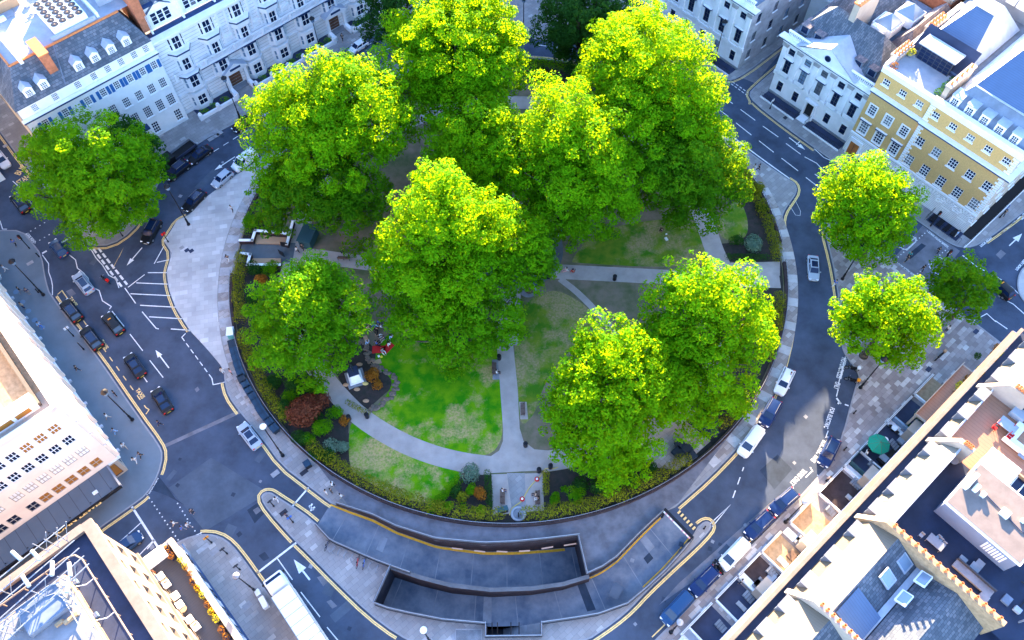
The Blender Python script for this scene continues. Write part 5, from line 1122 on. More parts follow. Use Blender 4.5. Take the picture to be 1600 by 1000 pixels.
for z, h, w in ((1.0, 2.6, 2.2), (8.0, 3.2, 1.7)):
    pts = [(-w/2, 0), (w/2, 0), (w/2, h*.6)]+[(w/2*math.cos(a*PI/10), h*.6+w/2*math.sin(a*PI/10)) for a in range(1, 10)]+[(-w/2, h*.6)]
    r.face([r.P(120.9, 53.2-u, z+v) for u, v in pts], 'glass'); 
    for (u0, v0_), (u1, v1) in zip(pts, pts[1:]+pts[:1]): r.tube(r.P(120.88, 53.2-u0, z+v0_), r.P(120.88, 53.2-u1, z+v1), .12, .12, 'stone_grey', 5)
r.bx(120.6, 121, 49.5, 57, 6.4, 6.7, 'stone_white'); r.bx(121, 150, 49, 58, 15, 15.4, 'roof_pale'); r.bx(121.3, 150, 49, 57, 0, 15, 'stone_white'); r.build('roof', b)
# ---- 4 tan brick building -----------------------------------------------------------------
b = B('brick_building', 'tan brick building with white windows and arched stone ground floor at the right', 108, 20); S = 101.6
def arched(b, S, t, z, w, h, door=None):
    """radiating stone arch with window, on a wall facing -s"""
    r = RB(b)
    for k in range(9):
        a = PI*k/8; v = Vector((math.cos(a), math.sin(a))); c = r.P(S-.09, t-v.x*(w/2+.38), z+h+v.y*(w/2+.38)); 
        M = Matrix.Rotation(A41, 3, 'Z')@Matrix.Rotation(PI/2, 3, 'Z')@Matrix.Rotation(a, 3, 'Y').inverted() if False else Matrix.Rotation(A41-PI/2, 3, 'Z')@Matrix.Rotation(-a, 3, 'Y')
        r.box(c, (.62, .16, .2), 'frame_white', M=M)
    pts = [(-w/2, 0), (w/2, 0), (w/2, h)]+[(w/2*math.cos(a*PI/10), h+w/2*math.sin(a*PI/10)) for a in range(1, 10)]+[(-w/2, h)]
    r.face([r.P(S-.03, t-u, z+v) for u, v in pts], door or 'glass')
    if not door:
        for k in range(1, 5): u = -w/2+w*k/5; r.tube(r.P(S-.05, t-u, z), r.P(S-.05, t-u, z+h+math.sqrt(max(0, (w/2)**2-u*u))), .03, .03, 'frame_white', 4)
        for k in range(1, 5): v = h*k/3.2; ww = w/2 if v < h else math.sqrt(max(0, (w/2)**2-(v-h)**2)); r.tube(r.P(S-.05, t-ww, z+v), r.P(S-.05, t+ww, z+v), .03, .03, 'frame_white', 4)
    r.build('arched_window' if not door else 'arched_door', b)
T0, TM, TE = 10.6, 24.9, 33.5; LL = TE-TM; LR = TM-T0
w3 = [LL*(k+.5)/3 for k in range(3)]; w5 = [LR*(k+.5)/5 for k in range(5)]
facade(b, ST(S+.15, TE), ST(S+.15, TM), -.8, 17.5, [dict(z=4.9, h=2.2, w=1.35, us=w3, nx=3, ny=4, st='sfh'), dict(z=8.9, h=1.9, w=1.2, us=w3, nx=3, ny=4, st='sf'), dict(z=15.0, h=1.1, w=1.15, us=w3, nx=3, ny=2, st='s'), dict(z=.9, h=2.1, w=1.2, us=[w3[1], w3[2]], nx=3, ny=5, st='s'), ][0:3], 'brick_yellow')
facade(b, ST(S, TM), ST(S, T0), -.8, 17.5, [dict(z=4.9, h=2.1, w=1.35, us=w5, nx=3, ny=4, st='s'), dict(z=9.2, h=1.7, w=1.3, us=w5, nx=3, ny=3, st='s'), dict(z=15.0, h=1.1, w=1.15, us=w5, nx=3, ny=2, st='s')], 'brick_yellow')
facade(b, ST(S, T0), ST(S+35, T0), -.8, 17.5, [dict(z=1.2, h=2.1, w=1.3, n=10, nx=3, ny=4, st='s'), dict(z=4.9, h=2.1, w=1.3, n=10, nx=3, ny=4, st='s'), dict(z=9.2, h=1.7, w=1.3, n=10, nx=3, ny=3, st='s'), dict(z=15.0, h=1.1, w=1.15, n=10, nx=3, ny=2, st='s')], 'stone_cream')
r = RB(b)
for a, c in ((T0-.7, TM), ): r.bx(S-.7, S-.002, a, c, 13.2, 13.5, 'cornice_blue'); r.bx(S-.8, S-.002, a-.1, c, 13.503, 13.7, 'render_white')
r.bx(S-.5, S+.15, TM+.01, TE, 13.2, 13.5, 'cornice_blue'); r.bx(S-.6, S+.15, TM+.01, TE, 13.503, 13.7, 'render_white')
r.bx(S+.001, S+35, T0-.7, T0-.002, 13.2, 13.5, 'cornice_blue'); r.bx(S+.001, S+35, T0-.8, T0-.003, 13.503, 13.7, 'render_white')
r.bx(S-.25, S+.5, T0-.25, TM, 17.0, 18.1, 'render_white'); r.bx(S+.5, S+35, T0-.25, T0+.4, 17.0, 18.1, 'render_white'); r.bx(S-.1, S+.5, TM+.003, TE, 17.0, 17.9, 'render_white')
# quoins
for t_, wd_ in ((TM-.05, 0), (T0+.0, 0), ):
    for k in range(30):
        z = 4.6+k*.42
        if not 13.1 < z < 13.8 and z < 17: r.bx(S-.07, S-.002, (t_-.0) if t_ == T0 else t_-.9+.3*(k % 2), t_+.9-.3*(k % 2) if t_ == T0 else t_, z, z+.3, 'frame_white')
# rusticated ground floor
r.bx(S-.06, S-.002, T0, TE, .1, 4.3, 'render_white'); r.bx(S-.3, S-.003, T0, TE, 4.303, 4.55, 'render_white')
k = .3
while k < 4.2: r.bx(S-.075, S-.061, T0, TE, k, k+.05, 'stone_grey'); k += .3
# blind arch between first-floor windows
r.build('stone_trim', b)
for i, u in enumerate(w5): arched(b, S-.02, TM-u, .5 if i == 2 else 1.2, 1.6 if i != 2 else 1.7, 2.0 if i == 2 else 1.5, 'door_wood' if i == 2 else None)
for i in (1, 2):
    m1, m2, _ = win_mesh(1.2, 2.1, 3, 5, 's', 'glass'); v = ST(S-.2, TE-w3[i], 1.2)-b.location; w1 = place(m1, 'window', b, v, A41-PI/2); place(m2, 'pane', w1, (0, 0, 0), 0)
r = RB(b); v = TE-w3[0]-.2; r.bx(S-.35, S-.063, v-1.1, v+1.1, .1, 3.6, 'stone_white'); r.bx(S-.42, S-.36, v-.8, v+.8, .15, 2.9, 'door_orange'); r.bx(S-.5, S-.36, v-.05, v+.05, .2, 2.9, 'door_wood'); r.build('entrance', b)
r = RB(b)
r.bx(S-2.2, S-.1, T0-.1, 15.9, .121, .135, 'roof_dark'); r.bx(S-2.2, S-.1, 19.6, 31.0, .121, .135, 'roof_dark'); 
for k in range(4): r.bx(S-1.9, S-.3, 11.2+k*1.25, 11.9+k*1.25, .136, .3, 'black_metal')
rail_line(r, [(S-2.3, 15.9), (S-2.3, T0-.6)], .12, step=.3, h=1.2); rail_line(r, [(S-2.3, 19.6), (S-2.3, 31)], .12, step=.3, h=1.2); rail_line(r, [(S-2.3, T0-1.6), (S+34, T0-1.6)], .12, step=.4, h=1.1)
r.bx(S-2.4, S+34, T0-1.7, T0-1.5, .1, .4, 'stone_white'); r.bx(S-.3, S+34, T0-1.48, T0-.02, .121, .14, 'black_metal'); rail_line(r, [(S-2.3, 17.0-.9), (S-.2, 17.0-.9)], .12, h=1.2); rail_line(r, [(S-2.3, 18.9), (S-.2, 18.9)], .12, h=1.2)
r.build('area_railing', b)
r = RB(b); zf = 17.0
# terrace with glass doors; big lead roofs behind
r.bx(S+.2, S+6.5, TM-.4, TE-.3, zf-.2, zf+.03, 'roof_pale')
r.bx(S+.5, S+20, TE-.3, TE+.2, zf-.5, zf+1.1, 'render_white'); r.bx(S+.4, S+6.5, TM-.5, TM-.1, zf, zf+.02, 'lead')
r.q([(S+6.4, TM-.3, zf), (S+6.4, TE-.3, zf), (S+9.5, TE-.3, zf+3.4), (S+9.5, TM-.3, zf+3.4)][::-1], 'roof_dark')
def seamroof(s0, s1, t0, t1, i):  # sun and shade coloured in: blue front slope, white sunlit hip
    z0, z1 = zf+.4, zf+4.6; m = s0+9.5
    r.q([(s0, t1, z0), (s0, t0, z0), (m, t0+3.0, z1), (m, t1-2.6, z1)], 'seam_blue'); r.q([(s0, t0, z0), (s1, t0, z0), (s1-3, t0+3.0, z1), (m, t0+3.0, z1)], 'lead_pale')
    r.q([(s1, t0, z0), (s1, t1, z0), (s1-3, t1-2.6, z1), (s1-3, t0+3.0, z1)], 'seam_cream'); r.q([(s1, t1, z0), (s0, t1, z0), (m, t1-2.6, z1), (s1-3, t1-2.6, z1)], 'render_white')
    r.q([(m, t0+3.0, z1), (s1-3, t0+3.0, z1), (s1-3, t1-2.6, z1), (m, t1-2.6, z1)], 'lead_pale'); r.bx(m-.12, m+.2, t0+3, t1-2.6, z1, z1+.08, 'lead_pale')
seamroof(S+6.6, S+22, TM-.4, TE-.5, 2.4)
z0 = zf+.3
r.q([(S+.7, TM-1.2, z0), (S+.7, T0+.3, z0), (S+3.2, T0+2.6, z0+3.3), (S+3.2, TM-3.2, z0+3.3)], 'lead'); r.q([(S+.7, T0+.3, z0), (S+22, T0+.3, z0), (S+20, T0+2.6, z0+3.3), (S+3.2, T0+2.6, z0+3.3)], 'lead_pale'); r.q([(S+3.2, T0+2.6, z0+3.3), (S+3.2, TM-3.2, z0+3.3), (S+12, TM-5, z0+7.2), (S+12, T0+5, z0+7.2)][::-1], 'seam_blue'); r.q([(S+3.2, TM-3.2, z0+3.3), (S+22, TM-3.2, z0+3.3), (S+18, TM-5, z0+7.2), (S+12, TM-5, z0+7.2)], 'render_white'); r.q([(S+3.2, T0+2.6, z0+3.3), (S+22, T0+2.6, z0+3.3), (S+18, T0+5, z0+7.2), (S+12, T0+5, z0+7.2)], 'lead'); r.q([(S+12, T0+5, z0+7.2), (S+18, T0+5, z0+7.2), (S+18, TM-5, z0+7.2), (S+12, TM-5, z0+7.2)], 'lead_pale'); r.q([(S+22, TM-1.2, z0), (S+.7, TM-1.2, z0), (S+3.2, TM-3.2, z0+3.3), (S+22, TM-3.2, z0+3.3)], 'render_white'); r.q([(S+.3, T0, zf-.05), (S+35, T0, zf-.05), (S+35, TE, zf-.05), (S+.3, TE, zf-.05)], 'roof_grey')  # slopes again coloured blue for shade, white for sun
r.bx(S+21, S+35, T0+1, T0+8, zf, zf+.3, 'seam_plain'); r.bx(S+24, S+34, T0+12, TE-1, zf, zf+2.6, 'roof_pale'); r.bx(S+3, S+3.25, T0+2.6, TM-3.2, z0+3.3, z0+3.42, 'lead_pale'); r.build('roof', b)
for k in range(5): 
    o = RB(b); t_ = T0+2.4+k*2.35; o.bx(S+.9, S+2.8, t_-.7, t_+.7, zf+.3, zf+2.3, 'render_white'); o.bx(S+.86, S+.9, t_-.42, t_+.42, zf+.7, zf+1.9, 'glass'); o.bx(S+.8, S+2.8, t_-.8, t_+.8, zf+2.303, zf+2.45, 'lead_pale')
    for q_ in (-.14, .14): o.bx(S+.83, S+.862, t_+q_-.03, t_+q_+.03, zf+.7, zf+1.9, 'frame_white')
    for q_ in (1.0, 1.3, 1.6): o.bx(S+.83, S+.862, t_-.42, t_+.42, zf+q_-.02, zf+q_+.02, 'frame_white')
    o.build('dormer', b)
stack(b, S+1.2, S+7.5, TM-1.0, TM-.3, zf, zf+2.6, 5, mat='stone_cream', r_=.14, h=.45)
o = RB(b); 
o.bx(S+6.0, S+6.3, TM+1.5, TM+6.9, zf+.02, zf+2.6, 'frame_dark'); o.bx(S+5.6, S+8.3, TM+1.2, TM+7.3, zf+2.603, zf+2.8, 'lead_pale')
for k in range(6): 
    for j in range(4): o.bx(S+5.96, S+6.0, TM+1.65+k*.86, TM+2.4+k*.86, zf+.15+j*.6, zf+.65+j*.6, 'glass')
o.build('terrace_door', b)
for k, (s_, t_, m_, l_) in enumerate([(S+5.5, TE-1.0, 'flower_yellow', 'yellow flowering pot plant at the back corner of the roof terrace'), (S+1.2, TE-1.0, 'leaf_orange', 'small dark pot plant at the front corner of the roof terrace'), (S+1.6, TM+.3, 'leaf_bright', 'row of leafy terrace planting against the chimney wall, front end'), (S+3.4, TM+.3, 'leaf_bright', 'row of leafy terrace planting against the chimney wall, middle'), (S+5.0, TM+.3, 'leaf_dark', 'row of leafy terrace planting against the chimney wall, far end')]):
    p = ST(s_, t_, zf); t = thing('potted_plant', l_, 'plant', p, A41); v, f = leaf_cloud([((0, 0, .75), (.8, .6, .55))], 40, .17, k, clump=False); leaf_obj('foliage', v, f, m_, t); mb = MB(); mb.lathe((0, 0, 0), [(.3, 0), (.4, .5), (.36, .5), (.34, .4)], 'lead', 12); mb.build('pot', t)
ac = thing('air_conditioner', 'rows of white air conditioning boxes on the roof at the far top right', 'air conditioner', ST(S+23.5, 27, zf+2.6), A41); 
for i in range(2):
    for j in range(4):
        mb = MB(); mb.box((i*1.6, -j*1.7+1, .8), (1.4, 1.5, 1.6), 'ac_white', bev=.05); mb.lathe((i*1.6, -j*1.7+1, 1.6), [(.5, 0), (.5, .06), (.4, .06), (.4, .01)], 'frame_dark', 12); mb.build('fan_unit', ac)
# roofs beyond, top right
b = B('rear_block', 'red brick and grey roofed backs of houses at the far top right', 133, 40); r = RB(b)
for s0, s1, t0, t1, z1, m, tm in [(125.5, 134, 36, 47, 14, 'brick_red', 'seam_blue'), (126, 134, 24, 35.5, 13, 'stone_cream', 'roof_pale'), (135, 146, 28, 44, 16, 'brick_red', 'slate_brown'), (138, 160, 8, 27.5, 15, 'stone_cream', 'roof_grey'), (126, 140, 48, 56.5, 15.5, 'stone_white', 'lead'), (147, 165, 28.5, 50, 15, 'stone_cream', 'seam_plain')]:
    r.bx(s0, s1, t0, t1, 0, z1, m); r.bx(s0+.2, s1-.2, t0+.2, t1-.2, z1+.002, z1+.1, tm); r.bx(s0, s1, t0, t0+.25, z1, z1+.7, 'stone_cream'); r.bx(s0, s0+.25, t0+.3, t1, z1, z1+.7, 'stone_cream')
for k in range(9): r.bx(128+k*1.9, 129.2+k*1.9, 30+k % 3*2, 31.5+k % 3*2, 13.0, 14.4+k % 2, 'ac_white' if k % 2 else 'lead')
r.build('wall', b)
# ---- 5 pale office block, left ------------------------------------------------------------
b = B('department_store', 'pale stone block tinted pink for bounce light, with rows of orange lit windows on the left', -20, 70); S, T, Z1 = -13.1, 62.0, 20.8
facade(b, ST(S, T), ST(S, 110), 4.6, Z1, [dict(z=5.6, h=2.2, w=1.7, n=16, nx=2, ny=2, st='', fr='frame_dark'), dict(z=9.4, h=1.9, w=1.6, n=16, nx=2, ny=2, st='', inset=.35, fr='frame_dark'), dict(z=13.0, h=1.9, w=1.6, n=16, nx=2, ny=2, st='', inset=.35, fr='frame_dark'), dict(z=16.6, h=1.9, w=1.6, n=16, nx=2, ny=2, st='', inset=.35, fr='frame_dark')], 'stone_bounce')
n = 22; L_ = 40; us = [L_-2.0-k*1.68 - (.8 if k > 5 else 0) for k in range(n)]
facade(b, ST(S-L_, T), ST(S, T), 4.6, Z1, [dict(z=5.6, h=1.8, w=1.25, us=us, nx=2, ny=2, st='', glass=['glass_glow', 'glass', 'glass_glow'], fr='stone_cream'), dict(z=9.4, h=1.8, w=1.25, us=us, nx=3, ny=2, st='', glass='render_white', fr='stone_cream'), dict(z=13.0, h=1.7, w=1.2, us=us, nx=3, ny=2, st='', glass=['glass', 'glass', 'glass_glow']), dict(z=16.4, h=1.7, w=1.2, us=us, nx=3, ny=2, st='', glass=['glass_glow', 'glass', 'glass_glow', 'glass'])], 'stone_bounce')
facade(b, ST(S-.3, T+.3), ST(S-.3, 110), 0, 4.6, [dict(z=.5, h=3.2, w=3.6, n=9, nx=2, ny=1, st='', fr='frame_dark')], 'stone_cream'); facade(b, ST(S-L_, T+.3), ST(S-.3, T+.3), 0, 4.6, [dict(z=.4, h=3.0, w=3.4, n=9, nx=2, ny=1, st='', fr='frame_dark', glass='glass_glow')], 'stone_cream')
r = RB(b)
r.q([(S-L_, T-3.3, 4.2), (S-1.6, T-3.3, 4.2), (S-1.6, T-.01, 4.55), (S-L_, T-.01, 4.55)], 'canopy'); r.bx(S-L_, S-1.5, T-3.5, T-3.3, 3.75, 4.3, 'black_metal'); r.bx(S-1.6, S-1.4, T-3.4, T, 3.75, 4.6, 'steel')
r.q([(S-1.6, T-3.3, 3.7), (S-L_, T-3.3, 3.7), (S-L_, T, 3.7), (S-1.6, T, 3.7)], 'frame_dark')
r.bx(S-1.3, S+.35, T-.1, T+48, 4.35, 4.6, 'stone_white')
for k in range(17): r.bx(S+.003, S+.5, T+.4+k*3-.2, T+.4+k*3+.2, 4.61, 19.8, 'stone_bounce')
for z in (8.4, 12.1, 15.7): r.bx(S+.003, S+.3, T, T+48, z, z+.3, 'stone_bounce')
k = T+1
while k < T+46: r.bx(S+.4, S+.7, k, k+.35, 4.0, 4.35, 'lead_pale'); k += 4.4
for k in range(14): r.bx(S-2.6-k*2.8, S-2.5-k*2.8, T-3.0, T-2.9, 4.28, 4.4, 'black_metal')
r.build('canopy', b)
t = text_mesh('JOHN LEWIS', .55, 'yellow_paint', 'sign_lettering', bold=.02); t.parent = b; v = ST(S-7.5, T-3.52, 4.02)-b.location; t.location = v; t.rotation_euler = (PI/2*.55, 0, A41); t.scale = (2.0, 1, 1)
r = RB(b); r.bx(S-4.6, S-4.0, T-2.4, T-2.0, 4.35, 4.6, 'frame_white'); r.build('roof_box', b)
# roof: parapet, terrace, inner raised block
r = RB(b)
r.q([(S-L_, T, Z1-.9), (S, T, Z1-.9), (S, 112, Z1-.9), (S-L_, 112, Z1-.9)], 'stone_cream')
r.bx(S-.45, S, T, 112, Z1-.9, Z1, 'stone_bounce'); r.bx(S-L_, S-.45, T, T+.45, Z1-.9, Z1, 'stone_bounce'); r.bx(S-1.6, S-1.2, T+1.8, 112, Z1-.9, Z1-.2, 'seam_plain')
r.q([(S-4.6, T+3.6, Z1-.88), (S-.5, T+3.6, Z1-.88), (S-.5, 112, Z1-.88), (S-4.6, 112, Z1-.88)], 'brick_tan')
rail_line(r, [(S-L_, T+1.0), (S-3.2, T+1.0)], Z1-.9, 'stone_grey', .9, .3); 
r.build('roof', b)
b2s, b2t = S-5.0, T+6.0
facade(b, ST(b2s-30, b2t), ST(b2s, b2t), Z1-.9, 25.5, [dict(z=21.4, h=1.6, w=1.5, n=11, nx=2, ny=1, st='', glass=['glass', 'glass_pale'])], 'stone_cream'); facade(b, ST(b2s, b2t), ST(b2s, 112), Z1-.9, 25.5, [dict(z=21.4, h=1.6, w=1.5, n=14, nx=2, ny=1, st='')], 'stone_cream')
r = RB(b); r.q([(b2s-30, b2t, 25.3), (b2s, b2t, 25.3), (b2s, 112, 25.3), (b2s-30, 112, 25.3)], 'wicker'); r.bx(b2s-30, b2s+.2, b2t-.2, b2t+.4, 25.3, 25.9, 'render_white'); r.bx(b2s-.4, b2s+.2, b2t+.4, 112, 25.3, 25.9, 'render_white'); r.bx(S-L_, S-1.5, T+1.6, T+3.2, Z1-.87, Z1+.5, 'render_white')
for k in range(16): r.bx(S-4-k*2.1, S-2.3-k*2.1, T+1.58, T+1.6, Z1-.5, Z1+.3, 'glass_glow')
for k in range(5): r.bx(b2s-6-k*5, b2s-3-k*5, b2t+3, b2t+6, 25.3, 26.6, 'ac_white' if k % 2 else 'brick_red')
r.build('upper_roof', b)
# ---- 6 second block with masts, roof terrace in front --------------------------------------
b = B('corner_block', 'cream stone corner block with a cluttered roof and railed walkway at the bottom left', -22, 40); S, T, Z1 = -16.5, 47.0, 21.5
facade(b, ST(S, 8), ST(S, T), 5.5, Z1, [dict(z=6.4, h=2.2, w=1.3, n=14, nx=2, ny=2, st='', inset=.5, fr='frame_dark'), dict(z=10.3, h=2.0, w=1.3, n=14, nx=2, ny=2, st='', inset=.5, fr='frame_dark'), dict(z=14.0, h=2.0, w=1.3, n=14, nx=2, ny=2, st='', inset=.5, fr='frame_dark'), dict(z=17.5, h=1.7, w=1.2, n=14, nx=2, ny=2, st='', inset=.5, fr='frame_dark')], 'stone_warm')
facade(b, ST(S, T), ST(S-36, T), 0, Z1, [dict(z=1.5+3.8*k, h=2.0, w=1.3, n=11, nx=2, ny=2, st='s') for k in range(5)], 'stone_warm')
r = RB(b)
r.bx(S-.6, S+.5, 8, T+.3, Z1, Z1+.5, 'stone_warm'); r.bx(S-36, S-.6, T-.5, T+.4, Z1, Z1+.5, 'stone_warm'); r.bx(S, S+.35, 8, T+.2, 20.2, 20.6, 'brick_tan'); r.bx(S-.1, S+.25, 8, T, 9.4, 9.7, 'stone_warm')
r.q([(S-36, 8, Z1-.2), (S, 8, Z1-.2), (S, T, Z1-.2), (S-36, T, Z1-.2)], 'roof_dark')
r.bx(S-36, S-3.9, 8, T-3.6, Z1-.2, Z1+1.3, 'brick_tan'); r.q([(S-36, 8, Z1+1.31), (S-4, 8, Z1+1.31), (S-4, T-3.8, Z1+1.31), (S-36, T-3.8, Z1+1.31)], 'roof_grey')
r.q([(S-11, 12, Z1+1.33), (S-5.2, 12, Z1+1.33), (S-5.2, 33, Z1+1.33), (S-11, 30, Z1+1.33)], 'seam_plain')
r.build('roof', b)
r = RB(b)
def railpath(r, inset, z, rad, mat, step=2.2, low=.9):
    pts = [(S-inset, 9), (S-inset, T-inset-1.2), (S-inset-.35, T-inset-.35), (S-inset-1.2, T-inset), (S-34, T-inset)]; P = [Vector(r.P(a, c, z)) for a, c in pts]; r.path(P, rad, mat, 6)
    for a, c in zip(P[:-1], P[1:]):
        n = max(1, int((c-a).length/step))
        for k in range(n+1): p = a.lerp(c, k/n); r.tube(p, (p.x, p.y, z-low), rad*.7, rad*.7, mat, 5)
railpath(r, 2.0, Z1+.9, .09, 'stone_warm'); railpath(r, 4.1, Z1+2.3, .07, 'steel'); railpath(r, 4.1, Z1+1.85, .05, 'steel'); railpath(r, 4.8, Z1+2.3, .05, 'steel')
for k in range(8): v = 12+k*4.2; r.path([Vector(r.P(S-2.0, v, Z1+.8)), Vector(r.P(S-3.0, v+.2, Z1+.3)), Vector(r.P(S-3.8, v+.6, Z1+.5))], .05, 'frame_white', 5); r.bx(S-3.9, S-3.5, v+1, v+1.5, Z1-.15, Z1+.25, 'glass_pale')
r.build('roof_railing', b)
# antenna frames
an = thing('antenna_mast', 'tangle of white mobile phone antennas on a steel frame on the bottom left roof', 'antenna', G(66, 905, Z1+1.3), A41); mb = MB(); rg = random.Random(4)
for k in range(6): mb.path([Vector((-6, -4+k*1.1, 1.6+.3*(k % 2))), Vector((4.5, -2.6+k*1.0, 1.8))], .06, 'steel', 5)
for k in range(12): x = rg.uniform(-6, 4.5); y = rg.uniform(-4, 3); mb.tube((x, y, 0), (x, y, 3.2), .05, .05, 'steel', 5); mb.tube((x, y, .4), (x+1.2, y+.8, 2.2), .035, .035, 'steel', 5)
mb.box((-1, -3, .5), (4, 3, .9), 'lead', bev=.05); mb.build('frame', an)
for i, (x, y, a) in enumerate([(-6.2, 2.2, .1), (-4.6, 3.2, .2), (-3.4, 4.2, .15), (-1.8, 4.8, .1), (-.2, 2.4, .9), (1.2, 1.2, .8), (-.6, -.4, .7), (1.8, -1.0, .2), (3.0, -2.2, .3), (2.2, -3.4, .1)]):
    mb = MB(); mb.box((x, y, 2.4), (1.5, .36, .28), 'roof_pale', a+(.9 if i > 3 else 0), .1); mb.build('antenna', an)
for i, (x, y, w, d, h, m, l) in enumerate([(-15.5, -9, 6.5, 1.9, 1.6, 'ac_white', 'long white ribbed tank on the bottom left roof'), (-13.5, -13.5, 2.2, 2.2, 1.6, 'roof_pale', 'square pale roof housing below the antennas'), (-12.0, -16.2, 3.2, 2.0, 1.5, 'ac_white', 'louvred white plant box on the bottom left roof'), (-15.6, -17.2, 2.4, 2.0, 1.2, 'render_white', 'white domed vent box at the lower left roof'), (-9.5, -22, 2.6, 2.2, 1.3, 'ac_white', 'white vent hood near the bottom edge of the roof')]):
    t = thing('roof_unit', l, 'roof unit', ST(S+x+3, T+y-1.5, Z1+1.3), A41); mb = MB(); mb.box((0, 0, h/2+.2), (w, d, h), m, bev=.15)
    for k in (-1, 1):
        for j in (-1, 1): mb.box((k*w*.4, j*d*.35, .1), (.2, .2, .2), 'lead')
    mb.build('casing', t); mb = MB()
    for k in range(int(w/.35)): mb.box((-w/2+.25+k*.35, -d/2-.01, h*.55), (.08, .04, h*.7), 'stone_grey')
    mb.build('louvre', t)
rg = random.Random(9); r = RB(b)
for k in range(70): s_ = S-5.5-rg.uniform(0, 20); t_ = T-5-rg.uniform(0, 30); r.bx(s_, s_+rg.uniform(.4, 1.6), t_, t_+rg.uniform(.3, .8), Z1+1.32, Z1+1.6+rg.random()*.5, rg.choice(['ac_white', 'lead', 'brick_tan', 'black_metal', 'steel']))
r.build('roof_clutter', b)
# low terrace building
b = B('terrace_block', 'low white shop building with a roof terrace of chairs and flower boxes', -14.5, 36); SA, SB, ZT = -16.4, -13.1, 6.0
facade(b, ST(SB, 8), ST(SB, 47.1), 0, ZT+.2, [dict(z=.4, h=2.6, w=1.9, n=14, nx=2, ny=1, st='', fr='frame_dark'), dict(z=3.8, h=1.5, w=1.2, n=20, nx=2, ny=2, st='')], 'stone_white')
facade(b, ST(SB, 47.1), ST(SA, 47.1), 0, ZT+.2, [], 'stone_cream')
r = RB(b); r.q([(SA, 8, ZT), (SB, 8, ZT), (SB, 47.1, ZT), (SA, 47.1, ZT)], 'deck_grey'); r.bx(SB-.35, SB+.25, 8, 47.3, ZT+.2, ZT+1.0, 'stone_cream'); r.bx(SA, SB-.35, 46.8, 47.3, ZT+.2, ZT+.9, 'stone_cream'); r.bx(SB+.251, SB+.45, 8, 47.4, 3.2, 3.45, 'cornice_blue'); r.build('roof', b)
for i, (px, py, l) in enumerate([(287,880,'first flower box on the roof terrace, by the sunshade'), (296,893,'second flower box, orange blooms, on the roof terrace'), (306,915,'flower box in the middle of the terrace parapet'), (314,925,'fourth flower box along the terrace parapet'), (329,950,'fifth flower box along the terrace parapet'), (335,962,'sixth box with yellow leaves along the terrace parapet'), (351,990,'lowest flower box near the picture edge'), (265,864,'orange flowers at the terrace corner behind the sunshade')]):
    p = G(px, py, ZT+.5); t = thing('flower_box', l, 'flower box', (p.x, p.y, ZT), A41+PI/2); v, f = leaf_cloud([((-.5, 0, .8), (.55, .4, .35)), ((.5, 0, .8), (.5, .4, .35))], 45, .15, i, clump=False); leaf_obj('flower', v, f, 'leaf_orange' if i in (1, 2, 4, 6, 7) else 'flower_yellow', t); mb = MB(); mb.box((0, 0, .3), (1.9, .5, .6), 'roof_dark', bev=.03); mb.build('planter', t)
def armchair(px, py, z, label, group, mat='canvas_white', rz=0.):
    p = G(px, py, z); t = thing('terrace_chair', label, 'chair', p, rz, group); mb = MB(); mb.box((0, 0, .38), (.75, .7, .2), mat, bev=.05); mb.build('seat', t)
    mb = MB(); mb.box((0, .35, .65), (.8, .14, .55), mat, bev=.05); mb.box((-.4, 0, .5), (.1, .7, .3), mat, bev=.03); mb.box((.4, 0, .5), (.1, .7, .3), mat, bev=.03); mb.build('backrest', t)
    for a in (-.33, .33):
        for c in (-.3, .3): mb = MB(); mb.tube((a, c, 0), (a, c, .3), .03, .03, 'wood_brown', 5); mb.build('leg', t)
for i, (px, py, l) in enumerate([(254,902,'terrace armchair nearest the sunshade'), (263,914,'terrace armchair second from the sunshade'), (277,932,'single white armchair in the middle of the terrace'), (284,946,'white armchair beside the round table, upper of the lower pair'), (299,969,'white armchair, upper one of the last pair on the terrace'), (309,980,'lowest white armchair on the terrace')]): armchair(px, py, ZT+.3, l, 'white armchairs on the low roof terrace', rz=A41+PI/2)
def table(px, py, z, label, r_=.4, mat='wicker', h=.6, group=None):
    p = G(px, py, z); t = thing('round_table', label, 'table', p, 0, group); mb = MB(); mb.lathe((0, 0, h-.05), [(r_, 0), (r_, .05)], mat, 18); mb.build('table_top', t); mb = MB(); mb.tube((0, 0, 0), (0, 0, h-.05), .05, .05, 'black_metal', 6); mb.lathe((0, 0, 0), [(r_*.6, 0), (r_*.5, .04)], 'black_metal', 12); mb.build('leg', t)
table(259, 908, ZT+.3, 'small round table between the upper pair of terrace armchairs'); table(289, 953, ZT+.3, 'small round table by the middle terrace armchair'); table(304, 975, ZT+.3, 'small round table between the lowest terrace armchairs')
sp = thing('sunshade', 'white canvas sunshade on an orange frame at the terrace corner', 'sunshade', G(252, 878, ZT), A41); mb = MB(); mb.box((0, 0, 2.0), (2.6, 1.7, .35), 'canvas_white', bev=.15); mb.build('canopy', sp)
for a in (-1.1, 1.1):
    for c in (-.7, .7): mb = MB(); mb.tube((a, c, 0), (a*1.05, c*1.05, 1.9), .05, .05, 'terracotta', 6); mb.build('leg', sp)
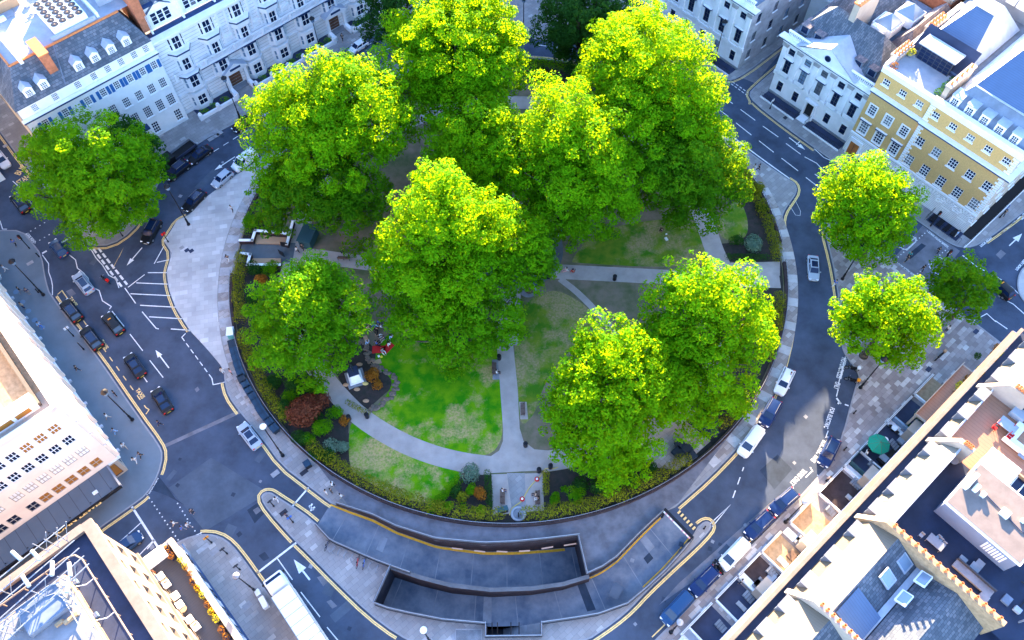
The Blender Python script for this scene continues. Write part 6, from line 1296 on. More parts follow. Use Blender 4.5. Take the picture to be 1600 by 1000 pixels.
# ---- 7 terrace of houses, bottom right ---------------------------------------------------------
TF = -3.9; HG = 'terraced houses at the lower right'
PW = [20.0, 33.2, 45.0, 58.2, 68.3, 79.0]
labs = ['lowest terraced house, cream mansard roof at the bottom edge', 'terraced house with cream ribbed roof slope and two roof windows', 'terraced house with standing seam roof and dark navy roof terrace', 'terraced house with a brown timber roof deck and outdoor furniture', 'end terraced house with striped pale roof and plants']
for i in range(5):
    s0, s1 = PW[i], PW[i+1]; b = B('terraced_house', labs[i], (s0+s1)/2, -8, group=HG); L_ = s1-s0; n = 4 if L_ > 11 else 3; pm_ = 'stone_cream' if i != 1 else 'brick_tan'
    facade(b, ST(s1, TF), ST(s0, TF), -2.5, 16, [dict(z=1.2, h=2.2, w=1.1, n=n, nx=2, ny=2, st='sf'), dict(z=5.0, h=2.6, w=1.15, n=n, nx=2, ny=2, st='sh'), dict(z=9.2, h=1.9, w=1.1, n=n, nx=2, ny=2, st='sf'), dict(z=12.6, h=1.4, w=1.1, n=n, nx=2, ny=2, st='s')], 'stone_white' if i < 2 else 'stone_cream')
    r = RB(b); r.bx(s0+.002, s1-.002, TF+.003, TF+.6, 14.6, 14.9, 'stone_warm'); r.bx(s0+.002, s1-.002, TF-.25, TF+.15, 15.9, 16.2, 'stone_warm'); r.bx(s0+.004, s1-.004, TF+.003, TF+.3, 4.3, 4.55, 'stone_white'); r.bx(s0, s1, -26, -25.6, 0, 16, 'brick_tan'); r.build('stone_trim', b)
    r = RB(b); r.q([(s0, TF-.35, 15.5), (s0, -26, 15.5), (s1, -26, 15.5), (s1, TF-.35, 15.5)], 'roof_dark')
    # front mansard slope
    fz = 18.0 if i != 3 else 17.6
    r.q([(s0+.3, TF-1.0, 15.6), (s1-.3, TF-1.0, 15.6), (s1-.3, TF-2.0, fz), (s0+.3, TF-2.0, fz)][::1], 'seam_cream' if i in (2, 4) else 'seam_plain')
    if i == 0: r.q([(s0, TF-2, fz), (s1-.3, TF-2, fz), (s1-.3, -9, 19.6), (s0, -9, 19.6)], 'seam_plain'); r.q([(s0, -9, 19.6), (s1-.3, -9, 19.6), (s1-.3, -12.5, 17.2), (s0, -12.5, 17.2)], 'slate')
    if i == 1:
        r.q([(s0+.3, TF-2, fz), (s1-.3, TF-2, fz), (s1-.3, -8.7, 19.4), (s0+.3, -8.7, 19.4)], 'seam_plain'); r.q([(s0+.3, -8.7, 19.4), (s1-.3, -8.7, 19.4), (s1-.3, -12.0, 17.2), (s0+.3, -12.0, 17.2)], 'slate')
        r.bx(s0+.3, s1, -12.7, -12.0, 16.6, 17.3, 'lead_pale'); r.q([(s0+.5, -12.8, 17.3), (s1, -12.8, 17.3), (s1, -16, 18.9), (s0+.5, -16, 18.9)], 'slate'); r.q([(s0+.5, -16, 18.9), (s1, -16, 18.9), (s1, -20, 17), (s0+.5, -20, 17)], 'slate')
        r.q([(34.0, -9.0, 19.35), (37.6, -9.0, 19.35), (37.6, -12.5, 17.6), (34.0, -12.5, 17.6)], 'seam_blue')
        for k in range(6): r.bx(34.1+k*.62, 34.3+k*.62, -12.5, -8.9, 18.2, 18.35, 'render_white') if False else None
    if i == 2:
        r.q([(s0+.3, TF-2, fz), (s1-.3, TF-2, fz), (s1-.3, -7.4, 19.2), (s0+.3, -7.4, 19.2)], 'seam_cream'); r.q([(s0+.3, -7.4, 19.2), (s1-.3, -7.4, 19.2), (s1-.3, -7.5, 16.9), (s0+.3, -7.5, 16.9)], 'lead'); r.q([(s0, -7.5, 16.9), (s1, -7.5, 16.9), (s1, -24, 16.9), (s0, -24, 16.9)], 'deck_navy')
        r.bx(s0+.3, s1-.3, -7.55, -7.35, 19.2, 19.35, 'lead_pale')
    if i == 3: r.bx(s0+.3, s1-.3, -6.0, -5.9, 15.6, fz+.1, 'frame_white'); r.q([(s0, -6, 16.9), (s1, -6, 16.9), (s1, -24, 16.9), (s0, -24, 16.9)], 'deck_brown'); r.q([(s0+.3, TF-2, fz), (s1-.3, TF-2, fz), (s1-.3, -6.1, fz), (s0+.3, -6.1, fz)], 'lead_pale')
    if i == 4: r.q([(s0+.3, TF-2, fz), (s1-.3, TF-2, fz), (s1-.3, -10, 19.2), (s0+.3, -10, 19.2)], 'seam_cream'); r.q([(s0+.3, -10, 19.2), (s1-.3, -10, 19.2), (s1-.3, -13, 17), (s0+.3, -13, 17)], 'slate')
    r.build('roof', b)
    for k in range(3 if L_ < 12 else 4):
        s_ = s0+L_*(k+.5)/(3 if L_ < 12 else 4); r = RB(b); r.bx(s_-.75, s_+.75, TF-2.0, TF-1.0, 16.0, 17.7, 'lead'); r.bx(s_-.85, s_+.85, TF-2.2, TF-.9, 17.703, 17.85, 'roof_grey'); r.bx(s_-.5, s_+.5, TF-.99, TF-.96, 16.3, 17.4, 'glass'); r.build('dormer', b)
    # party wall with pots on the s1 side
    r = RB(b); ends = {0: -13.5, 1: -20.5, 2: -8.5, 3: -9.5, 4: -14}[i]
    r.bx(s1-.35, s1+.25, ends, -6.8, 15.5, 20.2, pm_); r.q([(s1-.35, TF-.6, 16.2), (s1-.35, -6.8, 15.5), (s1-.35, -6.8, 20.2)], pm_); r.q([(s1-.35, TF-.6, 16.2), (s1-.35, -6.8, 20.2), (s1+.25, -6.8, 20.2), (s1+.25, TF-.6, 16.2)], 'stone_cream'); r.q([(s1+.25, TF-.6, 16.2), (s1+.25, -6.8, 15.5), (s1+.25, -6.8, 20.2)], pm_)
    r.build('party_wall', b)
    np_ = {0: 9, 1: 15, 2: 4, 3: 6, 4: 6}[i]; pots(b, s1-.05, s1-.05, -7.2, ends+.3, 20.2, np_, 'terracotta', .15, .55)
# roof windows
for i, (px, py, z, l) in enumerate([(1387,904,18.6,'pale roof window on the blue slope, left of the gutter'), (1413,880,18.0,'second roof window on the blue slope, nearer the party wall')]):
    p = G(px, py, z); t = thing('roof_window', l, 'roof window', p, A41); mb = MB(); M = Matrix.Rotation(A41*0, 3, 'Z')@Matrix.Rotation(math.radians(33), 3, 'X'); mb.box((0, 0, 0.05), (1.5, 1.7, .22), 'lead_pale', M=M); mb.build('frame', t); mb = MB(); mb.box((0, 0, .17), (1.2, 1.4, .05), 'glass_pale', M=M); mb.build('pane', t)
for i, (px, py, z, l) in enumerate([(1412,935,18.2,'white framed rooflight on the lower slate roof'), (1442,905,18.4,'white framed rooflight nearer the long row of pots')]):
    p = G(px, py, z); t = thing('rooflight', l, 'rooflight', p, A41); mb = MB(); M = Matrix.Rotation(math.radians(-26), 3, 'X'); mb.box((0, 0, .05), (1.5, 1.2, .3), 'ac_white', M=M); mb.build('frame', t); mb = MB(); mb.box((0, 0, .21), (1.25, .95, .05), 'glass_pale', M=M); mb.build('pane', t)
# stair house on the navy terrace
t = thing('roof_pavilion', 'flat roofed grey stair house standing on the dark navy roof terrace', 'roof pavilion', ST(54.3, -14, 16.9)); r = RB(t); r.b = Vector((t.location.x, t.location.y, 0)); 
r2 = MB(); c = (0, 0, 1.5); r2.box(c, (6.2, 8.5, 3.0), 'lead_seam', A41); r2.build('wall', t); r2 = MB(); r2.box((0, 0, 3.12), (6.6, 8.9, .22), 'frame_white', A41); r2.box((0, 0, 3.24), (6.2, 8.5, .06), 'pavilion_roof', A41); r2.build('roof', t)
r2 = MB()
for dx, dy, w, d, h in [(-1.8, 2.5, .9, .5, .5), (-1.3, 1.8, .5, .5, .5), (.4, -.2, .9, .9, .4), (2.0, -1.0, .4, .4, .4), (-2.2, 3.2, 2.2, .4, .7)]: r2.box((dx, dy, 3.27+h/2), (w, d, h), 'ac_white', A41, .04)
r2.path([Vector((-1, 2, 3.35)), Vector((1.5, -2, 3.35)), Vector((3, -3, 3.35))], .06, 'roof_dark'); r2.build('roof_vent', t)
r2 = MB(); 
for k in range(7): q = Matrix.Rotation(A41, 3, 'Z')@Vector((-3.2+.3, -3.4+k*.0, 0)); 
for k in range(8): q = Matrix.Rotation(A41, 3, 'Z')@Vector((-3.13, -3.2+k*.3, 1.6)); r2.box(q, (.06, .2, 1.6), 'frame_white', A41)
r2.build('grille', t)
def boxes(name, cat, l, px, py, z, parts, rz=A41):
    t = thing(name, l, cat, G(px, py, z), rz)
    for nm, lst in parts:
        mb = MB()
        for (x, y, zz, w, d, h, m) in lst: mb.box((x, y, zz+h/2), (w, d, h), m, bev=min(.05, h*.2, w*.2, d*.2))
        mb.build(nm, t)
    return t
zd = 16.92
boxes('garden_sofa', 'sofa', 'long grey sofa along the pots on the navy terrace', 1518, 905, zd, [('seat', [(0, 0, .12, .95, 4.4, .3, 'roof_grey'), (-1.0, -1.8, .12, 1.2, .95, .3, 'roof_grey')]), ('backrest', [(.5, 0, .12, .15, 4.5, .7, 'frame_dark')])])
boxes('low_table', 'table', 'low grey table in front of the long terrace sofa', 1519, 891, zd, [('table_top', [(0, 0, .35, 1.5, 1.0, .08, 'roof_grey')]), ('leg', [(.6, .4, 0, .08, .08, .35, 'black_metal'), (-.6, -.4, 0, .08, .08, .35, 'black_metal'), (.6, -.4, 0, .08, .08, .35, 'black_metal'), (-.6, .4, 0, .08, .08, .35, 'black_metal')])])
boxes('stool', 'stool', 'square grey stool left of the low terrace table', 1502, 876, zd, [('seat', [(0, 0, .25, .8, .8, .15, 'roof_grey')]), ('leg', [(0, 0, 0, .5, .5, .25, 'black_metal')])]); boxes('stool', 'stool', 'square grey stool above the low terrace table', 1529, 882, zd, [('seat', [(0, 0, .25, .8, .8, .15, 'roof_grey')]), ('leg', [(0, 0, 0, .5, .5, .25, 'black_metal')])])
boxes('storage_box', 'box', 'blue topped storage box alone on the navy terrace', 1563, 875, zd, [('casing', [(0, 0, 0, .9, 1.3, .7, 'wicker')]), ('lid', [(0, 0, .7, 1.0, 1.4, .08, 'blue_cover')])]) if False else boxes('storage_box', 'box', 'blue topped storage box alone on the navy terrace', 1563, 875, zd, [('casing', [(0, 0, 0, .9, 1.3, .7, 'wicker')]), ('lid', [(0, 0, .7, 1.0, 1.4, .08, 'bin_lid_blue')])])
boxes('dining_table', 'table', 'small dining table with chairs tucked in by the pots', 1458, 850, zd, [('table_top', [(0, 0, .7, 1.0, 1.8, .06, 'roof_grey')]), ('leg', [(.4, .8, 0, .06, .06, .7, 'steel'), (-.4, -.8, 0, .06, .06, .7, 'steel'), (.4, -.8, 0, .06, .06, .7, 'steel'), (-.4, .8, 0, .06, .06, .7, 'steel')])])
for i, (px, py) in enumerate([(1463,842), (1466,846), (1471,852), (1437,838)]): boxes('folding_chair', 'chair', ['folding chair at the top end of the navy terrace table', 'folding chair second along the navy terrace table', 'folding chair at the lower end of the navy terrace table', 'lone folding chair near the start of the pots'][i], px, py, zd, [('seat', [(0, 0, .42, .42, .42, .04, 'roof_pale')]), ('backrest', [(.2, 0, .45, .04, .42, .4, 'roof_pale')]), ('leg', [(-.18, -.18, 0, .03, .03, .42, 'steel'), (.18, .18, 0, .03, .03, .42, 'steel'), (-.18, .18, 0, .03, .03, .42, 'steel'), (.18, -.18, 0, .03, .03, .42, 'steel')])])
# timber deck furniture
for px, py, l, rz in [(1478,720,'metal armchair alone in the sun on the timber deck, lower', .3), (1493,697,'metal armchair on the timber deck, upper right one', -.2)]:
    t = boxes('metal_chair', 'chair', l, px, py, zd, [('seat', [(0, 0, .4, .55, .55, .05, 'black_metal')]), ('backrest', [(0, .28, .45, .6, .04, .45, 'black_metal')]), ('leg', [(-.25, -.25, 0, .04, .04, .4, 'black_metal'), (.25, .25, 0, .04, .04, .4, 'black_metal'), (-.25, .25, 0, .04, .04, .4, 'black_metal'), (.25, -.25, 0, .04, .04, .4, 'black_metal')])], rz)
p = G(1527, 694, zd); table(1487, 722, zd, 'round grey table at the foot of the timber deck', .5, 'roof_grey'); table(1474, 694, zd, 'pink round stool on the timber deck', .3, 'cloth_pink', .5)
boxes('dining_table', 'table', 'pale blue dining table on the timber deck', 1570, 668, zd, [('table_top', [(0, 0, .7, 1.3, 2.0, .07, 'roof_pale')]), ('leg', [(.5, .8, 0, .08, .08, .7, 'steel'), (-.5, -.8, 0, .08, .08, .7, 'steel'), (.5, -.8, 0, .08, .08, .7, 'steel'), (-.5, .8, 0, .08, .08, .7, 'steel')])])
for i, (px, py) in enumerate([(1551,671), (1559,664), (1584,670), (1578,682), (1573,686)]): boxes('red_chair', 'chair', ['red chair left of the pale deck table, lower', 'red chair left of the pale deck table, upper', 'red chair right of the pale deck table', 'first red cushion seat by the white corner sofa', 'second red cushion seat by the white corner sofa'][i], px, py, zd, [('seat', [(0, 0, .4, .5, .5, .06, 'cloth_red')]), ('backrest', [(.0, .25, .45, .5, .05, .4, 'cloth_red')]), ('leg', [(-.2, -.2, 0, .04, .04, .4, 'black_metal'), (.2, .2, 0, .04, .04, .4, 'black_metal'), (-.2, .2, 0, .04, .04, .4, 'black_metal'), (.2, -.2, 0, .04, .04, .4, 'black_metal')])])
boxes('outdoor_kitchen', 'counter', 'two pale blue covered units at the back of the timber deck', 1588, 650, zd, [('casing', [(0, 0, 0, 1.2, 1.6, .9, 'roof_pale'), (0, -1.9, 0, 1.2, 1.6, .9, 'roof_pale')])])
boxes('corner_sofa', 'sofa', 'white L shaped corner sofa on the timber deck', 1590, 700, zd, [('seat', [(0, 0, .1, 1.0, 3.4, .35, 'canvas_white'), (1.6, 1.2, .1, 2.4, 1.0, .35, 'canvas_white')]), ('backrest', [(-.5, 0, .1, .18, 3.6, .75, 'frame_white')])])
boxes('low_table', 'table', 'small blue low table inside the white corner sofa', 1596, 712, zd, [('table_top', [(0, 0, .3, 1.0, .8, .1, 'glass_pale')]), ('leg', [(0, 0, 0, .5, .4, .3, 'frame_white')])])
t = boxes('roof_cabin', 'roof cabin', 'white topped square cabin between the two roof terraces', 1541, 745, 17, [('wall', [(0, 0, 0, 3.0, 3.2, 2.6, 'brick_tan')]), ('roof', [(0, 0, 2.6, 3.3, 3.5, .2, 'ac_white')])])
t = boxes('glass_roof', 'glass roof', 'striped blue glass roof beside the white topped cabin', 1575, 762, 17, [('pane', [(0, 0, .9, 6.5, 2.4, .1, 'glass')]), ('frame', [(-3+k*.95, 0, 1.0, .12, 2.4, .12, 'frame_white') for k in range(7)]+[(0, 1.3, 0, 6.8, .2, 1.5, 'brick_tan')])], A41-PI/2)
# dark yard at the lower right corner and end wall
b = B('yard_wall', 'dark brick yard wall at the bottom right corner of the picture', 50, -24, cat='wall'); r = RB(b); r.bx(45.5, 70, -26.4, -26.05, 0, 15, 'brick_tan'); r.bx(30, 70, -45, -44.6, 0, 12, 'brick_tan'); r.build('brickwork', b)
# light wells, railings and steps in front of the terrace
b = B('area_railings', 'white kerbed light wells with railings in front of the terraced houses', 45, -2, cat='railings'); r = RB(b)
for s0, s1, m in [(18, 24.5, 'paving_grey'), (25.8, 27.0, 'lead_pale'), (27.2, 31.0, 'roof_dark'), (32.0, 35.6, 'roof_dark'), (36.2, 40.0, 'brown_wall'), (40.6, 44.0, 'brick_tan'), (46.2, 50.0, 'yellow_paint'), (52.0, 56.6, 'brown_wall'), (57.4, 60.0, 'roof_dark'), (60.6, 66, 'leaf_hedge'), (66.6, 72, 'roof_dark'), (73, 77, 'brick_tan')]:
    m = {'yellow_paint': 'brick_tan', 'leaf_hedge': 'soil'}.get(m, m)
    r.bx(s0, s1, TF+.02, -.45, .121, .14, m); r.bx(s0-.12, s1+.12, -.45, -.2, .1, .75, 'stone_white'); r.bx(s0-.3, s0-.08, TF+.02, -.46, .1, .6, 'stone_white'); rail_line(r, [(s0, -.32), (s1, -.32)], .75, step=.3, h=.5)
for s_ in (24.8, 35.7, 44.2, 56.7, 66.1): r.bx(s_+.2, s_+1.2, TF+.03, -.5, .121, .3, 'stone_white'); r.bx(s_-.1, s_+.15, TF+.03, TF+1.2, .3, 3.2, 'stone_cream'); r.bx(s_+1.3, s_+1.55, TF+.03, TF+1.2, .3, 3.2, 'stone_cream'); r.bx(s_-.3, s_+1.7, TF+.03, TF+1.3, 3.2, 3.5, 'stone_cream')
r.build('railing', b)
sd = 0
for px, py, l, m, rr in [(1433,652,'light green bush in front of the terraced houses, lowest','leaf_grey',.9), (1446,655,'bushy green plant by the balcony planters','leaf_bright',1.1), (1465,637,'green bush between the railings and the terrace, middle','leaf_hedge',1.1), (1478,620,'dark green bush beside the long covered planter','leaf_bright',1.0), (1492,605,'grey green bush near the flower filled light well','leaf_grey',.9), (1421,670,'small dark bush by the steps of the terrace','leaf_dark',.6), (1505,590,'flowering bush in the white edged light well','leaf_orange',.5), (1524,560,'dark leafy plant at the top of the light well','leaf_dark',.6)]:
    sd += 1; shrub(px, py, rr, 1.3, l, m, 'bush', sd+50)
for i, (px, py, m, l) in enumerate([(1500,604,'flower_yellow','yellow flowers on the front balcony, lowest planter'), (1512,594,'leaf_orange','orange flowers on the front balcony, second planter'), (1531,580,'flower_yellow','yellow flowers on the front balcony, third planter'), (1535,588,'leaf_orange','orange flowers behind the third balcony planter'), (1549,562,'leaf_orange','orange flowers on the front balcony, fourth planter'), (1563,556,'flower_yellow','largest yellow bush at the end of the front balcony'), (1558,545,'leaf_orange','pink orange bush at the top of the front balcony')]):
    p = G(px, py, 5.4); t = thing('balcony_planter', l, 'planter', (p.x, p.y, 4.6), A41); v, f = leaf_cloud([((0, 0, .8), (.7, .6, .45)), ((.4, .2, .7), (.5, .4, .35))], 40, .17, i, clump=False); leaf_obj('flower', v, f, m, t); mb = MB(); mb.box((0, 0, .3), (1.5, .6, .6), 'wicker', bev=.03); mb.build('planter_box', t)
b = B('front_balcony', 'timber floored balcony with flowers on the front of the end terraced house', 74, -3, cat='balcony'); r = RB(b); r.bx(67.6, 78.5, TF+.01, TF+1.9, 4.3, 4.6, 'stone_cream'); r.bx(67.6, 78.5, TF+1.8, TF+1.9, 4.6, 5.2, 'stone_cream'); r.bx(67.8, 78.3, TF+.02, TF+1.8, 4.601, 4.62, 'deck_brown')
for s_ in (67.9, 72, 78): r.bx(s_, s_+.3, TF+1.5, TF+1.8, 0, 4.3, 'stone_cream')
r.build('floor', b)
# blocks added beyond the top picture edge, sized to shade the square
for s0, s1, t0, t1, z1, l in [(70, 98, 112.6, 140, 30, 'tall stone block added for shade beyond the top of the picture, left of the north street'), (103, 128.5, 101, 128, 30, 'tall stone block added for shade beyond the top of the picture, right of the north street'), (127, 160, 60, 98, 19, 'stone block added for shade beyond the pilastered hall'), (-40, -4, 120, 150, 26, 'stone block added for shade beyond the top left corner of the picture'), (140, 175, 0, 56, 22, 'stone block added for shade beyond the top right corner of the picture')]:
    b = B('shade_block', l, (s0+s1)/2, (t0+t1)/2); rows = [dict(z=1.4+3.7*k, h=2.0, w=1.2, n=int((s1-s0)/3.2), nx=2, ny=2, st='s') for k in range(int(z1/3.7))]
    facade(b, ST(s0, t0), ST(s1, t0), 0, z1, rows, 'stone_white'); rows = [dict(rw, n=int((t1-t0)/3.2)) for rw in rows]; facade(b, ST(s0, t1), ST(s0, t0), 0, z1, rows, 'stone_white'); facade(b, ST(s1, t0), ST(s1, t1), 0, z1, [], 'stone_white'); facade(b, ST(s1, t1), ST(s0, t1), 0, z1, [], 'stone_white')
    r = RB(b); r.bx(s0-.4, s1+.4, t0-.4, t1+.4, z1, z1+.4, 'stone_cream'); r.bx(s0+.5, s1-.5, t0+.5, t1-.5, z1+.4, z1+.6, 'slate'); r.build('roof', b)

# small services on the roofs: pipes, cowls, hatches, each roof's own part
rg = random.Random(33)
def services(root, s0, s1, t0, t1, z, n, nm='roof_service'):
    for k in range(n):
        r = RB(root); a, c = rg.uniform(s0, s1), rg.uniform(t0, t1); kd = rg.random()
        if kd < .4: w_, d_, h_ = rg.uniform(.3, 1.1), rg.uniform(.3, .9), rg.uniform(.2, .7); r.bx(a, a+w_, c, c+d_, z, z+h_, rg.choice(['ac_white', 'lead', 'roof_grey', 'black_metal', 'lead_pale']))
        elif kd < .75: r.tube(r.P(a, c, z), r.P(a, c, z+rg.uniform(.4, 1.2)), .1, .1, rg.choice(['steel', 'black_metal', 'roof_pale']), 7)
        else: q = rg.uniform(1, 4); r.path([Vector(r.P(a, c, z+.12)), Vector(r.P(min(s1, a+q), c, z+.12)), Vector(r.P(min(s1, a+q), min(t1, c+q*.6), z+.12))], .06, rg.choice(['steel', 'black_metal']), 5)
        r.build('roof_vent' if kd < .4 else ('vent_pipe' if kd < .75 else 'pipe_run'), root)
for o in list(bpy.data.objects):
    if o.parent: continue
    n_ = o.name.split('.')[0]
    if o.get('label', '').startswith('terraced house with a brown'): services(o, 59, 66, -20, -15, 16.93, 8)
    elif o.get('label', '').startswith('terraced house with standing'): services(o, 46, 57, -23.5, -20, 16.93, 10)
    elif o.get('label', '').startswith('lowest terraced'): services(o, 21, 32, -22, -13, 15.53, 22)
    elif o.get('label', '').startswith('terraced house with cream'): services(o, 34, 44, -25, -20.5, 15.53, 8)
    elif n_ == 'brick_building': services(o, 124, 135, 11, 19, 17.3, 16)
    elif n_ == 'rear_block': services(o, 127, 160, 10, 46, 16.1, 40)
    elif n_ == 'town_house': services(o, 8, 24, 120, 135, 21.25, 26)
    elif n_ == 'department_store': services(o, -48, -19, 69, 90, 25.33, 26)
    elif n_ == 'pediment_house': services(o, 113, 124, 38, 42, 12.3, 10)
# things inside the light wells
wb = bpy.data.objects.get('area_railings')
if wb:
    for k in range(34):
        r = RB(wb); a = rg.uniform(20, 77); 
        if rg.random() < .5: r.bx(a, a+rg.uniform(.4, 1.1), TF+.3, TF+rg.uniform(.8, 1.8), .142, rg.uniform(.3, .9), rg.choice(['black_metal', 'lead_pale', 'wood_brown', 'stone_grey']))
        else:
            for j in range(4): r.bx(a, a+.9, TF+.4+j*.35, TF+.7+j*.35, .142, .25+j*.12, 'roof_grey')
        r.build('area_step', wb)
# ================================================================== VEHICLES
SPEC = dict(  # L, W(half), H, belt, bonnet z, xr0 xr1 (roof), xb0 xb1 (cabin base), boot z
    hatch=(4.1, .88, 1.48, .92, .80, -1.55, .35, -1.95, 1.05, .92), saloon=(4.7, .91, 1.44, .90, .80, -1.05, .45, -1.75, 1.25, .90),
    suv=(4.75, .96, 1.68, 1.05, .98, -1.85, .45, -2.25, 1.2, 1.05), van=(4.9, .97, 1.95, 1.10, 1.0, -2.35, .85, -2.42, 1.65, 1.1),
    taxi=(4.6, .90, 1.80, 1.05, 1.02, -1.7, .40, -2.15, .95, 1.05), estate=(4.75, .91, 1.47, .93, .82, -1.85, .40, -2.25, 1.2, .93))
def make_car(kind, paint, roof=None, label='', cat='car'):
    L_, w, Hh, zb, zh, xr0, xr1, xb0, xb1, zboot = SPEC[kind]; P = 'paint_'+paint; hl = L_/2
    t = thing({'van': 'parked_van', 'taxi': 'taxi'}.get(kind, 'car'), label, {'van': 'van', 'taxi': 'taxi'}.get(kind, cat))
    mb = MB(); xs = [-hl, -hl+.12, -hl+.45, xb0, -.4, .6, xb1, hl-.55, hl-.15, hl]
    ws = [w*.80, w*.93, w*.98, w, w, w, w, w*.97, w*.88, w*.68]
    zs = [zboot-.22, zboot-.06, zboot, zb, zb, zb, zb-.01, zh-.03, zh-.14, zh-.34]
    rings = []
    for x, ww, z in zip(xs, ws, zs):
        h = [(ww*.9, .20), (ww, .34), (ww*1.0, z-.22), (ww*.955, z-.06), (ww*.82, z)]
        rings.append([(x, y, zz) for y, zz in h]+[(x, 0, z+.035)]+[(x, -y, zz) for y, zz in reversed(h)])
    n = len(rings[0]); vs = [p for r_ in rings for p in r_]; fs = []
    for i in range(len(rings)-1):
        for j in range(n): k = (j+1) % n; fs.append((i*n+j, i*n+k, (i+1)*n+k, (i+1)*n+j))
    fs += [tuple(range(n)), tuple(reversed([(len(rings)-1)*n+j for j in range(n)]))]
    mb.mesh(vs, fs, P)
    wr = w*.76; base = [(xb0, w*.84), (xb1, w*.84)]; z0 = zb-.01
    top = [(xr0, wr*.93), (xr1, wr*.95)]
    R_ = P
    B0, B1, B2, B3 = Vector((xb0, -w*.86, z0)), Vector((xb1, -w*.80, z0)), Vector((xb1, w*.80, z0)), Vector((xb0, w*.86, z0))
    T0, T1, T2, T3 = Vector((xr0, -wr*.93, Hh-.06)), Vector((xr1, -wr*.95, Hh-.06)), Vector((xr1, wr*.95, Hh-.06)), Vector((xr0, wr*.93, Hh-.06))
    for q in ((B0, B1, T1, T0), (B1, B2, T2, T1), (B2, B3, T3, T2), (B3, B0, T0, T3)): mb.face(q, P)
    mb.build('body', t, smooth=False).data.shade_flat() if False else mb.build('body', t)
    # roof with a soft crown
    rb_ = MB(); nx, ny = 6, 6; g = []
    for i in range(nx+1):
        for j in range(ny+1):
            u, v = i/nx, j/ny; a = T0.lerp(T1, u).lerp(T3.lerp(T2, u), v); a = a+Vector((0, 0, .07*(1-(2*u-1)**4)*(1-(2*v-1)**4))); g.append(a)
    rb_.mesh(g, [(i*(ny+1)+j, (i+1)*(ny+1)+j, (i+1)*(ny+1)+j+1, i*(ny+1)+j+1) for i in range(nx) for j in range(ny)], P); rb_.build('roof', t, smooth=True)
    if roof: g2 = MB(); g2.mesh([Vector((xr0*.85+.1, -wr*.7, Hh+.012)), Vector((xr1-.12, -wr*.7, Hh+.012)), Vector((xr1-.12, wr*.7, Hh+.012)), Vector((xr0*.85+.1, wr*.7, Hh+.012))], [(0, 1, 2, 3)], 'car_glass'); g2.build('sunroof', t)
    if kind in ('suv', 'estate'):
        for s in (-1, 1): q = MB(); q.tube((xr0+.15, s*wr*.86, Hh+.03), (xr1-.15, s*wr*.88, Hh+.03), .028, .028, 'steel', 6); q.build('roof_rail', t)
    def glass(nm, a, b, c, d, m0=.06, m1=.10, out=None):
        nrm = (b-a).cross(d-a).normalized(); cen = (a+b+c+d)/4
        if nrm.dot(cen-Vector((0, 0, .8))) < 0: nrm = -nrm
        def q(u, v): return (a.lerp(b, u)).lerp(d.lerp(c, u), v)+nrm*.014
        g = MB(); g.face([q(m0, m1), q(1-m0, m1), q(1-m0, 1-m1*.7), q(m0, 1-m1*.7)], 'car_glass'); g.build(nm, t)
    glass('windscreen', B1, B2, T2, T1, .05, .06); 
    if kind != 'van': glass('rear_window', B3, B0, T0, T3, .08, .1)
    for (a, b, c, d) in ((B0, B1, T1, T0), (B3, B2, T2, T3)):
        if kind == 'van': glass('side_window', a.lerp(b, .68), b, c, d.lerp(c, .72), .06, .12)
        else: glass('side_window', a, a.lerp(b, .46), d.lerp(c, .46), d, .06, .12); glass('side_window', a.lerp(b, .47), b, c, d.lerp(c, .47), .05, .12)
    rr = .33 if kind not in ('suv', 'van') else .36
    for x in (-hl+.85, hl-.88):
        for s in (-1, 1):
            y = s*(w-.10); tw = MB(); tw.tube((x, y-.11, rr), (x, y+.11, rr), rr, rr, 'tyre', 20); o = tw.build('wheel', t); q = MB(); q.tube((x, y+s*.111, rr), (x, y+s*.125, rr), rr*.62, rr*.58, 'rim', 14); q.build('rim', o)
    for s in (-1, 1):
        q = MB(); q.box((hl-.14, s*w*.62, zh-.2), (.26, .36, .13), 'lamp_white', s*-.35, .03); q.build('headlight', t)
        q = MB(); q.box((-hl+.05, s*w*.68, zboot-.2), (.14, .3, .16), 'lamp_red', s*.25, .03); q.build('tail_light', t)
        q = MB(); q.box((xb1-.30, s*(w+.07), zb+.06), (.16, .2, .13), P, 0, .03); q.build('door_mirror', t)
    q = MB(); q.box((-hl-.005, 0, .52), (.02, .52, .12), 'plate'); q.build('number_plate', t)
    q = MB(); q.box((hl+.0, 0, .42), (.03, .52, .12), 'lamp_white'); q.build('number_plate', t)
    if kind == 'taxi': q = MB(); q.box((xr1-.2, 0, Hh+.08), (.16, .5, .12), 'lamp_amber', 0, .03); q.build('roof_sign', t)
    return t
CARS = {}
def car(kind, paint, fr, re, label, roof=False, group=None):
    key = (kind, paint, roof); a, b = G(*fr, .6), G(*re, .6); c = (a+b)/2; ang = math.atan2(a.y-b.y, a.x-b.x); loc = (c.x, c.y, .007)
    if key not in CARS: t = make_car(kind, paint, roof, label); CARS[key] = t; t.location = loc; t.rotation_euler = (0, 0, ang)
    else: t = copytree(CARS[key], label, loc, ang)
    t.scale = (.93, .93, .93)
    if group: t['group'] = group
    elif 'group' in t.keys(): del t['group']
    return t
G1 = 'cars queueing on the left road'; G2 = 'cars parked along the right hand kerb'; G3 = 'cars waiting beside the right side of the garden'; G4 = 'cars on the upper left street'
car('saloon', 'white', (12,262), (-10,235), 'white car cut by the left edge of the picture', group=G1)
car('suv', 'black', (20,303), (43,332), 'dark car with a silver bonnet nearest the bus stand lettering', True, G1)
car('hatch', 'darkblue', (79,373), (103,402), 'small dark blue car stopped on the crossing line at the left', True, G1)
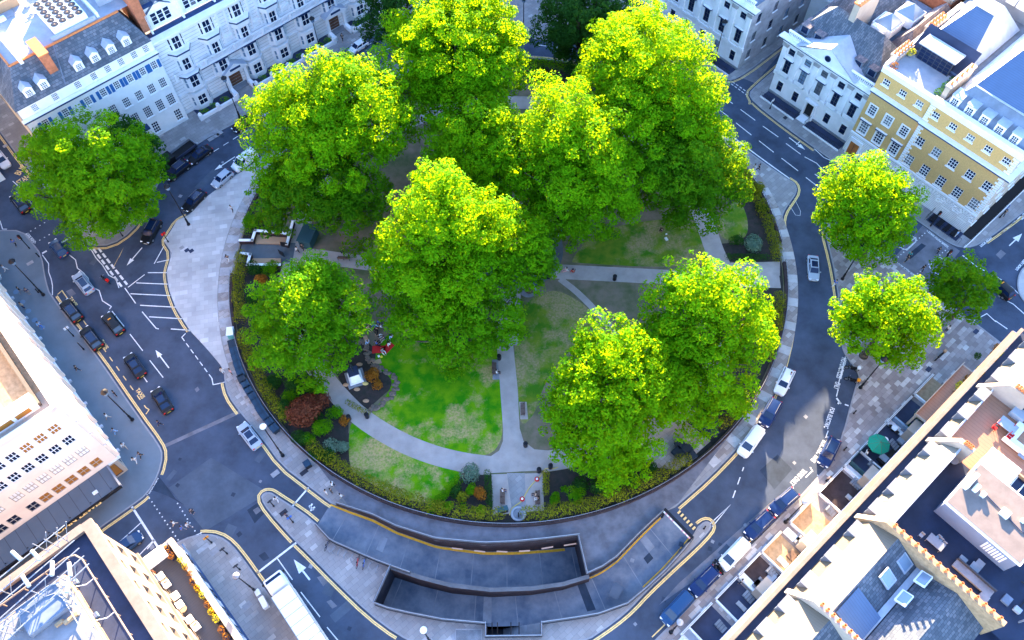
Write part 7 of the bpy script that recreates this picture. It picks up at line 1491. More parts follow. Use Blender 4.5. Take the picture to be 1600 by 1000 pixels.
car('estate', 'silver', (116,425), (143,459), 'silver estate car with a dark blue glass roof', True, G1)
car('suv', 'black', (99,470), (124,501), 'black car at the left kerb, upper of the two in the taxi bay', True, G1)
car('suv', 'black', (129,511), (157,546), 'black car at the left kerb, lower of the two in the taxi bay', True, G1)
car('taxi', 'black', (163,489), (191,523), 'black taxi in the middle lane between the silver car and the lane dash', group=G1)
car('saloon', 'black', (198,553), (223,589), 'black car behind the taxi, level with the painted arrow', True, G1)
car('saloon', 'black', (240,604), (266,647), 'black car with bright red tail lights, last of the queue', True, G1)
car('saloon', 'silver', (374,660), (405,701), 'silver white car passing the black bins at the lower left', True)
car('suv', 'black', (226,380), (246,344), 'black car turning beside the rounded corner pavement', True)
car('estate', 'black', (288,328), (318,299), 'black car parked at the edge of the pale plaza', True, G4)
car('hatch', 'silver', (333,291), (361,267), 'silver hatchback parked behind the white van', group=G4)
car('van', 'white', (364,266), (400,237), 'white van parked under the edge of the upper left tree', group=G4)
car('suv', 'black', (261,279), (293,254), 'black car next to the dark flatbed truck, lower one', True, G4)
car('saloon', 'black', (298,252), (326,231), 'black car next to the dark flatbed truck, upper one', True, G4)
car('saloon', 'black', (367,202), (394,182), 'black car half under the tree by the second lamp post', group=G4)
car('saloon', 'silver', (409,177), (432,158), 'silver car mostly hidden by the upper left tree', group=G4)
car('suv', 'black', (484,124), (504,107), 'black car almost hidden behind the bright tree top', group=G4)
car('suv', 'grey', (506,109), (536,85), 'dark grey blue people carrier parked at the mansion kerb', group=G4)
car('hatch', 'white', (544,83), (575,62), 'small white hatchback driving on the upper left street', group=G4)
car('saloon', 'silver', (1272,440), (1270,397), 'lone silver car driving on the right road', True)
car('estate', 'white', (1216,616), (1235,576), 'white estate car, first of three beside the garden', False, G3)
car('suv', 'navy', (1193,663), (1213,627), 'dark blue car between the white estate and the white van', False, G3)
car('van', 'white', (1157,713), (1188,669), 'white van, last of three beside the garden', False, G3)
car('suv', 'navy', (1285,727), (1305,687), 'navy car in the electric bay with an orange reflection', True, G2)
car('suv', 'navy', (1207,800), (1242,769), 'navy car nearest the sunlit patch of road', False, G2)
car('suv', 'navy', (1166,840), (1206,802), 'navy car parked second from the sunlit patch', False, G2)
car('van', 'white', (1128,886), (1164,848), 'white people carrier parked between navy cars', False, G2)
car('suv', 'navy', (1082,927), (1119,890), 'deep blue car below the white people carrier', False, G2)
car('van', 'blue', (1040,970), (1074,933), 'bright blue van lowest in the row of parked cars', False, G2)
car('taxi', 'black', (1552,440), (1573,459), 'black taxi half under the smallest right tree')
car('hatch', 'darkblue', (213,840), (186,860), 'blue car parked at the foot of the corner block, bottom left')
# flatbed truck, top left
def flatbed():
    a, b = G(262, 254, .8), G(299, 226, .8); c = (a+b)/2; t = thing('flatbed_truck', 'black open bed truck parked at the upper left kerb', 'truck', (c.x, c.y, .007), math.atan2(a.y-b.y, a.x-b.x)); L_ = 5.8
    mb = MB(); mb.box((-.8, 0, .75), (4.2, 1.95, .25), 'black_metal'); mb.box((-.8, .95, 1.1), (4.2, .08, .5), 'roof_dark'); mb.box((-.8, -.95, 1.1), (4.2, .08, .5), 'steel'); mb.box((-2.9, 0, 1.1), (.08, 1.9, .5), 'steel'); mb.build('bed', t)
    mb = MB(); mb.box((2.1, 0, 1.2), (1.7, 1.9, 1.7), 'paint_black', bev=.15); mb.build('cab', t); mb = MB(); mb.box((2.93, 0, 1.5), (.06, 1.6, .6), 'car_glass'); mb.build('windscreen', t)
    for x in (-2.0, 2.0):
        for s in (-1, 1): q = MB(); q.tube((x, s*.75, .38), (x, s*.98, .38), .38, .38, 'tyre', 16); q.build('wheel', t)
flatbed()
# big white truck
a, b = G(427, 902, 1.8), G(532, 1062, 1.8); c = (a+b)/2; LT = (a-b).length; t = thing('lorry', 'large white articulated lorry at the bottom edge', 'lorry', (c.x, c.y, .007), math.atan2(a.y-b.y, a.x-b.x)); h = LT/2
mb = MB(); mb.box((h-1.15, 0, 1.75), (2.2, 2.45, 2.6), 'ac_white', bev=.25); mb.box((h-1.5, 0, 3.15), (1.4, 2.1, .5), 'ac_white', bev=.2); mb.build('cab', t); mb = MB(); mb.box((h-.04, 0, 2.2), (.08, 2.15, .9), 'car_glass'); mb.box((h-.62, 0, 3.06), (.5, 2.0, .06), 'car_glass'); mb.build('windscreen', t)
mb = MB(); mb.box((-1.3, 0, 2.35), (LT-2.6, 2.55, 2.9), 'ac_white', bev=.04)
for k in range(int((LT-2.6)/1.25)): mb.box((-LT/2+.4+k*1.25, 0, 3.81), (.05, 2.5, .02), 'roof_grey')
mb.box((-1.3, 1.26, 3.82), (LT-2.7, .06, .06), 'steel'); mb.box((-1.3, -1.26, 3.82), (LT-2.7, .06, .06), 'steel'); mb.build('trailer', t)
for s in (-1, 1): q = MB(); q.box((h-.3, s*1.42, 2.3), (.15, .25, .5), 'black_metal', bev=.03); q.build('door_mirror', t); q = MB(); q.box((h-.02, s*.9, .9), (.06, .4, .2), 'lamp_white'); q.build('headlight', t)
for x in (h-1.3, h-4.2, -h+2, -h+3.2):
    for s in (-1, 1): q = MB(); q.tube((x, s*.95, .5), (x, s*1.25, .5), .5, .5, 'tyre', 18); q.build('wheel', t)
# motorcycles and cycles
def motorcycle(fr, re, label, paint='paint_black', box=None, z=.01, name='motorcycle', cat='motorcycle'):
    a, b = G(*fr, z+.5), G(*re, z+.5); c = (a+b)/2; t = thing(name, label, cat, (c.x, c.y, z), math.atan2(a.y-b.y, a.x-b.x))
    for x in (-.7, .7):
        q = MB(); P = [Vector((x+.29*math.cos(k*PI/8), 0, .30+.29*math.sin(k*PI/8))) for k in range(17)]; q.path(P, .06, 'tyre', 6); q.tube((x, -.03, .3), (x, .03, .3), .2, .2, 'rim', 12); q.build('wheel', t)
    mb = MB(); mb.path([Vector((-.7, 0, .3)), Vector((-.2, 0, .5)), Vector((.35, 0, .55)), Vector((.55, 0, .85))], .07, 'black_metal'); mb.tube((.7, -.1, .3), (.5, -.1, .9), .03, .03, 'steel'); mb.tube((.7, .1, .3), (.5, .1, .9), .03, .03, 'steel'); mb.box((-.05, 0, .42), (.5, .32, .32), 'black_metal', bev=.06); mb.build('frame', t)
    mb = MB(); mb.ball((.18, 0, .78), .22, paint, (1.25, .75, .7)); mb.box((.55, 0, .85), (.25, .3, .3), paint, bev=.08); mb.build('tank', t); mb = MB(); mb.box((-.4, 0, .78), (.7, .27, .12), 'tyre', bev=.05); mb.build('seat', t)
    mb = MB(); mb.path([Vector((.38, -.38, 1.0)), Vector((.5, -.12, .95)), Vector((.5, .12, .95)), Vector((.38, .38, 1.0))], .025, 'steel'); mb.build('handlebar', t)
    if box: mb = MB(); mb.box((-.8, 0, 1.0), (.42, .42, .38), box, bev=.05); mb.build('top_box', t)
    return t
motorcycle((158,432), (170,441), 'black motor scooter with amber and red lights on the left road', box='lamp_red', name='scooter', cat='scooter')
motorcycle((1320,572), (1343,578), 'black motorcycle with silver parts in the bay, upper one', box='ac_white'); motorcycle((1320,590), (1342,597), 'slimmer motorcycle in the bay with an amber lamp', box='lamp_amber')
motorcycle((1461,563), (1477,549), 'black and gold motorcycle standing alone on the mixed paving', z=.13, box='wicker'); motorcycle((1120,878), (1128,893), 'black motorcycle squeezed between the white people carrier and a navy car')
motorcycle((1116,882), (1120,897), 'second motorcycle behind the white people carrier, pale front', box='ac_white')
def bicycle(fr, re, label, mat='cloth_blue', z=.13, group=None):
    a, b = G(*fr, z+.4), G(*re, z+.4); c = (a+b)/2; t = thing('bicycle', label, 'bicycle', (c.x, c.y, z), math.atan2(a.y-b.y, a.x-b.x), group)
    for x in (-.52, .52): q = MB(); q.path([Vector((x+.33*math.cos(k*PI/8), 0, .34+.33*math.sin(k*PI/8))) for k in range(17)], .025, 'tyre', 5); q.build('wheel', t)
    q = MB(); q.path([Vector((-.52, 0, .34)), Vector((-.15, 0, .8)), Vector((.38, 0, .8)), Vector((.0, 0, .32)), Vector((-.52, 0, .34))], .03, mat); q.tube((.38, 0, .82), (.52, 0, .34), .03, .03, mat); q.build('frame', t)
    q = MB(); q.tube((.36, -.25, .98), (.36, .25, .98), .025, .025, 'black_metal'); q.tube((.38, 0, .8), (.36, 0, .98), .02, .02, 'steel'); q.build('handlebar', t); q = MB(); q.box((-.18, 0, .92), (.25, .14, .07), 'tyre', bev=.02); q.build('saddle', t)
bicycle((515,844), (508,858), 'blue bicycle leaning at the top of the cycle stands', 'cloth_navy'); bicycle((561,870), (557,886), 'red bicycle at the lower cycle stands', 'cloth_red'); bicycle((571,872), (567,887), 'blue bicycle next to the red one at the stands', 'cloth_blue')
for i, (px, py) in enumerate([(522,860), (531,864), (540,868), (551,872), (578,886), (590,890)]):
    p = G(px, py, .12); t = thing('cycle_stand', ['first hoop of the cycle stands, by the blue bicycle', 'second hoop of the cycle stands', 'third hoop of the cycle stands', 'hoop just before the red bicycle', 'hoop after the pair of bicycles', 'last hoop of the cycle stands by the ramp box'][i], 'cycle stand', p, math.radians(-110)+PI/2*0, 'steel hoops by the ramp'); mb = MB(); mb.path([Vector((-.4, 0, 0)), Vector((-.4, 0, .7)), Vector((-.3, 0, .8)), Vector((.3, 0, .8)), Vector((.4, 0, .7)), Vector((.4, 0, 0))], .035, 'steel', 6); mb.build('hoop', t)
# ================================================================== STREET FURNITURE
def lamp(base, label, head='lantern', h=8.8, z=.12, group='tall black street lamps'):
    b = G(*base, z); t = thing('street_lamp', label, 'street lamp', b, 0, group)
    mb = MB(); mb.lathe((0, 0, 0), [(.26, 0), (.26, .25), (.17, .4), (.16, 1.4), (.11, 1.55)], 'black_metal', 12); mb.tube((0, 0, 1.5), (0, 0, h-.6), .095, .06, 'black_metal', 8); mb.lathe((0, 0, 2.8), [(.1, 0), (.14, .06), (.1, .12)], 'black_metal', 8); mb.build('post', t)
    mb = MB()
    if head == 'lantern': mb.lathe((0, 0, h-.6), [(.12, 0), (.3, .15), (.42, .75)], 'glass_pale', 8); mb.build('lantern', t); mb = MB(); mb.lathe((0, 0, h+.15), [(.5, 0), (.46, .1), (.2, .35), (.05, .45), (.03, .6)], 'black_metal', 8); mb.build('lantern_cap', t)
    else: mb.ball((0, 0, h), .42, 'steel' if head == 'globe' else 'ac_white', (1, 1, .6)); mb.build('lantern', t); mb = MB(); mb.lathe((0, 0, h-.5), [(.08, 0), (.35, .25), (.44, .4)], 'black_metal', 10); mb.build('lantern_cap', t)
    return t
lamp((68,461), 'lamp post on the left pavement above the taxi bay'); lamp((207,656), 'lamp post on the left pavement beside the pale store, lower', h=8.8); lamp((295,351), 'lamp post at the edge of the pale plaza, near the black car', h=9.2)
lamp((505,96), 'lamp post in front of the mansion block next to the grey people carrier', h=9.2); lamp((375,184), 'lamp post in front of the first mansion doorway', h=8.8); lamp((818,58), 'slim lamp post on the top pavement left of the dark tree', h=8.2)
lamp((1115,101), 'lamp post at the corner of the pilastered stone building', h=9.2); lamp((1316,436), 'lamp post on the right pavement between two street trees', h=8.6); lamp((1344,606), 'lamp post beside the motorcycle bay', h=8.6)
lamp((1227,816), 'lamp post beside the row of parked navy cars', 'globe', 8.5); lamp((400,924), 'lamp post beside the front of the white lorry', 'globe', 8.3); lamp((442,712), 'lamp post between the bins and the litter bin at the lower left', 'globew', 10.0)
lamp((672,1003), 'lamp post at the bottom edge by the slatted grille', 'globew', 8.0); lamp((1048,988), 'lamp post below the bright blue van at the bottom edge', 'globe', 6.5); lamp((1352,243), 'lamp post in front of the brick building behind the street tree', h=9.3)
def post(base, label, h=3.0, sign=None, cat='sign post', name='sign_post', z=.12, mat='black_metal'):
    b = G(*base, z); t = thing(name, label, cat, b); mb = MB(); mb.tube((0, 0, 0), (0, 0, h), .07, .06, mat, 8); mb.lathe((0, 0, 0), [(.12, 0), (.12, .3), (.08, .35)], mat, 8); mb.build('post', t)
    if sign:
        mb = MB(); 
        if sign == 'signal':
            mb.box((0, -.05, h-.45), (.34, .3, 1.05), 'black_metal', bev=.04); mb.build('signal_head', t); q = MB(); [q.lathe((0, -.21, h-.75+k*.3), [(.09, 0), (.09, .02)], m, 10) for k, m in enumerate(('lamp_white', 'lamp_amber', 'lamp_red'))]; q.build('signal_lens', t)
        else: mb.box((0, 0, h-.3), (.7, .05, .55), sign, A41, .02); mb.build('sign_plate', t)
    return t
post((46,388), 'traffic signal on the left pavement beside the person in blue', 3.4, 'signal', 'traffic signal', 'traffic_signal'); post((1455,432), 'traffic signal at the lower side of the right crossing', 3.6, 'signal', 'traffic signal', 'traffic_signal'); post((1454,353), 'traffic signal on the kerb in front of the brick building', 3.6, 'signal', 'traffic signal', 'traffic_signal'); post((1470,412), 'traffic signal on the narrow island in the right crossing', 3.6, 'signal', 'traffic signal', 'traffic_signal')
post((1562,340), 'dark post with a blue disc beside the side street kerb', 3.0, 'cloth_blue'); post((263,378), 'short post with a red and white sign at the plaza kerb', 2.4, 'lamp_red'); post((192,369), 'red and white sign on the tip of the rounded corner pavement', 2.6, 'lamp_red'); post((428,791), 'dark sign post at the nose of the ramp island', 2.4, 'frame_dark'); post((458,816), 'post with a blue plate in the middle of the ramp island', 2.4, 'cloth_blue')
post((355,865), 'dark direction sign on the lower left pavement', 2.4, 'frame_dark'); post((375,890), 'dark post on the lower left pavement, nearer the lamp', 2.2, 'frame_dark'); post((331,848), 'signal post with a yellow panel on the lower left kerb', 2.6, 'lamp_amber'); post((1203,170), 'short white topped post on the corner pavement of the pediment house', 2.2, 'frame_white'); post((1103,678), 'slim post near the covered tables', 1.0) if False else None
post((115,525), 'short signed post on the left pavement by the taxi bay', 2.6, 'ac_white'); post((131,546), 'plain black pole lying close to the taxi bay kerb', 2.0)
def bollard(px, py, label, z=.12): t = thing('bollard', label, 'bollard', G(px, py, z), 0, 'black bollards'); mb = MB(); mb.lathe((0, 0, 0), [(.13, 0), (.12, .1), (.09, .2), (.08, .8), (.11, .85), (.1, .95), (.03, 1.0)], 'black_metal', 10); mb.build('post', t)
bollard(61, 401, 'black bollard on the left pavement near the crossing'); bollard(1319, 703, 'black bollard at the kerb near the electric bay car'); bollard(1291, 751, 'black bollard below the electric bay on the paving'); bollard(1334, 646, 'black bollard on the mixed paving beside the lettering'); bollard(1100, 826, 'bollard on the rounded tip of the ramp island'); bollard(60, 457, 'black bollard at the foot of the left lamp post')
# red post box
t = thing('post_box', 'red pillar post box in front of the mansion block', 'post box', G(451,128,.12)); mb = MB(); mb.lathe((0, 0, 0), [(.3, 0), (.3, .12), (.25, .15), (.25, 1.35)], 'red_post', 18); mb.build('body', t); mb = MB(); mb.lathe((0, 0, 1.35), [(.32, 0), (.3, .1), (.15, .22), (.02, .26)], 'red_post', 18); mb.build('cap', t); mb = MB(); mb.box((0, -.25, 1.15), (.28, .05, .05), 'black_metal'); mb.build('slot', t)
# row of large bins along the railings
def bigbin(px, py, rz, label, lid):
    t = thing('wheeled_bin', label, 'bin', G(px, py, .13), rz, 'row of large bins along the garden railings'); mb = MB()
    mb.mesh([(-.5, -.38, .15), (.5, -.38, .15), (.5, .38, .15), (-.5, .38, .15), (-.62, -.5, 1.15), (.62, -.5, 1.15), (.62, .5, 1.15), (-.62, .5, 1.15)], [(3, 2, 1, 0), (0, 1, 5, 4), (1, 2, 6, 5), (2, 3, 7, 6), (3, 0, 4, 7)], 'bin_black'); mb.box((0, -.52, 1.0), (1.3, .06, .08), 'bin_black'); mb.build('container', t)
    mb = MB(); mb.box((0, 0, 1.2), (1.34, 1.08, .1), lid, bev=.03); mb.box((0, .1, 1.27), (1.1, .06, .04), 'bin_black'); mb.build('lid', t)
    for a in (-.42, .42):
        for c in (-.3, .3): q = MB(); q.tube((a, c-.04, .09), (a, c+.04, .09), .09, .09, 'tyre', 8); q.build('wheel', t)
    return t
bp_ = [(366,543),(369,554),(372,565),(375,576),(379,587),(381,597),(387,606),(392,615),(398,624),(404,634),(410,645),(417,655),(424,664),(431,673)]
nth = ['topmost', 'second', 'third', 'fourth', 'fifth', 'sixth', 'seventh', 'eighth', 'ninth', 'tenth', 'eleventh', 'twelfth', 'thirteenth', 'lowest']
for i, (px, py) in enumerate(bp_): 
    g = G(px, py); a = math.atan2(g.y-CY, g.x-CX); bigbin(px, py, a+PI/2, f'{nth[i]} dark bin of the row along the garden railings', 'bin_lid_blue' if i not in (0, 5) else 'bin_black')
boxes('storage_cabinet', 'cabinet', 'white topped teal cabinet above the row of dark bins', 363, 524, .13, [('body', [(0, 0, 0, .9, 1.3, 1.2, 'teal_box')]), ('lid', [(0, 0, 1.2, 1.0, 1.4, .1, 'ac_white')])], .1)
def litter(px, py, label, z=.2, mat='black_metal', r_=.3):
    t = thing('litter_bin', label, 'bin', G(px, py, z), 0, 'round litter bins in the garden'); mb = MB(); mb.lathe((0, 0, 0), [(r_*.9, 0), (r_, .1), (r_, .95)], mat, 14); mb.build('drum', t); mb = MB(); mb.lathe((0, 0, .95), [(r_*1.08, 0), (r_*1.0, .12), (r_*.45, .15), (r_*.4, .05)], mat, 14); mb.build('rim', t)
for px, py, l in [(546,655,'litter bin left of the curved path by the lower lawn'), (574,652,'litter bin across the path from the first one, by the statue bed'), (780,561,'litter bin above the bench on the lower straight path'), (821,697,'litter bin on the right at the path junction'), (857,434,'litter bin at the left end of the right cross path, lower'), (858,409,'litter bin at the left end of the right cross path, upper'), (960,437,'litter bin halfway along the right cross path'), (842,737,'litter bin beside the right box hedge'), (860,731,'litter bin under the tree right of the box hedge')]: litter(px, py, l)
boxes('litter_bin', 'bin', 'square black bin on the pavement below the row of large bins', 482, 728, .13, [('drum', [(0, 0, 0, .8, .8, 1.0, 'black_metal')]), ('lid', [(0, 0, 1.0, .9, .9, .1, 'bin_lid_blue')])], .6)
boxes('litter_bin', 'bin', 'green black bin beside the bottom gate bench', 786, 799, .2, [('drum', [(0, 0, 0, 1.3, .6, 1.0, 'black_metal')]), ('lid', [(0, 0, 1.0, 1.35, .65, .08, 'iron_teal')])], .3)
boxes('utility_box', 'cabinet', 'pair of white cabinets on the pavement beside the lorry', 414, 943, .13, [('body', [(0, 0, 0, .7, 1.5, .9, 'ac_white'), (-.1, 1.5, 0, .6, .8, .7, 'ac_white')])], .6)
def bench(px, py, rz, label, seats=3):
    t = thing('park_bench', label, 'bench', G(px, py, .2), rz, 'dark wooden benches'); mb = MB()
    for k in range(5): mb.box((-.2+k*.1, 0, .45), (.08, 1.8, .04), 'wood_brown')
    mb.build('seat', t); mb = MB()
    for k in range(4): mb.box((-.3-.02*k, 0, .58+k*.11), (.04, 1.8, .08), 'wood_brown')
    mb.build('backrest', t)
    for y in (-.85, 0, .85): mb = MB(); mb.box((.18, y, .22), (.05, .06, .45), 'black_metal'); mb.box((-.24, y, .45), (.05, .06, .9), 'black_metal'); mb.box((-.03, y, .62), (.5, .05, .04), 'wood_brown'); mb.build('leg', t)
bench(773, 578, 0, 'dark bench left of the lower straight path, person at one end'); bench(816, 641, PI, 'bench on the right of the lower straight path'); bench(786, 778, 0, 'bench on the left of the bottom gate path'); bench(839, 779, PI, 'bench on the right of the bottom gate path with two people')
bench(597, 440, .4, 'bench half under the middle tree'); bench(538, 405, 1.5, 'bench on the left cross path under the tree')
# stone ring / well at the bottom gate
t = thing('stone_ring', 'round grey stone ring at the bottom gate of the garden', 'stone ring', G(810,803,.22)); mb = MB(); P = [Vector((.85*math.cos(k*PI/14), .85*math.sin(k*PI/14), .12)) for k in range(29)]; mb.path(P, .17, 'roof_pale', 8); mb.build('rim', t); mb = MB(); mb.lathe((0, 0, 0), [(.75, 0), (.75, .05)], 'roof_grey', 20); mb.box((0, -.2, .3), (.15, .5, .5), 'black_metal'); mb.build('basin', t)
t = thing('hose', 'yellow hose winding over the bottom gate path', 'hose', G(815,775,.24)); mb = MB(); L0 = t.location.copy(); P = smoothline([G(x, y, .26)-L0 for x, y in [(796,805),(799,795),(805,790),(816,783),(822,770),(830,758),(838,750),(846,742),(852,731),(862,733),(872,730)]], it=2); mb.path(P, .07, 'hose_yellow', 6); mb.build('tube', t)
for i, (px, py) in enumerate([(816,780), (839,749)]): t = thing('hose_reel', ['lower red and white disc on the yellow hose', 'upper red and white disc on the yellow hose'][i], 'disc', G(px, py, .24)); mb = MB(); mb.lathe((0, 0, 0), [(.33, 0), (.33, .12), (.2, .2)], 'cloth_red', 14); mb.build('rim', t); mb = MB(); mb.lathe((0, 0, .2), [(.16, 0), (.1, .06)], 'frame_white', 12); mb.build('hub', t)
# statue
t = thing('statue', 'dark standing statue on a white stepped pedestal in its own bed', 'statue', G(556,592,.21), math.radians(20)); mb = MB(); mb.box((0, 0, .12), (2.6, 2.6, .24), 'roof_grey', bev=.03); mb.box((0, 0, .4), (1.9, 1.9, .35), 'stone_white', bev=.03); mb.mesh([(-.75, -.75, .57), (.75, -.75, .57), (.75, .75, .57), (-.75, .75, .57), (-.6, -.6, 2.3), (.6, -.6, 2.3), (.6, .6, 2.3), (-.6, .6, 2.3)], [(0, 1, 5, 4), (1, 2, 6, 5), (2, 3, 7, 6), (3, 0, 4, 7), (4, 5, 6, 7)], 'stone_white'); mb.box((0, 0, 2.36), (1.45, 1.45, .15), 'roof_dark', bev=.03); mb.build('pedestal', t)
STAT = t
t = thing('border_stones', 'curving border of rough brown stones round the statue bed', 'stone border', G(600,590,.21)); L0 = t.location.copy(); P = smoothline(PXL([(556,537),(567,533),(575,545),(575,560),(585,575),(605,580),(620,597),(618,613),(600,628),(582,640)], .21), it=2); rg = random.Random(3)
mb = MB()
for k in range(len(P)-1):
    for j in range(3): p = P[k].lerp(P[k+1], rg.random())-L0+Vector((rg.uniform(-.35, .35), rg.uniform(-.35, .35), .1)); mb.ball(p, rg.uniform(.16, .34), 'rock', (1.2, .9, .55), 5)
mb.build('stone', t)['kind'] = 'stuff'
for i, (px, py, m) in enumerate([(527,578,'wicker'), (541,602,'wicker'), (558,609,'wicker'), (571,600,'hose_yellow'), (572,627,'wicker'), (562,570,'wicker')]):
    t = thing('garden_rock', ['small pale rock at the upper left of the statue bed', 'pale rock left of the statue steps', 'pale rock below the statue steps', 'yellowish rock right of the statue steps', 'pale rock at the lower tip of the statue bed', 'pale rock behind the statue'][i], 'rock', G(px, py, .21)); mb = MB(); mb.ball((0, 0, .15), .35, m, (1.3, .8, .6), 6); mb.build('stone', t)
# gate enclosures at the left
t = thing('entrance_wall', 'white edged low walls and dark gates of the left garden entrance', 'wall', G(430,385,.2)); L0 = Vector((t.location.x, t.location.y, 0)); mb = MB()
def lowwall(pts, z1=.95, th=.35, mat='frame_white', base='brown_wall'):
    q = PXL(pts)
    for a, b in zip(q[:-1], q[1:]):
        d = (b-a); c = (a+b)/2-L0; mb.box((c.x, c.y, .5), (d.length+th, th, .8), base, math.atan2(d.y, d.x)); mb.box((c.x, c.y, z1), (d.length+th, th+.06, .1), mat, math.atan2(d.y, d.x))
lowwall([(378,382),(397,382),(402,367),(440,370),(456,373)]); lowwall([(460,353),(451,388)]); lowwall([(380,402),(394,404),(390,420),(440,420)]); mb.build('coping', t)
ar = MB(); ar.prism([(p.x-L0.x, p.y-L0.y) for p in PXL([(402,369),(450,374),(448,384),(400,383)])], .1, .24, 'wicker'); ar.prism([(p.x-L0.x, p.y-L0.y) for p in PXL([(396,406),(440,406),(440,418),(392,418)])], .1, .24, 'wicker'); ar.build('paved_floor', t)
for i, (a, b) in enumerate([((441,387),(452,389)), ((438,399),(446,404))]): q = MB(); p0, p1 = G(*a)-L0, G(*b)-L0; q.box(((p0.x+p1.x)/2, (p0.y+p1.y)/2, .8), ((p1-p0).length, .06, 1.2), 'black_metal', math.atan2(p1.y-p0.y, p1.x-p0.x)); q.build('gate', t)
boxes('shelter', 'shelter', 'small teal roofed hut beside the left path', 484, 376, .2, [('wall', [(0, 0, 0, 1.9, 3.2, 1.9, 'iron_teal')]), ('roof', [(0, 0, 1.9, 2.2, 3.5, .15, 'iron_teal')])], -.25)
boxes('notice_board', 'board', 'white and red notice board by the left curved path', 498, 580, .2, [('panel', [(0, 0, .6, .1, 1.1, .8, 'ac_white'), (.06, 0, .7, .04, .7, .4, 'cloth_red')]), ('leg', [(0, .4, 0, .06, .06, .6, 'black_metal'), (0, -.4, 0, .06, .06, .6, 'black_metal')])], .3)
# covered cafe furniture
for i, (px, py, w_, d_, h_) in enumerate([(1099,671,1.3,1.3,.75), (1113,676,1.3,1.3,.75), (1105,658,1.2,.8,.9), (1118,664,1.2,.8,.9), (1059,709,1.4,1.4,.75), (1062,697,1.2,1.2,.75), (1073,704,1.3,1.2,.8), (1079,714,1.3,1.2,.8)]):
    boxes('covered_table', 'table', ['left dark covered table below the lower right tree', 'right dark covered table below the lower right tree', 'covered chairs behind the left dark table, white tops', 'blue covered chairs behind the right dark table', 'dark covered table nearest the bottom right tree', 'dark covered table above the lowest group', 'dark covered table in the middle of the lowest group', 'dark covered table at the corner of the terrace wall'][i], px, py, .24, [('cover', [(0, 0, .25, w_, d_, h_-.25, 'tarp_dark')]), ('leg', [(a*w_*.4, c*d_*.4, 0, .06, .06, .26, 'black_metal') for a in (-1, 1) for c in (-1, 1)])], A41-.2*(i % 2))
t = thing('garden_fountain', 'round dark pit with a dark ornament in the central paving', 'ornament', G(825,453,.26)); mb = MB(); mb.lathe((0, 0, 0), [(1.3, 0), (1.3, .06), (1.15, .06)], 'roof_grey', 24); mb.build('rim', t); mb = MB(); mb.lathe((0, 0, .05), [(.35, 0), (.25, .3), (.12, .6), (.05, .9)], 'black_metal', 12); mb.build('finial', t)
# cafe on the right pavement
t = thing('parasol', 'green octagonal parasol outside the terraced houses', 'parasol', G(1374,693,.13)); hp = 2.5; mb = MB(); n = 8; R_ = 1.45
for k in range(n):
    a, b = k*2*PI/n, (k+1)*2*PI/n; mb.face([(0, 0, hp+.75), (R_*math.cos(a), R_*math.sin(a), hp), (R_*math.cos(b), R_*math.sin(b), hp)], 'canvas_green'); mb.face([(R_*math.cos(a), R_*math.sin(a), hp), (R_*math.cos(a), R_*math.sin(a), hp-.15), (R_*math.cos(b), R_*math.sin(b), hp-.15), (R_*math.cos(b), R_*math.sin(b), hp)], 'canvas_green')
mb.build('canopy', t); mb = MB(); mb.tube((0, 0, 0), (0, 0, hp+.8), .04, .04, 'wood_brown', 6); mb.lathe((0, 0, 0), [(.4, 0), (.4, .08)], 'black_metal', 12); mb.build('pole', t); t.location = G(1374,693,2.8); t.location.z = .13
mb = MB(); 
for k in range(n): a = k*2*PI/n; mb.tube((0, 0, hp+.74), (R_*math.cos(a), R_*math.sin(a), hp-.01), .02, .02, 'wood_brown', 4)
mb.build('rib', t)
t = thing('cafe_platform', 'dark decked seating platform with low screens under the green parasol', 'platform', G(1372,700,.12), A41); mb = MB(); mb.box((0, 0, .06), (9.5, 2.6, .12), 'roof_dark'); mb.build('deck', t)
for x, y, w_, d_ in [(-4.7, 0, .12, 2.4), (-3, 1.3, 3, .12), (4.7, 0, .3, 2.4)]: mb = MB(); mb.box((x, y, .6), (w_, d_, 1.0), 'glass_pale' if x > 4 else 'iron_teal', bev=.03); mb.build('screen', t)
for i, (px, py, l) in enumerate([(1368,699,'white round cafe table left of the parasol foot'), (1395,672,'white round cafe table above the parasol'), (1380,690,'white round cafe table under the parasol edge'), (1377,694,'second white cafe table under the parasol edge')]): table(px, py, .25, l, .42, 'ac_white', .75, 'white round cafe tables')
for i, (px, py) in enumerate([(1364,706), (1372,708), (1400,677), (1390,668), (1386,696), (1360,700)]): boxes('cafe_chair', 'chair', ['black cafe chair at the lower corner of the platform', 'black cafe chair below the left cafe table', 'black cafe chair right of the upper cafe table', 'black cafe chair left of the upper cafe table', 'black cafe chair below the parasol', 'black cafe chair at the outer end of the platform'][i], px, py, .25, [('seat', [(0, 0, .42, .45, .45, .05, 'black_metal')]), ('backrest', [(.2, 0, .45, .04, .45, .42, 'black_metal')]), ('leg', [(a*.18, c*.18, 0, .03, .03, .42, 'black_metal') for a in (-1, 1) for c in (-1, 1)])], i*1.1)
for i, (px, py) in enumerate([(1312,632)]): pass
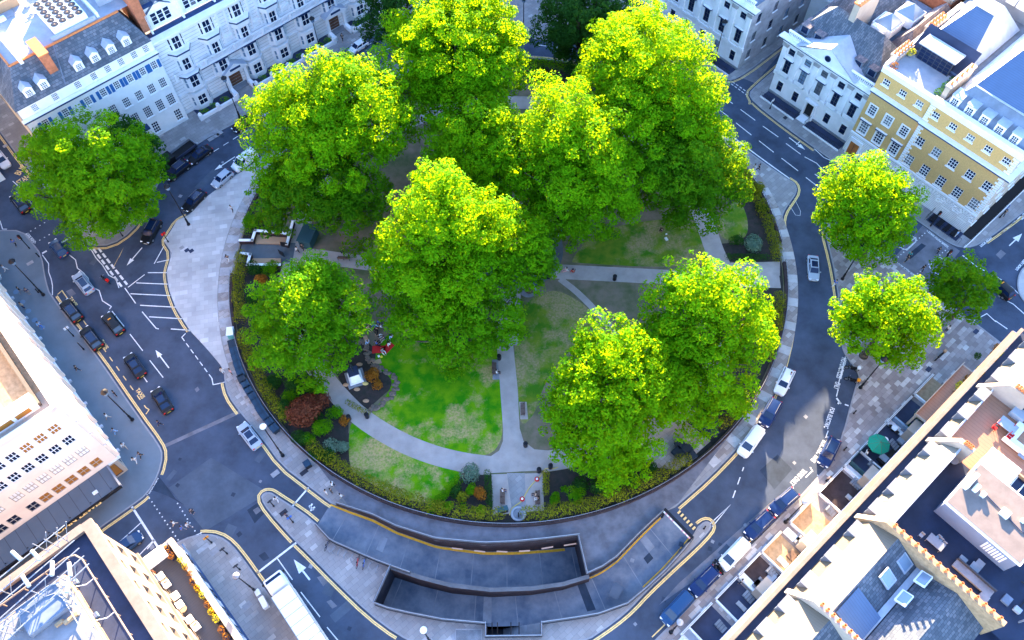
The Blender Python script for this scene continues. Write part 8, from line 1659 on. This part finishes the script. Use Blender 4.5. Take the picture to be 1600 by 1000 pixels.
# ================================================================== PEOPLE
def skinmesh(name, chains, mat, sub=1):
    """chains: list of [(x,y,z,r),...]; points shared by coordinate are welded so the figure is one surface"""
    vs = []; rs = []; es = []; idx = {}
    def vid(p):
        k = tuple(round(c, 3) for c in p[:3])
        if k not in idx: idx[k] = len(vs); vs.append(p[:3]); rs.append(p[3])
        return idx[k]
    for ch in chains:
        ids = [vid(p) for p in ch]; es += [(a, b) for a, b in zip(ids[:-1], ids[1:])]
    me = bpy.data.meshes.new(name); me.from_pydata(vs, es, []); o = bpy.data.objects.new(name, me); col.objects.link(o)
    md = o.modifiers.new('s', 'SKIN'); 
    if not me.skin_vertices: me.attributes
    for i, r in enumerate(rs): me.skin_vertices[0].data[i].radius = (r, r)
    me.skin_vertices[0].data[0].use_root = True
    md.branch_smoothing = .3
    if sub: s = o.modifiers.new('u', 'SUBSURF'); s.levels = sub; s.render_levels = sub
    dg = bpy.context.evaluated_depsgraph_get(); dg.update(); m2 = bpy.data.meshes.new_from_object(o.evaluated_get(dg)); bpy.data.objects.remove(o)
    m2.materials.clear(); m2.materials.append(MATS[mat]); m2.name = name
    m2.polygons.foreach_set('use_smooth', [True]*len(m2.polygons)); return m2
def person_mesh(pose):
    # joints: x forward, y left, z up
    hz = .92; lean = 0
    if pose == 'stand': kn = [(.02, .1, .5), (.02, -.1, .5)]; an = [(0, .11, .09), (0, -.11, .09)]; el = [(-.03, .25, 1.12), (-.03, -.25, 1.12)]; ha = [(.08, .24, .88), (.08, -.24, .88)]
    elif pose == 'walk': kn = [(.2, .1, .52), (-.02, -.1, .48)]; an = [(.33, .1, .12), (-.36, -.1, .16)]; el = [(-.15, .25, 1.15), (.1, -.25, 1.15)]; ha = [(-.1, .25, .92), (.3, -.22, 1.0)]
    elif pose == 'phone': kn = [(.14, .1, .51), (.0, -.1, .49)]; an = [(.22, .1, .1), (-.25, -.1, .12)]; el = [(.05, .26, 1.12), (.05, -.26, 1.12)]; ha = [(.3, .1, 1.2), (.12, -.26, .9)]
    elif pose == 'sit': hz = .50; kn = [(.45, .12, .52), (.45, -.12, .52)]; an = [(.5, .12, .09), (.5, -.12, .09)]; el = [(.0, .26, .76), (.0, -.26, .76)]; ha = [(.28, .14, .64), (.28, -.14, .64)]
    else: hz = .14; kn = [(.42, .2, .36), (.4, -.22, .3)]; an = [(.72, .12, .08), (.7, -.1, .08)]; el = [(-.12, .28, .40), (.05, -.26, .42)]; ha = [(-.28, .3, .08), (.32, -.18, .36)]
    dz = hz-.92; P = (0, 0, hz); ch = (0.02, 0, 1.2+dz); nk = (.0, 0, 1.46+dz); hd = (.03, 0, 1.62+dz)
    sh = [(0, .18, 1.40+dz), (0, -.18, 1.40+dz)]; hp = [(0, .1, hz-.04), (0, -.1, hz-.04)]
    body = [[(*P, .12), (0.01, 0, hz+.12, .115), (*ch, .13), (0, 0, 1.38+dz, .10), (*nk, .055), (*hd, .075), (.02, 0, 1.72+dz, .06)], [(*hd, .075), (.10, 0, 1.60+dz, .025)]]
    for i in (0, 1):
        body.append([(*P, .12), (*hp[i], .09), (*kn[i], .055), (*an[i], .038), (an[i][0]+.14, an[i][1], max(.05, an[i][2]-.05), .035)])
        body.append([(0, 0, 1.38+dz, .10), (*sh[i], .06), (*el[i], .042), (*ha[i], .028)])
        s = 1 if i == 0 else -1; h = Vector(ha[i]); d = (h-Vector(el[i])).normalized(); sd = Vector((0, -s, 0)); pm = h+d*.07
        body.append([(*h, .028), (*pm, .026)])
        up = d.cross(Vector((0, 1, 0))).normalized()
        for q, ln in ((-.03, .065), (-.01, .08), (.01, .085), (.03, .07)):
            b1 = pm+up*q+d*ln*.55; body.append([(*pm, .026), (*b1, .009), (*(b1+d*ln*.35+sd*.015), .008)])
        body.append([(*h, .028), (*(h+up*.045+d*.04), .010), (*(h+up*.055+d*.075), .009)])
    top = [[(0, 0, hz+.04, .145), (0.01, 0, hz+.14, .135), (ch[0], 0, ch[2], .15), (0, 0, 1.39+dz, .115), (0, 0, 1.44+dz, .075)]]
    for i in (0, 1): e = Vector(sh[i]).lerp(Vector(el[i]), 1.0); f = Vector(el[i]).lerp(Vector(ha[i]), .55); top.append([(0, 0, 1.39+dz, .115), (*sh[i], .078), (*e, .06), (*f, .05)])
    leg = [[(0, 0, hz+.05, .135), (0, 0, hz-.01, .13)]]
    for i in (0, 1): leg.append([(0, 0, hz-.01, .13), (*hp[i], .105), (*kn[i], .075), (*Vector(kn[i]).lerp(Vector(an[i]), .85), .06)])
    hair = [[(-.02, 0, 1.66+dz, .088), (-.01, 0, 1.74+dz, .07)], [(-.02, 0, 1.66+dz, .088), (-.05, 0, 1.58+dz, .06)]]
    shoe = []
    return (skinmesh('body', body, 'skin'), skinmesh('top', top, 'cloth_white'), skinmesh('trousers', leg, 'cloth_black'), skinmesh('hair', hair, 'hair_dark'))
PM = {p: person_mesh(p) for p in ('stand', 'walk', 'phone', 'sit', 'ground')}
def person(px, py, pose, top, leg, label, rz=None, z=.12, skin='skin', hair='hair_dark', group=None, bag=None, sc=1.0):
    rz = rz if rz is not None else (px*37+py*11) % 628/100
    t = thing('person', label, 'person', G(px, py, z), rz, group); t.scale = (sc, sc, sc); ms = PM[pose]
    for nm, me, mt in (('body', ms[0], skin), ('top', ms[1], 'cloth_'+top), ('trousers', ms[2], 'cloth_'+leg), ('hair', ms[3], hair)):
        o = bpy.data.objects.new(nm, me); col.objects.link(o); o.parent = t; o.material_slots[0].link = 'OBJECT'; o.material_slots[0].material = MATS[mt]
    for s in (-1, 1):
        pass
    if bag: q = MB(); zz = {'sit': .75, 'ground': .4}.get(pose, 1.2); q.box((-.2, 0, zz), (.18, .3, .42), bag, bev=.05); o = q.build('backpack', t)
    return t
PP = [(26,384,'walk','blue','black','person in a blue top walking near the left traffic signal'), (11,424,'walk','white','white','person in white walking along the left pavement, upper'), (3,433,'walk','navy','white','person in dark top and pale trousers at the far left edge'),
(35,458,'walk','black','grey','person in black walking left of the left lamp post'), (47,460,'stand','navy','grey','person in navy standing just left of the lamp post base'), (39,482,'stand','beige','navy','person in a beige top carrying a yellow bag at the store wall'), (66,512,'walk','lightblue','blue','person in light blue walking below the blue ground lights'),
(124,580,'walk','black','black','person in black alone on the middle of the left pavement'), (183,619,'stand','black','black','person in black beside the tall lower left lamp post'), (171,654,'walk','white','beige','person in white walking below the lower left lamp'), (183,677,'walk','lightblue','lightblue','person in light blue near the store corner'), (197,700,'walk','white','beige','person with pale top at the store corner'), (223,714,'walk','black','black','person in black walking at the pavement corner'), (214,722,'walk','white','white','person in white beside the one in black at the pavement corner'),
(252,665,'walk','navy','black','person crossing the road below the last black car'), (303,802,'stand','black','black','person in black standing on the lower left crossing'), (275,820,'walk','white','beige','person in white on the crossing, left of the group'), (288,828,'walk','blue','grey','person in blue in the middle of the crossing group'), (297,823,'walk','white','grey','person in white at the right of the crossing group'),
(434,783,'walk','white','white','person in white at the tip of the ramp island'), (450,808,'phone','navy','black','person in navy walking along the ramp island'), (521,760,'phone','white','black','person in a white top near the start of the ramp rail'), (519,770,'stand','black','black','person in black near the start of the ramp rail'), (511,772,'stand','white','white','person in white crouched look by the ramp rail'), (534,778,'walk','white','beige','person in white walking between ramp rail and hedge'),
(364,331,'walk','white','black','person in white crossing the pale plaza'), (358,408,'walk','black','white','person in black and white by the left gate'), (466,395,'walk','white','black','person in white on the path inside the left gate, left one'), (474,391,'walk','black','black','person in black on the path inside the left gate, right one'), (538,394,'sit','black','black','person sitting under the tree on the left cross path'), (350,583,'stand','white','white','person in white standing at the kerb beside the bins'), (363,585,'stand','pink','black','person with bare arms standing by the fifth dark bin'),
(400,142,'walk','black','black','person in black in front of the first mansion doorway'), (536,64,'walk','black','black','person in black near the second mansion doorway'), (1184,267,'walk','black','black','person in black walking at the right edge of the garden island'), (1177,267,'walk','white','white','person in white beside the one in black, upper right garden edge'),
(1348,408,'walk','black','black','person in black between two right street trees'), (1302,447,'walk','blue','white','person in blue at the right kerb below the silver car'), (1492,370,'stand','lightblue','white','person in pale blue in front of the brick building corner'), (1566,338,'walk','black','black','person in dark clothes by the side street railings'), (1418,403,'walk','teal','black','person in teal crossing on the right crossing'), (1415,409,'walk','black','black','person in black behind the one in teal on the crossing'), (1463,396,'walk','black','black','person in black on the far half of the right crossing'), (1478,402,'walk','white','black','person in black and white beside the crossing island'), (1439,424,'walk','black','black','person in black at the lower end of the right crossing'), (1477,518,'stand','white','black','person in white partly under the brightest street tree'),
(1350,711,'stand','white','white','person in white with outstretched bag by the parasol'), (1356,706,'stand','black','black','person in black next to the one in white by the parasol'), (1156,910,'walk','white','black','person in white walking past the railings at the lower right'), (1292,751,'stand','grey','black','person in grey on the paving near the sunlit patch'),
(745+0,0,'stand','grey','grey',''),]
for p in PP:
    if p[5]: person(p[0], p[1], p[2], p[3], p[4], p[5], z=.01 if p[5].find('cross') > 0 or 'road' in p[5] else .13)
person(1232, 590, 'stand', 'black', 'black', 'person in black standing at the door of the white estate car', z=.01)
GS = 'people sitting on the garden grass'
SP = [(580,508,'beige','blue','person sitting on the grass at the tree edge, upper left of the groups'), (575,514,'pink','beige','person sitting on the grass just below the first one'), (588,510,'lightblue','blue','person in light blue in the upper group on the grass'), (593,505,'blue','grey','person in blue at the back of the upper group on the grass'), (595,511,'white','grey','person in white at the right of the upper group on the grass'), (589,516,'black','black','person in black at the front of the upper group on the grass'), (611,504,'black','black','person in black under the tree edge, right of the groups'), (615,514,'navy','blue','person with bright blue trousers under the tree edge'), (591,527,'black','white','person in black at the top of the larger grass group'), (612,528,'lightblue','black','person in pale blue at the right of the larger grass group'), (600,530,'navy','beige','person in navy in the middle of the larger grass group'), (588,537,'blue','black','person in blue at the left of the larger grass group'), (609,539,'white','black','person in white sitting on a red rug'), (594,540,'black','black','person in black in the centre of the larger grass group'), (598,549,'grey','white','person in grey at the bottom of the larger grass group'), (575,537,'lightblue','white','person in pale blue beside the border stones'),
(989,322,'white','black','person in white sitting under the upper right tree, left'), (998,324,'grey','black','person in grey sitting under the upper right tree, beside an orange bag'), (877,362,'blue','black','person in bright blue under the middle right tree'), (872,370,'white','black','person in white just below the one in bright blue'), (1033,362,'black','black','person in black lying out on the upper right lawn'), (885,423,'white','pink','person in white sitting beside the right cross path'), (895,426,'red','navy','person in red sitting beside the right cross path'), (1027,323,'black','black','person in black in the shade of the upper right tree')]
for i, p in enumerate(SP): person(p[0], p[1], 'ground', p[2], p[3], p[4], z=.22, group=GS)
person(776, 584, 'sit', 'white', 'black', 'person sitting at the lower end of the bench by the straight path', rz=0, z=.2); person(785, 768, 'sit', 'white', 'navy', 'person in white sitting on the left bottom gate bench', rz=0, z=.2); person(837, 774, 'sit', 'beige', 'black', 'person in beige on the right bottom gate bench, upper', rz=PI, z=.2); person(841, 781, 'sit', 'black', 'white', 'person in black on the right bottom gate bench, lower', rz=PI, z=.2)
# statue figure uses the same anatomy in bronze
o = bpy.data.objects.new('figure', PM['stand'][0]); col.objects.link(o); o.parent = STAT; o.location = (0, 0, 2.42); o.scale = (1.25, 1.25, 1.25); o.material_slots[0].link = 'OBJECT'; o.material_slots[0].material = MATS['bronze']
o = bpy.data.objects.new('coat', PM['stand'][1]); col.objects.link(o); o.parent = STAT; o.location = (0, 0, 2.42); o.scale = (1.25, 1.25, 1.25); o.material_slots[0].link = 'OBJECT'; o.material_slots[0].material = MATS['bronze']
for i, (px, py, m, rr) in enumerate([(592,546,'cloth_red',1.0), (606,543,'cloth_red',.9)]):
    t = thing('rug', ['red rug under the left of the larger grass group', 'red rug under the person in white'][i], 'rug', G(px, py, .222), i*.9); mb = MB(); mb.box((0, 0, .012), (1.9*rr, 1.2*rr, .02), m); mb.build('cloth', t)
for px, py, m, l, sz in [(589,566,'wicker','flat tan board lying on the grass beside the border stones',(1.2,.75,.06)), (572,530,'wicker','small tan box at the tree edge beside the sitting people',(.6,.9,.3)), (596,558,'cloth_yellow','small yellow bag on the grass',(.35,.25,.25)), (592,557,'cloth_white','small white bag on the grass',(.3,.3,.2)), (1041,374,'cloth_white','white bag on the upper right lawn',(.4,.6,.2)), (1002,326,'lamp_amber','orange bag under the upper right tree',(.45,.3,.3)), (1041,366,'cloth_white','smaller white scrap above the bag on the lawn',(.3,.2,.1))]:
    t = thing('picnic_item', l, 'bag' if 'bag' in l else 'object', G(px, py, .22), .4); mb = MB(); mb.box((0, 0, sz[2]/2), sz, m, bev=min(.04, sz[2]*.3)); mb.build('body', t)
for i, (px, py) in enumerate([(25,456), (35,472), (44,486), (54,500), (66,512)]):
    t = thing('ground_light', 'round pale disc set in the left pavement by the store', 'ground light', G(px, py, .121), 0, 'pale discs in the store pavement'); mb = MB(); mb.lathe((0, 0, 0), [(.42, 0), (.42, .012)], 'glass_pale', 16); mb.build('disc', t)
# ================================================================== LIGHT, SKY, CAMERA
w = bpy.data.worlds.new('World'); scene.world = w; w.use_nodes = True
nt = w.node_tree; bg = nt.nodes['Background']; sky = nt.nodes.new('ShaderNodeTexSky'); sky.sky_type = 'NISHITA'; sky.sun_disc = False
EL = math.radians(14.0)
sky.sun_elevation = EL; sky.sun_rotation = math.radians(3.5); sky.altitude = 30; sky.air_density = 1.0; sky.dust_density = .3; sky.ozone_density = 2.2
mx = nt.nodes.new('ShaderNodeMix'); mx.data_type = 'RGBA'; mx.blend_type = 'MULTIPLY'; mx.inputs[0].default_value = 1.0; mx.inputs[7].default_value = (.97, .98, 1.09, 1); nt.links.new(sky.outputs[0], mx.inputs[6]); nt.links.new(mx.outputs[2], bg.inputs[0]); bg.inputs[1].default_value = .115
sl = bpy.data.lights.new('sun', 'SUN'); sl.energy = 4.7; sl.angle = math.radians(.5); sl.color = (1.0, .74, .45)
so = bpy.data.objects.new('sun', sl); col.objects.link(so); so.rotation_euler = (-(PI/2-EL), 0, math.radians(-3.5)); so.location = (0, 100, 150)
cam = bpy.data.cameras.new('camera'); co = bpy.data.objects.new('camera', cam); col.objects.link(co)
cam.sensor_width = 36; cam.lens = 36*F/1600; cam.clip_start = 1; cam.clip_end = 3000
co.location = (0, 0, H)
# camera axes from the same model: columns = image right, image up, backward
def axis(du, dv):
    c, s = math.cos(RO), math.sin(RO); u2 = c*du+s*dv; v2 = -s*du+c*dv
    return Vector((u2, v2*math.cos(TH), v2*math.sin(TH)))
fwd = Vector((0, math.sin(TH), -math.cos(TH)))
X = axis(1, 0); Yv = axis(0, 1); Zb = -fwd
co.matrix_world = Matrix(((X.x, Yv.x, Zb.x, 0), (X.y, Yv.y, Zb.y, 0), (X.z, Yv.z, Zb.z, H), (0, 0, 0, 1)))
scene.camera = co
scene.render.engine = 'CYCLES'
scene.view_settings.view_transform = 'Standard'; scene.view_settings.look = 'None'; scene.view_settings.gamma = 1.0
scene.view_settings.exposure = 3.52
scene.render.resolution_x = 1024; scene.render.resolution_y = 640
scene.cycles.max_bounces = 6; scene.cycles.transparent_max_bounces = 6
